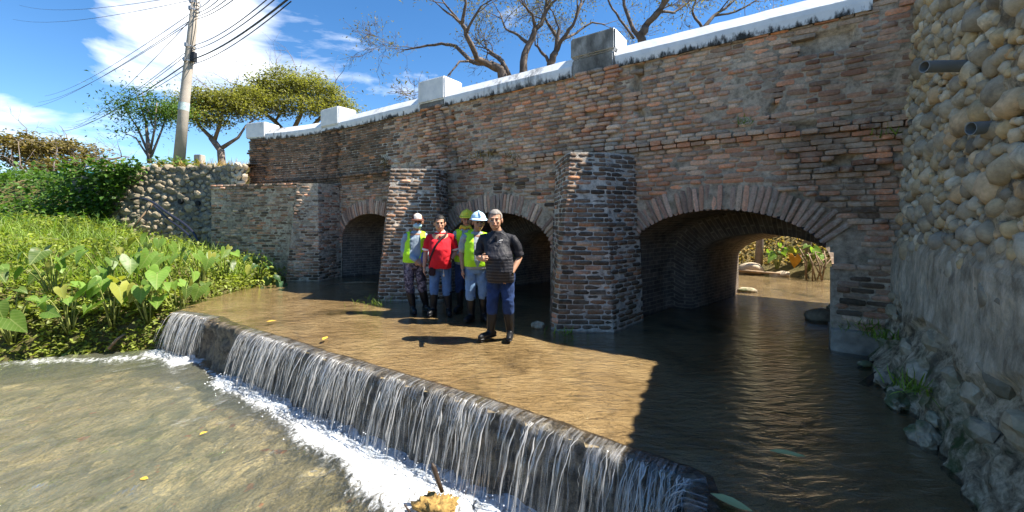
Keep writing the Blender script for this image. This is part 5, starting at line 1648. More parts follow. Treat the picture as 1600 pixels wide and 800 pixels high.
def crown_tree(label, base, limbs, clusters, leafmat, n, size, seed, bark='bark_grey', group='leafy trees at the left', aspect=0.45):
    """trunk and limbs plus leaf clumps spread through crown volumes"""
    R = random.Random(seed); r = np.random.RandomState(seed); root = empty('tree', base); tag(root, label, 'tree', group)
    B = Build(); tips = []
    for pl, g in limbs:
        pts = [Vector(p) for p, rr in pl]; rad = [rr for p, rr in pl]; B.tube(pts, rad, 7)
        d = (pts[-1] - pts[-2]).normalized()
        for _ in range(g): grow(B, pts[-1], (d + Vector((R.gauss(0, .6), R.gauss(0, .6), R.gauss(.1, .4)))).normalized(), 1.5, rad[-1] * 0.7, 2, R, tips, 0.6, 0.0)
    obj('trunk', B.mesh('trunk', True), M[bark], root)
    Ps = []
    tot = sum(c[1][0] * c[1][1] * c[1][2] for c in clusters)
    for c, rr in clusters:
        k = int(n * rr[0] * rr[1] * rr[2] / tot)
        ncl = max(6, k // 60)
        cc = r.normal(0, 1, (ncl, 3)); cc /= np.linalg.norm(cc, axis=1)[:, None]; cc *= r.uniform(0.45, 1.0, (ncl, 1))
        cc = np.array(tuple(c)) + cc * np.array(rr)
        P = np.repeat(cc, max(1, k // ncl), 0); P = P + r.normal(0, 1, P.shape) * np.array([0.34, 0.34, 0.20]) * (0.5 + r.uniform(0, 1, len(P)))[:, None]
        Ps.append(P)
    P = np.concatenate(Ps); D = np.c_[r.normal(0, 1, len(P)), r.normal(0, 1, len(P)), r.normal(0, 0.5, len(P))]
    obj('crown', leaves_mesh('crown', P, D, size, aspect, 0.1, 0.5, seed), M[leafmat], root)
YA = 26.0
def el(x, y, Y, rx, ry, rz): return (px(x, y, Y), (rx, ry, rz))
crown_tree('large flat-topped olive-green tree behind the left end of the bridge', px(470, 300, YA),
     [(limb(YA, (470, 320, 0, .4), (462, 230, 0, .34), (450, 205, 0, .3)), 0),
      (limb(YA, (462, 225, 0, .22), (430, 190, 0, .16), (405, 170, .5, .1), (395, 150, .6, .07)), 3), (limb(YA, (455, 210, 0, .2), (470, 180, -.4, .15), (475, 150, -.6, .1), (465, 130, 0, .06)), 3),
      (limb(YA, (462, 225, 0, .2), (500, 185, .5, .14), (520, 160, .8, .09)), 3), (limb(YA, (430, 190, 0, .1), (445, 165, 0, .08), (440, 135, .4, .05)), 3)],
     [el(440, 135, YA, 1.9, 1.6, .55), el(405, 150, YA + .5, 1.5, 1.5, .5), el(485, 140, YA, 1.9, 1.6, .6), el(520, 165, YA + .5, 1.7, 1.4, .6), el(470, 165, YA - 1, 1.8, 1.3, .55), el(545, 185, YA + .3, 0.9, 1., .4), el(425, 170, YA - .8, 1.3, 1.2, .4), el(440, 116, YA, .9, .9, .35), el(485, 121, YA, .8, .8, .3)], 'olive', 21000, 0.17, 31)
YB = 23.0
crown_tree('spreading olive-green tree just right of the utility pole', px(340, 290, YB),
     [(limb(YB, (352, 310, 0, .3), (345, 235, 0, .24), (330, 215, 0, .2)), 0), (limb(YB, (345, 232, 0, .16), (372, 215, .2, .1), (385, 195, .3, .06)), 3),
      (limb(YB, (330, 215, 0, .15), (310, 195, .3, .1), (300, 170, .3, .06)), 3), (limb(YB, (335, 220, 0, .14), (345, 190, -.3, .1), (350, 165, -.3, .06)), 3)],
     [el(305, 165, YB, 1.3, 1.3, .5), el(345, 155, YB, 1.5, 1.3, .5), el(375, 170, YB + .4, 1.3, 1.2, .5), el(320, 185, YB - .6, 1.2, 1.1, .4), el(275, 180, YB + .3, .9, .9, .4), el(390, 150, YB + 1, 1.2, 1.2, .4)], 'olive', 13500, 0.165, 32)
YC = 15.0
crown_tree('young feathery-leaved tree with several thin stems left of the utility pole', px(232, 250, YC),
     [(limb(YC, (234, 255, 0, .10), (232, 235, 0, .09), (228, 190, 0, .05), (215, 150, 0, .02)), 0), (limb(YC, (232, 240, 0, .06), (215, 200, .2, .04), (195, 170, .3, .015)), 0), (limb(YC, (234, 240, 0, .06), (242, 200, -.2, .04), (245, 160, -.2, .02)), 0),
      (limb(YC, (232, 245, 0, .05), (212, 215, -.3, .03), (188, 205, -.3, .012)), 0), (limb(YC, (236, 245, 0, .06), (252, 205, .3, .04), (262, 175, .3, .02)), 0), (limb(YC, (240, 200, -.2, .03), (225, 155, 0, .02), (222, 142, 0, .01)), 0)],
     [el(205, 165, YC, .55, .5, .16), el(190, 178, YC + .2, .4, .4, .12), el(222, 150, YC, .4, .4, .12), el(215, 140, YC, .3, .3, .08), el(190, 205, YC - .3, .35, .3, .09), el(258, 180, YC + .3, .5, .5, .3), el(240, 175, YC, .4, .4, .25), el(265, 165, YC, .4, .4, .2), el(235, 200, YC, .3, .3, .15)], 'moringa', 3300, 0.13, 33, 'bark_grey', aspect=0.35)
YD = 30.0
crown_tree('broad brownish tree at the far left behind the bank', px(110, 330, YD),
     [(limb(YD, (95, 340, 0, .4), (100, 285, 0, .3), (120, 260, 0, .2)), 2), (limb(YD, (100, 285, 0, .2), (150, 255, 0, .12), (190, 245, 0, .06)), 3), (limb(YD, (100, 285, 0, .2), (70, 250, 0, .14), (50, 230, 0, .08)), 3)],
     [el(110, 235, YD, 2.4, 2, .8), el(60, 225, YD, 2.4, 2, .9), el(150, 260, YD, 2.0, 1.6, .7), el(20, 240, YD, 2.2, 2, 1.0), el(100, 265, YD - 1, 2.4, 1.5, .8), el(180, 270, YD, 1.2, 1, .4)], 'brownleaf', 7000, 0.30, 34)
crown_tree('dark green bushy tree at the left edge beyond the grass bank', px(80, 350, 19),
     [(limb(19, (80, 360, 0, .2), (82, 320, 0, .16), (78, 300, 0, .1)), 3)],
     [el(95, 305, 19, 1.1, 1, .8), el(60, 295, 19, 1.2, 1, .9), el(110, 330, 18.5, .9, .8, .6), el(30, 300, 19, 1.2, 1, 1.0), el(75, 330, 18, 1.1, .8, .7)], 'vine', 5000, 0.19, 35)
crown_tree('bare brownish bush behind the vines at the left', px(160, 320, 18),
     [(limb(18, (160, 335, 0, .1), (158, 310, 0, .08), (150, 290, 0, .04)), 4), (limb(18, (160, 330, 0, .08), (170, 300, 0, .05), (178, 285, 0, .03)), 4)],
     [el(160, 300, 18, .8, .8, .45), el(140, 310, 18, .7, .7, .4), el(175, 290, 18, .5, .5, .3)], 'brownleaf', 1800, 0.13, 36)

# ------------------------------------------------------------------ plants and litter on the bank beyond the right arch
def far_bank_things():
    spots = [(6.35, 11.6, 'broad-leaved plant on the sunlit bank seen through the right arch, left one'),
             (7.35, 11.0, 'broad-leaved plant at the far water edge seen through the right arch, middle one'),
             (7.9, 10.55, 'broad-leaved plant on the sunlit bank beside the right jamb of the right arch')]
    for k, (x, y, lab) in enumerate(spots): taro_plant(x, y, 7, 0.34, 0.6, lab, 'taro', (-0.2, -0.5), 'plants beyond the right arch')
    B = Build()
    P = np.array([(rng.uniform(4.5, 9.5), 0, 0) for _ in range(2600)]); P[:, 1] = 11.0 + (7.3 - P[:, 0]) * 0.62 + np.abs(_r.normal(0, 0.9, len(P))) + 0.15
    P[:, 2] = ground_height(P) + 0.02
    D = np.c_[_r.normal(0, 1, len(P)), _r.normal(-.3, 1, len(P)), _r.normal(0, .3, len(P))]
    tag(obj('leaf_litter', leaves_mesh('leaf_litter', P, D, 0.10, 0.5, 0.1, 0.6, 71), M['drygrass']), 'dry leaf litter on the bank seen through the right arch', 'leaves', kind='stuff')
    for k, (x, y, r, lab) in enumerate([(6.0, 11.75, 0.26, 'pale brown rock on the far bank seen at the left side of the right arch'), (6.75, 11.25, 0.3, 'tan rock on the far bank seen in the middle of the right arch'), (7.2, 10.75, 0.2, 'small tan rock at the far water edge seen through the right arch'), (6.5, 12.0, 0.28, 'upper tan rock on the far bank seen through the right arch')]):
        o = bpy.data.objects.new('rock', stone_mesh('f', k, 'pale_rubble', 0.35)); o.location = (x, y, gh(x, y) + r * 0.15); o.scale = (r * 1.3, r, r * 0.65); o.rotation_euler = (0, 0.2 * k, k); COL.objects.link(o); tag(o, lab, 'rock', 'rocks beyond the right arch')
    B = Build(); B.tube([(5.6, 11.35, 0.06), (6.3, 11.0, 0.09), (7.1, 10.5, 0.07)], [0.05, 0.045, 0.03], 7)
    tag(obj('log', B.mesh('log', True), M['drywood'], None, at=(6.3, 11.0, 0.02)), 'pale fallen log lying along the far water edge beyond the right arch', 'log')
    for k, (x, y, lab) in enumerate([(7.05, 11.35, 'slim grey tree trunk on the far bank seen through the right arch'), (8.05, 10.85, 'leaning thin trunk at the right side of the view through the right arch')]):
        z = gh(x, y); crown_tree(lab, (x, y, z), [([((x, y, z - .2), .11), ((x + .05, y, z + .8), .09), ((x + .15 - .4 * k, y + .1, z + 2.2), .07), ((x + .2 - .9 * k, y + .3, z + 4.2), .05)], 4)], [(Vector((x + .2 - .9 * k, y + .3, z + 4.6)), (1.0, 1.0, .6))], 'vine', 900, 0.16, 41 + k, group='trees beyond the right arch')
    B = Build()
    for k in range(9):
        x, y = 7.7 + rng.uniform(-.25, .35), 10.2 + rng.uniform(-.25, .25); B.tube([(x, y, -.05), (x + rng.uniform(-.3, .2), y - .1, .25 + rng.random() * .2), (x + rng.uniform(-.1, .5), y + .2, .5 + rng.random() * .3), (x + rng.uniform(0, .5), y + .5, .6)], [.018, .016, .014, .01], 5)
    tag(obj('exposed_roots', B.mesh('exposed_roots', True), M['drywood'], None, at=(7.7, 10.2, 0)), 'tangle of bare roots at the water edge inside the right arch view', 'roots')
    o = obj('dead_leaf', taro_leaf(9), plain('orange_leaf', (0.62, 0.30, 0.03), 0.6, 0.2), None, local=True); o.location = (7.45, 10.45, 0.55); o.scale = (.34, .34, .34); o.rotation_euler = (-1.5, 0, 2.9)
    tag(o, 'hanging orange-yellow dead leaf seen through the right arch', 'leaf')
    o = bpy.data.objects.new('rock', stone_mesh('w', 2, 'cobble', 0.15)); o.location = (4.72, 6.05, 0.05); o.scale = (.26, .17, .12); COL.objects.link(o); tag(o, 'rounded pale grey rock standing in the water under the right arch', 'rock')
    o = bpy.data.objects.new('rock', stone_mesh('w', 4, 'boulder', 0.2)); o.location = (4.98, 6.15, 0.12); o.scale = (.10, .09, .10); COL.objects.link(o); tag(o, 'small dark rock resting against the pale rock under the right arch', 'rock')
    o = bpy.data.objects.new('rock', stone_mesh('w', 5, 'boulder', 0.2)); o.location = (4.95, 8.35, 0.02); o.scale = (.2, .12, .07); COL.objects.link(o); tag(o, 'flat dark rock in the water near the far end of the right arch', 'rock')
far_bank_things()

# ------------------------------------------------------------------ utility pole and wires
Yp = 13.3
pole_base = px(279, 243, Yp); pole_top = px(310, -40, Yp)
pole = empty('utility_pole', pole_base); tag(pole, 'leaning round concrete utility pole carrying many wires above the stone wall', 'pole')
B = Build(); B.tube([pole_base - Vector((0, 0, .4)), pole_base.lerp(pole_top, .3), pole_base.lerp(pole_top, .65), pole_top], [.165, .145, .125, .11], 18)
obj('shaft', B.mesh('shaft', True), M['concrete'], pole)
c = pole_base.lerp(pole_top, 0.27); ax = (pole_top - pole_base).normalized()
B = Build(); B.tube([c - ax * .13, c + ax * .13], [.154, .152], 18, caps=False)
obj('paper_notice', B.mesh('paper_notice', True), plain('faded_notice', (0.42, 0.52, 0.52), 0.8, 0.25, 12), pole)
for f, mtl in ((0.52, 'metal'), (0.60, 'metal'), (0.80, 'metal'), (0.84, 'metal')):
    c = pole_base.lerp(pole_top, f); B = Build(); B.tube([c - ax * .02, c + ax * .02], [.165, .165], 14, caps=False); B.box((-.035, -.22, -.06), (.035, -.15, .06), M=Matrix.Translation(c)); B.tube([c + Vector((.12, -.05, 0)), c + Vector((.26, -.08, .01))], [.012, .012], 6)
    obj('bracket', B.mesh('bracket'), M[mtl], pole)
c = pole_base.lerp(pole_top, 0.54); B = Build(); B.box((.15, -.12, -.16), (.25, 0.02, .16), M=Matrix.Translation(c)); obj('splice_box', B.mesh('splice_box'), M['cable'], pole)
B = Build(); B.tube([pole_base.lerp(pole_top, f) + Vector((.15 + .03 * math.sin(f * 20), -.1, 0)) for f in np.linspace(.5, .98, 12)], .012, 5); obj('riser_cable', B.mesh('riser_cable'), M['cable'], pole)

def wire(a, mid, b, label, r=0.014, sag=0.35):
    B = Build(); pts = []
    for (p, q) in ((a, mid), (mid, b)):
        n = 14
        for i in range(n):
            t = i / n; v = p.lerp(q, t); v.z -= 4 * sag * t * (1 - t) * min(1.5, (q - p).length / 20); pts.append(v)
    pts.append(b); B.tube(pts, r, 5)
    o = obj('wire', B.mesh('wire', True), M['cable'], None, at=mid); tag(o, label, 'wire', 'wires strung on the utility pole')
FARP = Vector(px(105, 205, 44))
near = lambda x, y, Y: Vector(px(x, y, Y))
W_ = [(96, 205, 302, 92, 470, -18, 7.0, 'thick black wire bundle passing the pole below the bracket box'), (100, 200, 303, 100, 455, 2, 7.2, 'lowest wire passing the pole to the upper right'),
      (112, 196, 302, 78, 440, -10, 7.0, 'wire crossing the pole just above the bracket box'), (118, 190, 305, 70, 430, -12, 7.4, 'second wire above the bracket box'),
      (60, 160, 306, 30, 400, -30, 8.0, 'upper wire sweeping from the cloud to the pole'), (50, 168, 306, 26, 390, -34, 8.0, 'uppermost sagging wire left of the pole'),
      (115, 200, 308, 20, 360, -20, 9.0, 'wire climbing steeply to the pole head'), (70, 150, 308, 14, 350, -28, 9.0, 'thin wire to the pole head'),
      (20, 30, 309, -2, 380, -40, 9.5, 'nearly level wire reaching the pole head across the cloud'), (30, 8, 309, -10, 370, -50, 9.5, 'topmost wire across the cloud left of the pole')]
for a, b, c, d, e, f, Yn, lab in W_: wire(Vector(px(a, b, 42)), Vector(px(c, d, Yp - .15)), near(e, f, Yn), lab, 0.020 if 'bundle' in lab else 0.011)

post_p = Vector(px(312, 243, 13.6)); B = Build()
me = bevel_box_mesh('marker_post', (.24, .24, .62), .02); o = obj('marker_post', me, M['concrete'], None, local=True); o.location = (post_p.x, post_p.y, 3.12 + .28); tag(o, 'short square concrete marker post on the road edge right of the utility pole', 'post')

# small round container among the bushes
tk = Vector(px(150, 268, 17)); root = empty('water_container', tk - Vector((0, 0, .22))); tag(root, 'small round white and blue container among the far left bushes', 'container')
B = Build(); n = 18; prof = [(.06, -.22), (.26, -.2), (.32, -.12), (.34, .0), (.34, .10), (.30, .15)]
def lathe(prof, c, n=18):
    V = []; 
    for r, z in prof:
        for k in range(n): V.append((c.x + r * math.cos(2*math.pi*k/n), c.y + r * math.sin(2*math.pi*k/n), c.z + z))
    F = [(i*n+k, i*n+(k+1)%n, (i+1)*n+(k+1)%n, (i+1)*n+k) for i in range(len(prof)-1) for k in range(n)] + [tuple(range(n))[::-1], tuple(range((len(prof)-1)*n, len(prof)*n))]
    return make_mesh('lathe', V, F, True)
obj('body', lathe(prof[:4], tk), plain('green_blue_plastic', (0.10, 0.42, 0.45), 0.5, 0.1), root); obj('upper_body', lathe([(.341, .0), (.345, .1), (.30, .16)], tk), plain('white_plastic', (0.75, 0.78, 0.8), 0.5, 0.05), root)
obj('lid', lathe([(.31, .16), (.32, .19), (.2, .23), (.02, .24)], tk), plain('blue_plastic', (0.06, 0.20, 0.55), 0.5, 0.1), root)
B = Build(); B.tube([tk - Vector((0, 0, .9)), tk - Vector((0, 0, .2))], [.05, .05], 8); obj('stand', B.mesh('stand'), M['metal'], root)

# ------------------------------------------------------------------ pipes and hoses
def pvc(s, z, L, r, tilt, label):
    p, n = ab_surface(s, z); d = (n + Vector(tilt)).normalized(); root = empty('drain_pipe', p); tag(root, label, 'pipe', 'drain pipes in the cobble wall')
    B = Build(); a, b = p - d * .15, p + d * L; B.tube([a, b], [r, r], 20, caps=False); B.tube([b, b - d * .12], [r * .86, r * .86], 20, caps=False)
    e1 = d.cross(Vector((0, 0, 1))).normalized(); e2 = e1.cross(d)
    V = []; 
    for k in range(20):
        a_ = 2*math.pi*k/20; w = e1 * math.cos(a_) + e2 * math.sin(a_); V += [tuple(b + w * r), tuple(b + w * r * .86)]
    B.add(V, [(2*k, 2*((k+1) % 20), 2*((k+1) % 20)+1, 2*k+1) for k in range(20)]); obj('tube', B.mesh('tube', True), M['pvc'], root)
    B = Build(); B.tube([b - d * .13, b - d * .12], [r * .87, r * .87], 20); obj('dark_bore', B.mesh('dark_bore'), M['hollow'], root)  # dark disc closes the tube, painted as the shade inside it
pvc(2.09, 2.66, 0.31, 0.043, (-0.3, -0.5, 0.0), 'long grey plastic drain pipe sticking out of the cobble wall, upper one')
pvc(2.58, 2.12, 0.12, 0.042, (0.0, -0.4, -0.03), 'short grey plastic drain pipe stub in the cobble wall, lower one')

def hose(pts, r, label):
    B = Build(); P = [Vector(p) for p in pts]; Q = []
    for i in range(len(P) - 1):
        for k in range(5):
            t = k / 5; p0 = P[max(i-1, 0)]; p1 = P[i]; p2 = P[i+1]; p3 = P[min(i+2, len(P)-1)]
            Q.append(0.5 * ((2*p1) + (p2-p0)*t + (2*p0-5*p1+4*p2-p3)*t*t + (3*p1-p0-3*p2+p3)*t**3))
    Q.append(P[-1]); B.tube(Q, r, 8); tag(obj('hose', B.mesh('hose', True), M['hose'], None, at=P[-1]), label, 'hose', 'hoses hanging down the stone wall')
hose([px(205, 312, 11.9), px(222, 310, 11.6), px(242, 318, 11.5), px(262, 333, 11.4), px(288, 350, 11.3), px(305, 368, 11.1), px(314, 392, 10.9)], 0.035, 'shiny black hose arching down the stone wall, upper one')
hose([px(240, 320, 11.6), px(260, 340, 11.4), px(283, 357, 11.25), px(298, 372, 11.05), px(305, 394, 10.9)], 0.03, 'shiny black hose on the stone wall, lower one')
B = Build(); B.tube([px(240, 317, 11.6), px(222, 338, 11.45), px(208, 356, 11.3)], .025, 6); tag(obj('bamboo_pole', B.mesh('bamboo_pole', True), M['drywood'], None, at=px(208, 356, 11.3)), 'thin grey stick leaning on the stone wall under the hoses', 'stick')

# ------------------------------------------------------------------ sticks, leaves and stones in the water
def stick(pts, r, mat, label, cat='stick'):
    B = Build(); B.tube(pts, r, 7); tag(obj('stick', B.mesh('stick', True), M[mat], None, at=pts[0]), label, cat)
stick([px(691, 768, 3.0), px(685, 752, 2.99), px(678, 731, 2.97), px(675, 724, 2.97)], [.016, .017, .02, .008], 'wetwood', 'dark broken stick standing in the foam below the long waterfall')
stick([px(645, 806, 2.88), px(638, 797, 2.88), px(632, 788, 2.88)], [.008, .008, .006], 'wetwood', 'short dark twig poking from the foam beside the tan clod')
stick([px(170, 545, 6.3), px(183, 530, 6.35), px(195, 522, 6.4)], [.025, .022, .015], 'drywood', 'dry brown stick lying on the mud under the taro leaves')
def clod():
    V, F = stone_variant(77, 2, 0.3)
    bm = bmesh.new(); bmesh.ops.create_icosphere(bm, subdivisions=4, radius=1.0); V = np.array([v.co for v in bm.verts]); F = [tuple(v.index for v in f.verts) for f in bm.faces]; bm.free()
    V *= (1 + 0.7 * (vnoise(V, 1.8, 401, 2) - .5) + 0.75 * (np.abs(vnoise(V, 4.5, 403, 3) - .5) * 2 - .3))[:, None]
    V = V * np.array([.16, .14, .11]) + np.array(tuple(px(683, 800, 2.92)))
    tag(obj('clod', make_mesh('clod', V, F, True), plain('tan_clod', (0.30, 0.19, 0.06), 0.95, 0.75, 22, 1.0, 50), None, at=px(683, 810, 2.92)), 'lumpy golden-tan clod of roots in the foam at the bottom edge', 'clod')
clod()
def flat_leaf(x, y, z, L, w, rot, mat, label, group=None):
    V = [(-L/2, 0, 0), (-L/4, w*.8/2, .006), (0, w/2, .008), (L/4, w*.75/2, .004), (L/2, 0, .004), (L/4, -w*.75/2, .004), (0, -w/2, .008), (-L/4, -w*.8/2, .006), (-L/4, 0, 0), (0, 0, 0), (L/4, 0, 0)]
    F = [(0, 8, 1), (1, 8, 9, 2), (2, 9, 10, 3), (3, 10, 4), (0, 7, 8), (7, 6, 9, 8), (6, 5, 10, 9), (5, 4, 10)]
    V = [(a, b, c) for a, b, c in V]
    o = obj('fallen_leaf', make_mesh('leaf', V, F, True), mat, None, local=True); o.location = (x, y, z); o.rotation_euler = (0, 0, rot); tag(o, label, 'leaf', group)
gm = leaf_mat('pale_green_leaf', (0.42, 0.48, 0.24), 0.15, 0.2); ym = plain('yellow_leaf', (0.65, 0.42, 0.05), 0.6, 0.2)
flat_leaf(1.775, 2.56, 0.022, .21, .06, -.35, gm, 'pale green pointed leaf floating on the dark water right of the weir end')
flat_leaf(1.17, 2.12, 0.022, .21, .07, -.75, gm, 'pale green pointed leaf floating at the bottom edge')
for k, (a, b, lab) in enumerate([(225, 752, 'single yellow leaf floating on the greenish pool'), (318, 680, 'orange leaf under the pool surface in the middle')]):
    Y = 2.16 * F_PX / (b - HORIZON); flat_leaf((a - CX) / F_PX * Y, Y, POOL_Z + .02, .07, .04, k, ym, lab)
for k, (a, b, lab) in enumerate([(424, 504, 'yellow leaf on the sunlit apron near the bare weir stretch'), (508, 531, 'yellow-green leaf on the sunlit apron left of the men')]):
    Y = 954.8 / (b - HORIZON); flat_leaf((a - CX) / F_PX * Y, Y, .02, .13, .06, .6 + k, ym, lab)
def plank():
    B = Build(); M_ = Matrix.Translation(px(1362, 594, 3.78)) @ Matrix.Rotation(.45, 4, 'Z') @ Matrix.Rotation(-.18, 4, 'Y'); B.box((-.17, -.04, -.008), (.2, .04, .012), M=M_)
    B.box((-.17, -.02, .012), (.05, .0, .02), M=M_)
    tag(obj('driftwood_plank', B.mesh('driftwood_plank'), M['wetwood'], None, at=px(1362, 594, 3.78)), 'dark wet driftwood plank at the foot of the cobble abutment', 'plank')
plank()
stick([px(1340, 575, 4.1), px(1362, 566, 4.15), px(1385, 563, 4.2)], [.012, .012, .01], 'wetwood', 'thin dark twig on the mud behind the driftwood plank')
for k, (a, b, r, lab) in enumerate([(1352, 572, .05, 'small dark stone on the mud by the right pier footing'), (1375, 580, .04, 'smaller dark stone beside the driftwood plank'), (603, 462, .0, '')]):
    if r: 
        Y = 954.8 / (b - HORIZON); o = bpy.data.objects.new('pebble', stone_mesh('w', k, 'boulder', .25)); o.location = ((a - CX) / F_PX * Y, Y, .02); o.scale = (r * 1.4, r, r * .8); COL.objects.link(o); tag(o, lab, 'stone')
o = bpy.data.objects.new('rock', stone_mesh('b', 3, 'cobble', .3)); o.location = (0.36, 5.6, .03); o.scale = (.09, .07, .06); COL.objects.link(o); tag(o, 'grey stone at the left foot of the right buttress', 'rock')
B = Build(); B.tube([px(486, 449, 9.3), px(520, 444, 9.35), px(560, 441, 9.5), px(590, 441, 9.4)], [.02, .02, .018, .015], 6); tag(obj('pole_stick', B.mesh('pole_stick', True), M['drywood'], None, at=px(486, 449, 9.3)), 'long thin pole lying in the shade in front of the left arch', 'stick')
# ------------------------------------------------------------------ people
def fabric(name, color, rough=0.85, var=0.12, wr=0.35, stops=None):
    m = MT(name); co = m.n('ShaderNodeTexCoord').outputs['Object']
    c = m.ramp(m.noise(6, 5, 0.6, co), [(0.3, tuple(k*(1-var) for k in color)), (0.7, tuple(min(1, k*(1+var)) for k in color))])
    nrm = m.bump(m.noise(9, 4, 0.55, m.mapping(co, (1, 1, 0.45)), 1.2), wr, 0.03)
    m.bsdf(c, rough, nrm, 0.2); return m.m
M['skin'] = plain('skin', (0.47, 0.26, 0.165), 0.55, 0.12, 9, 0.05, 60, 0.35)
M['skin2'] = plain('skin_tanned', (0.36, 0.19, 0.12), 0.55, 0.12, 9, 0.05, 60, 0.35)
M['hair'] = plain('black_hair', (0.012, 0.011, 0.010), 0.6, 0.3, 20, 0.4, 90)
M['grey_hair'] = plain('grey_cropped_hair', (0.22, 0.20, 0.18), 0.8, 0.4, 40, 0.4, 90)
M['lip'] = plain('lip', (0.22, 0.085, 0.065), 0.5, 0.1)
M['eye'] = plain('eye_dark', (0.02, 0.014, 0.012), 0.25, 0.1)
M['red'] = fabric('red_polo', (0.62, 0.018, 0.030)); M['whitetrim'] = fabric('white_trim', (0.75, 0.74, 0.72))
M['grey_shirt'] = fabric('blue_grey_shirt', (0.27, 0.34, 0.41)); M['grey_tee'] = fabric('grey_tee', (0.30, 0.33, 0.36))
M['neon'] = fabric('neon_vest', (0.46, 0.86, 0.03), 0.6, 0.06); M['silver'] = plain('reflective_tape', (0.6, 0.62, 0.60), 0.35, 0.1)
M['jeans'] = fabric('blue_jeans', (0.10, 0.19, 0.37), 0.9, 0.3); M['pale_jeans'] = fabric('pale_jeans', (0.16, 0.27, 0.44), 0.9, 0.3); M['dark_jeans'] = fabric('dark_jeans', (0.022, 0.045, 0.125), 0.9, 0.5)
M['rubber'] = plain('black_rubber', (0.009, 0.010, 0.012), 0.42, 0.2, 6, 0.1, 20, 0.3)
M['strap'] = fabric('dark_strap', (0.035, 0.018, 0.020)); M['mask'] = fabric('blue_face_mask', (0.42, 0.66, 0.80)); M['yellow'] = plain('yellow_helmet', (0.78, 0.66, 0.03), 0.3, 0.05, 5, 0, 9, 0.5)
M['skyblue'] = plain('pale_blue_helmet', (0.50, 0.72, 0.88), 0.3, 0.05, 5, 0, 9, 0.5); M['capwhite'] = fabric('cap_front', (0.62, 0.55, 0.48)); M['capbrown'] = fabric('cap_brim', (0.12, 0.05, 0.035))
M['steel'] = plain('watch_steel', (0.45, 0.45, 0.46), 0.3, 0.2, 20, 0, 9, 0.5, Metallic=0.9); M['glove'] = fabric('yellow_towel', (0.62, 0.48, 0.06)); M['bluebag'] = fabric('dark_blue_cloth', (0.03, 0.06, 0.22))
def striped():
    m = MT('striped_dark_polo'); co = m.n('ShaderNodeTexCoord').outputs['Object']; z = m.sep(co)[2]
    c = m.ramp(m.noise(6, 5, 0.6, co), [(0.3, (0.010, 0.011, 0.016)), (0.7, (0.022, 0.023, 0.030))])
    w = m.math('FRACT', m.math('MULTIPLY', z, 26.0)); thin = m.math('LESS_THAN', w, 0.11)
    zone = m.math('MULTIPLY', m.step(z, 0.70, 0.74), m.math('SUBTRACT', 1.0, m.step(z, 1.06, 1.09)))
    c = m.mix(m.math('MULTIPLY', m.math('MULTIPLY', thin, zone), 0.4), c, (0.26, 0.25, 0.26))
    band = m.math('MULTIPLY', m.math('GREATER_THAN', z, 1.09), m.math('LESS_THAN', z, 1.125)); c = m.mix(m.math('MULTIPLY', band, 0.12), c, (0.26, 0.24, 0.25))
    m.bsdf(c, 0.6, m.bump(m.noise(8, 4, 0.55, m.mapping(co, (1, 1, 0.5)), 1.2), 0.6, 0.04), 0.25); return m.m
M['polo'] = striped()
def camo():
    m = MT('grey_camouflage'); co = m.n('ShaderNodeTexCoord').outputs['Object']
    c = m.ramp(m.noise(14, 3, 0.6, co, 0.8), [(0.40, (0.045, 0.042, 0.06)), (0.48, (0.15, 0.13, 0.17)), (0.58, (0.33, 0.30, 0.35)), (0.64, (0.09, 0.08, 0.10))], 'CONSTANT')
    m.bsdf(c, 0.9, m.bump(m.noise(9, 4, 0.55, co, 1.2), 0.35, 0.03), 0.2); return m.m
M['camo'] = camo()

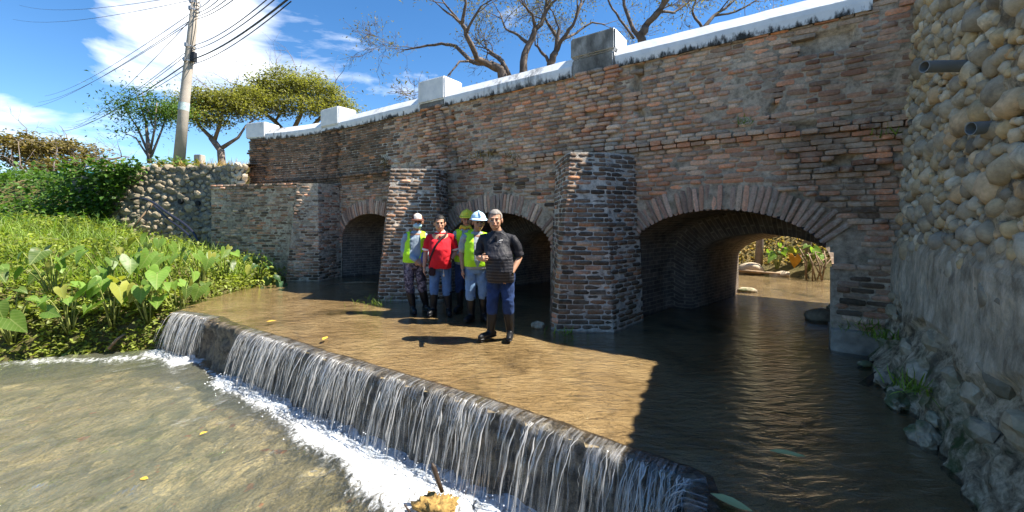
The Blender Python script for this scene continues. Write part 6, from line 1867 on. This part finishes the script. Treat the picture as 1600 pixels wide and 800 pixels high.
class Blob:
    """closed tapered forms fused into one continuous surface by a voxel remesh"""
    def __init__(self): self.b = Build()
    def limb(self, pts, radii, n=14, aspect=1.0, ref=None):
        pts = [Vector(p) for p in pts]; 
        d0 = (pts[0] - pts[1]).normalized(); d1 = (pts[-1] - pts[-2]).normalized()
        P = [pts[0] + d0 * radii[0] * .85, pts[0] + d0 * radii[0] * .5] + pts + [pts[-1] + d1 * radii[-1] * .5, pts[-1] + d1 * radii[-1] * .85]
        R = [radii[0] * .45, radii[0] * .85] + list(radii) + [radii[-1] * .85, radii[-1] * .45]
        self.b.tube(P, R, n, aspect=aspect, ref=ref)
    def rings(self, secs, n=22, power=2.4):
        V = []
        for (z, cx, cy, rx, ry) in secs:
            for k in range(n):
                a = 2*math.pi*k/n; c, s = math.cos(a), math.sin(a)
                V.append((cx + rx * math.copysign(abs(c) ** (2/power), c), cy + ry * math.copysign(abs(s) ** (2/power), s), z))
        F = [(i*n+k, i*n+(k+1)%n, (i+1)*n+(k+1)%n, (i+1)*n+k) for i in range(len(secs)-1) for k in range(n)]
        F += [tuple(range(n))[::-1], tuple(range((len(secs)-1)*n, len(secs)*n))]
        self.b.add(V, F)
    def ball(self, c, r, R=None): self.b.ellipsoid(c, r, 14, 10, R)
    def fuse(self, voxel, smooth=6, wrinkle=0.0, seed=1, cut=None):
        me = self.b.mesh('tmp', True); o = bpy.data.objects.new('tmp', me); COL.objects.link(o)
        md = o.modifiers.new('r', 'REMESH'); md.mode = 'VOXEL'; md.voxel_size = voxel; md.use_smooth_shade = True
        ms = o.modifiers.new('s', 'SMOOTH'); ms.factor = 0.5; ms.iterations = smooth
        dg = bpy.context.evaluated_depsgraph_get(); dg.update()
        out = bpy.data.meshes.new_from_object(o.evaluated_get(dg)); bpy.data.objects.remove(o)
        V = np.empty(len(out.vertices) * 3, np.float32); out.vertices.foreach_get('co', V); V = V.reshape(-1, 3).astype(float)
        if wrinkle:
            N = np.empty(len(V) * 3, np.float32); out.vertices.foreach_get('normal', N); N = N.reshape(-1, 3)
            q = V * np.array([1, 1, 1.0]); h = vnoise(q + np.stack([vnoise(q, 7, seed + 3), vnoise(q, 7, seed + 4), vnoise(q, 7, seed + 5)], 1) * 0.12, 14, seed, 2) - 0.5
            V = V + N * (h * wrinkle)[:, None]
        if cut is not None:
            F = np.empty(len(out.loops), np.int32); out.loops.foreach_get('vertex_index', F)
            st = np.empty(len(out.polygons), np.int32); out.polygons.foreach_get('loop_start', st); tt = np.empty(len(out.polygons), np.int32); out.polygons.foreach_get('loop_total', tt)
            faces = [F[a:a+b] for a, b in zip(st, tt)]; C = np.array([V[f].mean(0) for f in faces]); keep = ~cut(C)
            faces = [tuple(int(i) for i in f) for f, k in zip(faces, keep) if k]
            used = sorted(set(i for f in faces for i in f)); mp = {u: k for k, u in enumerate(used)}
            out = make_mesh('m', V[used], [tuple(mp[i] for i in f) for f in faces], True)
        else:
            out.vertices.foreach_set('co', V.astype(np.float32).ravel()); out.update()
            out.polygons.foreach_set('use_smooth', np.ones(len(out.polygons), bool))
        return out

def hand(b, wrist, d, palm_n, curl=0.5, side=1, thumb=0.6, spread=0.16):
    """palm, four jointed fingers of different lengths and a thumb from the side of the palm"""
    d = Vector(d).normalized(); nrm = Vector(palm_n); nrm = (nrm - d * nrm.dot(d)).normalized(); s = d.cross(nrm).normalized() * side
    w = Vector(wrist); k = w + d * 0.085
    b.limb([w, w + d * .03, w + d * .06, k], [.026, .032, .038, .037], 12, aspect=0.5, ref=nrm)
    for i, (off, L, r) in enumerate([(.030, .068, .0088), (.010, .078, .0092), (-.011, .072, .0088), (-.031, .056, .008)]):
        p = k + s * off - d * 0.006; dd = (d + s * (off * spread * 20)).normalized(); pts = [p]
        for seg, f in enumerate((.45, .32, .23)):
            a = curl * (0.5 + 0.45 * seg); dd2 = (dd * math.cos(a) + nrm * math.sin(a)).normalized(); p = p + dd2 * L * f; pts.append(p)
        b.limb(pts, [r * 1.05, r, r * .92, r * .8], 8)
    t0 = w + d * .025 + s * .026; t1 = t0 + (d * .6 + s * .75 + nrm * .25 * thumb).normalized() * .034; t2 = t1 + (d * .85 + s * .25 + nrm * .5 * thumb).normalized() * .028; t3 = t2 + (d + nrm * .35 * thumb).normalized() * .022
    b.limb([t0, t1, t2, t3], [.015, .0115, .0105, .0085], 8)

def person(label, at, yaw, J, hair, parts, shirt, trouser, skin='skin', belly=0.0, sleeves='short', head_yaw=0.0, age=0, vest=None, seed=1, boot_top=0.33, hem=0.74, collar=None, group='men standing in front of the bridge', sole=0.0):
    """J: joints in the person's own frame, x to the viewer's right, y away from the viewer"""
    root = empty('person', at); tag(root, label, 'person', group)
    Rz = Matrix.Rotation(yaw, 4, 'Z')
    def put(name, me, mat, par=None):
        me.transform(Rz); 
        o = bpy.data.objects.new(name, me)
        if not me.materials:
            for q in (mat if isinstance(mat, list) else [mat]): me.materials.append(q)
        o.parent = par or root; COL.objects.link(o); return o
    V3 = Vector
    hx, hy, hz = J['head']                     # centre of the head
    nb = V3(J['neck']); hips = J['hip']; hd = V3((hx, hy, hz))
    RH = Matrix.Rotation(head_yaw, 3, 'Z')
    HS = 1.12
    fv = lambda x, y, z: tuple(hd + RH @ V3((x * HS, y * HS, z * HS)))
    # --- body: one continuous surface
    b = Blob()
    b.ball(fv(0, .012, .028), (0.0851, 0.1053, 0.0986), RH); b.ball(fv(0, -.018, -.03), (0.0717, 0.0829, 0.0874), RH); b.ball(fv(0, -.045, -.077), (0.0426, 0.0403, 0.0336), RH)
    b.ball(fv(.032, -.068, -.02), (0.0269, 0.0202, 0.0224), RH); b.ball(fv(-.032, -.068, -.02), (0.0269, 0.0202, 0.0224), RH)
    b.ball(fv(0, -.078, .022), (0.0560, 0.0157, 0.0146), RH)
    b.limb([fv(0, -.088, .012), fv(0, -.098, -.012), fv(0, -.102, -.026)], [.009, .012, .0145], 8); b.ball(fv(0, -.088, -.05), (0.0291, 0.0134, 0.0134), RH); b.ball(fv(0, -.086, -.062), (0.0246, 0.0123, 0.0090), RH)
    for s in (-1, 1): b.ball(fv(.078 * s, .012, -.005), (0.0134, 0.0246, 0.0358), RH)
    b.limb([nb - V3((0, -.01, .06)), nb, V3(fv(0, .012, -.06))], [.066, .058, .056], 14)
    tx, ty = (nb.x + hips[0]) / 2, (nb.y + hips[1]) / 2
    b.rings([(hips[2] - .08, hips[0], hips[1], .12, .09), (hips[2] + .1, hips[0], hips[1], .13, .09), (1.1, tx, ty - belly * .5, .125, .085 + belly * .6), (1.28, nb.x, nb.y, .145, .09), (nb.z - .03, nb.x, nb.y, .10, .06)])
    for s, S in ((-1, 'R'), (1, 'L')):         # the person's right is on the viewer's left
        sh, el, wr = V3(J['sh' + S]), V3(J['el' + S]), V3(J['wr' + S])
        b.limb([nb + V3((.05 * s, 0, -.085)), sh + V3((-.02 * s, 0, -.045)), sh.lerp(el, .5), el], [.04, .042, .045, .038], 12)
        b.limb([el, el.lerp(wr, .3), wr], [.037, .040, .027], 12)
        hnd = J['hand' + S]; hand(b, wr, hnd[0], hnd[1], hnd[2], hnd[3] if len(hnd) > 3 else s)
        hp, kn, an = V3((hips[0] + .085 * s, hips[1], hips[2])), V3(J['kn' + S]), V3(J['an' + S])
        b.limb([hp, kn, an + V3((0, 0, .06))], [.075, .052, .04], 12)
    body = put('body', b.fuse(0.0062, 3), M[skin])
    # --- face details
    for s in (-1, 1):
        B = Build(); B.ellipsoid(fv(.030 * s, -.0795, .002), (.014, .0067, .0065), 10, 6, RH); put('eye', B.mesh('eye', True), M['eye'])
        B = Build(); B.tube([fv(.012 * s, -.093, .018), fv(.030 * s, -.092, .023), fv(.046 * s, -.082, .018)], [.003, .0045, .003], 6); put('eyebrow', B.mesh('eyebrow', True), M['hair'])
    B = Build(); B.tube([fv(-.024, -.093, -.055), fv(0, -.1005, -.054), fv(.024, -.093, -.055)], [.003, .0055, .003], 6); 
    if 'mask' not in parts: put('mouth', B.mesh('mouth', True), M['lip'])
    # --- hair
    if hair:
        b = Blob(); b.ball(fv(0, .016, .034), (.095, .116, .106), RH); b.ball(fv(0, .05, -.01), (.084, .075, .08), RH)
        t = {'short': .0, 'cropped': .012, 'under': .03}[hair[1]]
        inv = RH.transposed()
        def cutf(C):
            L = (C - np.array(tuple(hd))) @ np.array(inv).T
            return (L[:, 2] < -.05) | ((L[:, 1] < -.05 + t) & (L[:, 2] < .082)) | ((np.abs(L[:, 0]) > .06) & (L[:, 1] < -.005) & (L[:, 2] < .02)) | (L[:, 2] < -.01 - .2 * (L[:, 1] - .02))
        put('hair', b.fuse(.009, 2, .004, 3, cutf), M[hair[0]])
    # --- shirt
    b = Blob()
    top = nb.z - .015
    w_sh = abs(V3(J['shL']).x - V3(J['shR']).x) / 2
    secs = [(hem, hips[0], hips[1] - .01 - belly * .3, .165 + belly * .15, .115 + belly * .25), (hem + .14, hips[0], hips[1] - .01 - belly * .6, .163 + belly * .2, .118 + belly * .5), (1.05, tx, ty - belly * .8, .160 + belly * .25, .115 + belly * .6),
            (1.18, (nb.x * .7 + tx * .3), nb.y - belly * .4, .168, .118 + belly * .25), (nb.z - .10, nb.x, nb.y, w_sh - .01, .105), (nb.z - .045, nb.x, nb.y + .005, w_sh * .66, .084), (top + .012, nb.x, nb.y + .004, .078, .070)]
    b.rings(secs)
    for s, S in ((-1, 'R'), (1, 'L')):
        sh, el, wr = V3(J['sh' + S]), V3(J['el' + S]), V3(J['wr' + S])
        if sleeves == 'short': b.limb([nb + V3((.08 * s, 0, -.075)), sh + V3((-.012 * s, 0, -.03)), sh.lerp(el, .45), sh.lerp(el, .80)], [.052, .06, .064, .064], 14)
        else:
            b.limb([nb + V3((.08 * s, 0, -.075)), sh + V3((-.012 * s, 0, -.03)), sh.lerp(el, .5), el], [.052, .058, .056, .052], 14); b.limb([el, el.lerp(wr, .5), el.lerp(wr, .94)], [.053, .050, .042], 14)
    so = put('shirt', b.fuse(0.0095, 5, 0.020, seed), M[shirt])
    if sleeves == 'short' and collar:
        for s, S in ((-1, 'R'), (1, 'L')):
            sh, el = V3(J['sh' + S]), V3(J['el' + S]); B = Build(); B.tube([sh.lerp(el, .78), sh.lerp(el, .90)], [.0685, .067], 16, caps=False); put('sleeve_cuff', B.mesh('cuff', True), M[collar[1]])
    if collar:
        B = Build(); n = 20; V = []
        for r, z, dy in ((.060, .035, 0), (.066, .048, 0), (.082, .020, -.01), (.086, .004, -.012)):
            for k in range(n):
                a = -math.pi/2 + .30 + (2*math.pi - .60) * k / (n - 1); V.append((nb.x + r * math.cos(a), nb.y + .004 + r * .92 * math.sin(a) + dy * 0, nb.z + z - .028 + .02 * math.sin(a)))
        F = [(i*n+k, i*n+k+1, (i+1)*n+k+1, (i+1)*n+k) for i in range(3) for k in range(n-1)]; B.add(V, F); put('collar', B.mesh('collar', True), M[collar[0]])
        B = Build(); fy = nb.y - .118 - belly * .15; B.box((nb.x - .013, fy - .005, 1.20), (nb.x + .013, fy + .03, nb.z - .06)); put('placket', B.mesh('placket'), M[shirt])
    # --- trousers
    b = Blob(); b.rings([(hips[2] - .12, hips[0], hips[1], .150, .105), (hips[2] - .02, hips[0], hips[1], .168, .12), (hips[2] + .08, hips[0], hips[1], .158, .11)])
    for s, S in ((-1, 'R'), (1, 'L')):
        hp, kn, an = V3((hips[0] + .085 * s, hips[1], hips[2] - .02)), V3(J['kn' + S]), V3(J['an' + S]); tp = kn.lerp(an, max(.05, (kn.z - boot_top + .02) / max(.1, kn.z - an.z)))
        b.limb([hp, hp.lerp(kn, .5), kn, tp], [.097, .088, .076, .074], 14)
    put('trousers', b.fuse(0.010, 5, 0.026, seed + 9), M[trouser])
    # --- rubber boots
    for s, S in ((-1, 'R'), (1, 'L')):
        kn, an = V3(J['kn' + S]), V3(J['an' + S]); toe = V3(J['toe' + S]); tp = kn.lerp(an, max(.02, (kn.z - boot_top) / max(.1, kn.z - an.z)))
        b = Blob(); b.limb([tp, tp.lerp(an, .4), an + V3((0, 0, .03)), an - V3((0, 0, .03))], [.069, .066, .052, .05], 14)
        f = (toe - an); f.z = 0; f.normalize(); g = V3((an.x, an.y, .045 + sole)); b.limb([g - f * .045, g + f * .06, g + f * .14, g + f * .175 + V3((0, 0, -.008))], [.046, .045, .043, .036], 12)
        bo = put('boot', b.fuse(0.0085, 4, .008, seed + 2), M['rubber'])
        b2 = Blob(); g2 = V3((an.x, an.y, .014 + sole)); b2.limb([g2 - f * .05, g2 + f * .06, g2 + f * .17], [.045, .046, .042], 12, aspect=0.32, ref=(0, 0, 1)); put('sole', b2.fuse(.008, 1), M['rubber'], bo)
    # --- vest
    if vest:
        b = Blob(); S2 = [(z, cx, cy, rx + .016, ry + .018) for z, cx, cy, rx, ry in secs]; S2[0] = (max(hem, .82), *S2[0][1:]); b.rings(S2[:-1] + [(top - .01, nb.x, nb.y + .005, .085, .074)])
        for s, S in ((-1, 'R'), (1, 'L')): b.limb([nb + V3((.07 * s, 0, -.055)), V3(J['sh' + S]) + V3((-.035 * s, 0, -.02))], [.056, .060], 12)
        op = vest.get('open', .06)
        def cutv(C):
            x = C[:, 0] - (nb.x * .6 + hips[0] * .4); front = C[:, 1] < nb.y - .02
            wv = op * np.clip((C[:, 2] - vest.get('close', 0.8)) / .12, 0, 1)
            r_ = (front & (np.abs(x) < wv)) | (np.hypot(C[:, 0] - nb.x, C[:, 1] - nb.y - .005) < .078) & (C[:, 2] > top - .08)
            for S in 'RL':
                sh = V3(J['sh' + S]); r_ |= (np.hypot(C[:, 1] - sh.y, C[:, 2] - sh.z + .06) < .085) & (np.abs(C[:, 0] - nb.x) > w_sh - .015)
            return r_
        put('vest', b.fuse(.010, 4, .010, seed + 4, cutv), M['neon'])
        for zt in vest.get('tape', ()):
            B = Build(); n = 30; V = []
            sec = next(((a, c) for a, c in zip(S2[:-1], S2[1:]) if a[0] <= zt <= c[0]), (S2[1], S2[2])); f = (zt - sec[0][0]) / (sec[1][0] - sec[0][0]); q = [sec[0][i] * (1-f) + sec[1][i] * f for i in range(5)]
            for dz in (-.022, .022):
                for k in range(n):
                    a = -math.pi/2 + .35 + (2*math.pi - .7) * k/(n-1); c, s_ = math.cos(a), math.sin(a); V.append((q[1] + (q[3] + .012) * math.copysign(abs(c) ** .83, c), q[2] + (q[4] + .012) * math.copysign(abs(s_) ** .83, s_), zt + dz))
            B.add(V, [(k, k+1, n+k+1, n+k) for k in range(n-1)]); put('reflective_tape', B.mesh('tape', True), M[vest.get('tapemat', 'silver')])
    # --- headwear and extras
    def shell(r, z_lo, c=(0, .012, .03), rot=None):
        b = Blob(); b.ball(fv(*c), r, RH); inv = RH.transposed()
        return b.fuse(.007, 2, 0, 1, lambda C: (((C - np.array(tuple(hd))) @ np.array(inv).T)[:, 2] < z_lo))
    def helmet(col):
        h = put('helmet', shell((.122, .146, .130), .052, (0, .012, .038)), M[col])
        B = Build(); n = 28; V = []
        for r, z in ((1.0, .050), (1.13, .036), (1.135, .042), (1.0, .058)):
            for k in range(n):
                a = 2*math.pi*k/n; ex = 1.0 + (.20 * max(0, -math.sin(a)) ** 2 if r > 1.05 else 0); V.append(fv(.107 * r * math.cos(a), .012 + .129 * r * ex * math.sin(a), z - (.012 if r > 1.05 and math.sin(a) < -.5 else 0)))
        B.add(V, [(i*n+k, i*n+(k+1)%n, ((i+1)%4)*n+(k+1)%n, ((i+1)%4)*n+k) for i in range(4) for k in range(n)]); put('brim', B.mesh('brim', True), M[col], h)
        B = Build(); B.tube([fv(0, -.12, .075), fv(0, -.09, .13), fv(0, .01, .16), fv(0, .11, .13), fv(0, .145, .07)], [.012, .014, .015, .014, .012], 6, aspect=.5); put('crown_ridge', B.mesh('ridge', True), M[col], h)
    if 'yellow_helmet' in parts: helmet('yellow')
    if 'blue_helmet' in parts: helmet('skyblue')
    if 'cap' in parts:
        h = put('cap', shell((.100, .118, .118), .040, (0, .015, .03)), M['capbrown']); B = Build()
        V = []; n = 12
        for r, z in ((.95, .045), (1.75, .022), (1.75, .028), (.95, .052)):
            for k in range(n): a = -math.pi + .5 + (math.pi - 1.0) * k/(n-1); V.append(fv(.088 * (1 + (r - 1) * .35) * math.cos(a), .012 + .098 * r * math.sin(a), z))
        B.add(V, [(i*n+k, i*n+k+1, (i+1)*n+k+1, (i+1)*n+k) for i in range(3) for k in range(n-1)]); put('brim', B.mesh('brim', True), M['capbrown'], h)
        b = Blob(); b.ball(fv(0, .004, .035), (.096, .114, .114), RH); inv = RH.transposed()
        put('front_panel', b.fuse(.007, 2, 0, 1, lambda C: (lambda L: (L[:, 2] < .045) | (L[:, 1] > -.03) | (np.abs(L[:, 0]) > .06))((C - np.array(tuple(hd))) @ np.array(inv).T)), M['capwhite'], h)
    if 'mask' in parts:
        b = Blob(); b.ball(fv(0, -.042, -.045), (.070, .081, .059), RH); inv = RH.transposed()
        put('face_mask', b.fuse(.006, 2, .004, 2, lambda C: (((C - np.array(tuple(hd))) @ np.array(inv).T)[:, 1] > -.035)), M['mask'])
    if 'sling' in parts:
        B = Build(); fy = nb.y - .135 - belly
        B.tube([nb + V3((.10, .02, .0)), nb + V3((.085, -.10, -.05)), V3((nb.x + .03, fy + .02, 1.24)), V3((nb.x - .06, fy - .015 - belly * .2, 1.10)), V3((nb.x - .14, fy + .03, .93)), V3((nb.x - .17, fy + .09, .80))], [.019] * 6, 8, aspect=.35, ref=(0, -1, 0.2)); put('shoulder_strap', B.mesh('strap', True), M['strap'])
        me = bevel_box_mesh('pouch', (.10, .05, .13), .015); me.transform(Matrix.Translation((nb.x - .115, hips[1] - .145, .70))); put('belt_pouch', me, M['strap'])
        B = Build(); B.tube([(nb.x + .06, hips[1] - .15, .74), (nb.x + .065, hips[1] - .155, .66)], .006, 6); B.ellipsoid((nb.x + .066, hips[1] - .157, .645), (.018, .008, .028), 8, 6); put('key_ring', B.mesh('keys', True), M['steel'])
    if 'watch' in parts:
        wr, el = V3(J['wrL']), V3(J['elL']); d = (wr - el).normalized(); B = Build(); B.tube([wr - d * .035, wr - d * .008], [.034, .033], 14); w = put('watch', B.mesh('watch', True), M['steel']); B = Build(); c = wr - d * .021 + V3((.012, -.033, .008)); B.ellipsoid(c, (.021, .010, .021), 12, 8); put('dial', B.mesh('dial', True), M['hair'], w)
    if 'wristwatch' in parts:
        wr, el = V3(J['wrL']), V3(J['elL']); d = (wr - el).normalized(); B = Build(); B.tube([wr - d * .03, wr - d * .012], [.032, .032], 12); put('watch', B.mesh('watch', True), M['eye'])
    if 'towel' in parts:
        b = Blob(); b.limb([nb + V3((-.085, -.03, .0)), nb + V3((-.07, -.06, .03)), nb + V3((0, -.085, .005)), nb + V3((.07, -.06, .03)), nb + V3((.085, -.03, 0))], [.028, .03, .03, .03, .028], 10); put('neck_towel', b.fuse(.008, 2, .01, 4), M['glove'])
    if 'cloth' in parts:
        b = Blob(); b.limb([V3(J['wrL']) + V3((.02, -.03, .08)), V3(J['wrL']) + V3((.03, -.03, -.02)), V3(J['wrL']) + V3((.02, -.02, -.10))], [.04, .055, .035], 10); put('held_cloth', b.fuse(.008, 2, .02, 4), M['bluebag'])
    if 'emblem' in parts:
        B = Build(); x0 = nb.x + .06; fy = nb.y - .132 - belly * .3; B.tube([(x0 - .035, fy, 1.245), (x0, fy - .004, 1.262), (x0 + .03, fy + .002, 1.268)], [.004, .006, .003], 6); B.tube([(x0 - .04, fy, 1.232), (x0 + .01, fy - .003, 1.240)], [.003, .004], 6); put('chest_emblem', B.mesh('emblem', True), M['whitetrim'])
    return root

# joints are metres above the apron; x to the viewer's right, y away from the viewer
person('stocky older man in dark striped polo, jeans and black rubber boots, frontmost, gesturing', (-0.17, 5.12, 0.0), -0.10,
  dict(head=(-.045, -.02, 1.515), neck=(-.02, .01, 1.375), hip=(.03, 0, .84),
       shR=(-.215, .0, 1.32), elR=(-.265, .02, 1.03), wrR=(-.185, -.24, 1.04), handR=((.35, -.9, .12), (.9, .2, -.1), 1.25, 1),
       shL=(.195, .0, 1.31), elL=(.265, .03, 1.03), wrL=(.165, -.12, .83), handL=((-.75, -.25, -.62), (0, .6, -.5), .75, -1),
       knR=(-.075, -.03, .47), anR=(-.105, .0, .08), toeR=(-.22, -.14, 0), knL=(.125, -.05, .47), anL=(.145, .02, .08), toeL=(.15, -.2, 0)),
  ('grey_hair', 'cropped'), ('watch', 'emblem'), 'polo', 'dark_jeans', 'skin', belly=.085, sleeves='short', head_yaw=.05, seed=11, boot_top=.36, hem=.73, collar=('polo', 'polo'))
person('man in bright red polo with dark shoulder strap, blue jeans and rubber boots', (-1.155, 6.40, 0.0), 0.10,
  dict(head=(-.01, 0, 1.455), neck=(.0, .01, 1.32), hip=(.0, 0, .82),
       shR=(-.185, 0, 1.265), elR=(-.235, .03, 1.00), wrR=(-.25, -.05, .78), handR=((.02, -.15, -1), (1, 0, 0), .35, 1),
       shL=(.185, 0, 1.265), elL=(.24, .05, 1.0), wrL=(.165, -.08, .86), handL=((-.7, -.3, -.6), (0, .6, -.4), .7, -1),
       knR=(-.10, -.02, .46), anR=(-.11, .02, .08), toeR=(-.17, -.16, 0), knL=(.10, -.02, .46), anL=(.135, 0, .08), toeL=(.16, -.2, 0)),
  ('hair', 'short'), ('sling', 'wristwatch'), 'red', 'jeans', 'skin', belly=.075, sleeves='short', head_yaw=.08, seed=23, boot_top=.36, hem=.74, collar=('whitetrim', 'whitetrim'))
person('leftmost man in cap, blue face mask, grey shirt, neon vest and camouflage trousers', (-1.60, 6.56, 0.0), 0.22,
  dict(head=(.035, -.01, 1.475), neck=(.02, .01, 1.335), hip=(-.02, 0, .84),
       shR=(-.155, 0, 1.275), elR=(-.185, .02, 1.01), wrR=(.02, -.17, .86), handR=((.75, -.25, -.5), (0, .6, -.5), .7, 1),
       shL=(.165, 0, 1.28), elL=(.215, .03, 1.02), wrL=(.115, -.15, .88), handL=((-.7, -.25, -.55), (0, .6, -.5), .6, -1),
       knR=(-.10, -.03, .46), anR=(-.04, -.02, .08), toeR=(-.0, -.2, 0), knL=(.10, -.02, .46), anL=(.17, .04, .08), toeL=(.25, -.12, 0)),
  ('hair', 'under'), ('cap', 'mask', 'cloth'), 'grey_shirt', 'camo', 'skin2', belly=.0, sleeves='long', head_yaw=.1, seed=31, boot_top=.34, hem=.80, vest=dict(open=.085, close=.82))
person('man in yellow hard hat, neon vest and blue-grey sleeves, half hidden behind the others', (-.78, 6.62, 0.0), 0.0,
  dict(head=(.03, 0, 1.515), neck=(.01, .01, 1.375), hip=(.0, 0, .86),
       shR=(-.165, 0, 1.32), elR=(-.205, .0, 1.06), wrR=(-.10, -.16, .96), handR=((.7, -.3, -.4), (0, .6, -.5), .5, 1),
       shL=(.165, 0, 1.32), elL=(.19, .03, 1.05), wrL=(.17, -.06, .83), handL=((0, -.1, -1), (-1, 0, 0), .4, -1),
       knR=(-.09, -.02, .47), anR=(-.09, .02, .08), toeR=(-.15, -.16, 0), knL=(.09, -.02, .47), anL=(.10, .02, .08), toeL=(.13, -.18, 0)),
  ('hair', 'under'), ('yellow_helmet', 'towel'), 'grey_shirt', 'dark_jeans', 'skin2', sleeves='long', head_yaw=.12, seed=41, boot_top=.36, hem=.78, vest=dict(open=.05, close=.84, tape=(1.0,)))
person('older man in pale blue hard hat, grey tee, neon vest and faded jeans', (-.545, 6.02, 0.0), 0.18,
  dict(head=(.035, -.02, 1.475), neck=(.01, .0, 1.34), hip=(.0, 0, .83),
       shR=(-.185, 0, 1.285), elR=(-.215, .03, 1.02), wrR=(-.205, -.04, .79), handR=((.0, -.12, -1), (1, 0, 0), .35, 1),
       shL=(.175, 0, 1.285), elL=(.205, .03, 1.02), wrL=(.17, -.06, .80), handL=((0, -.1, -1), (-1, 0, 0), .4, -1),
       knR=(-.085, -.03, .46), anR=(-.07, .02, .08), toeR=(-.17, -.14, 0), knL=(.10, -.02, .46), anL=(.12, .03, .08), toeL=(.16, -.17, 0)),
  ('grey_hair', 'under'), ('blue_helmet',), 'grey_tee', 'pale_jeans', 'skin2', belly=.03, sleeves='short', head_yaw=.12, seed=53, boot_top=.36, hem=.78, vest=dict(open=.055, close=.80, tape=()))
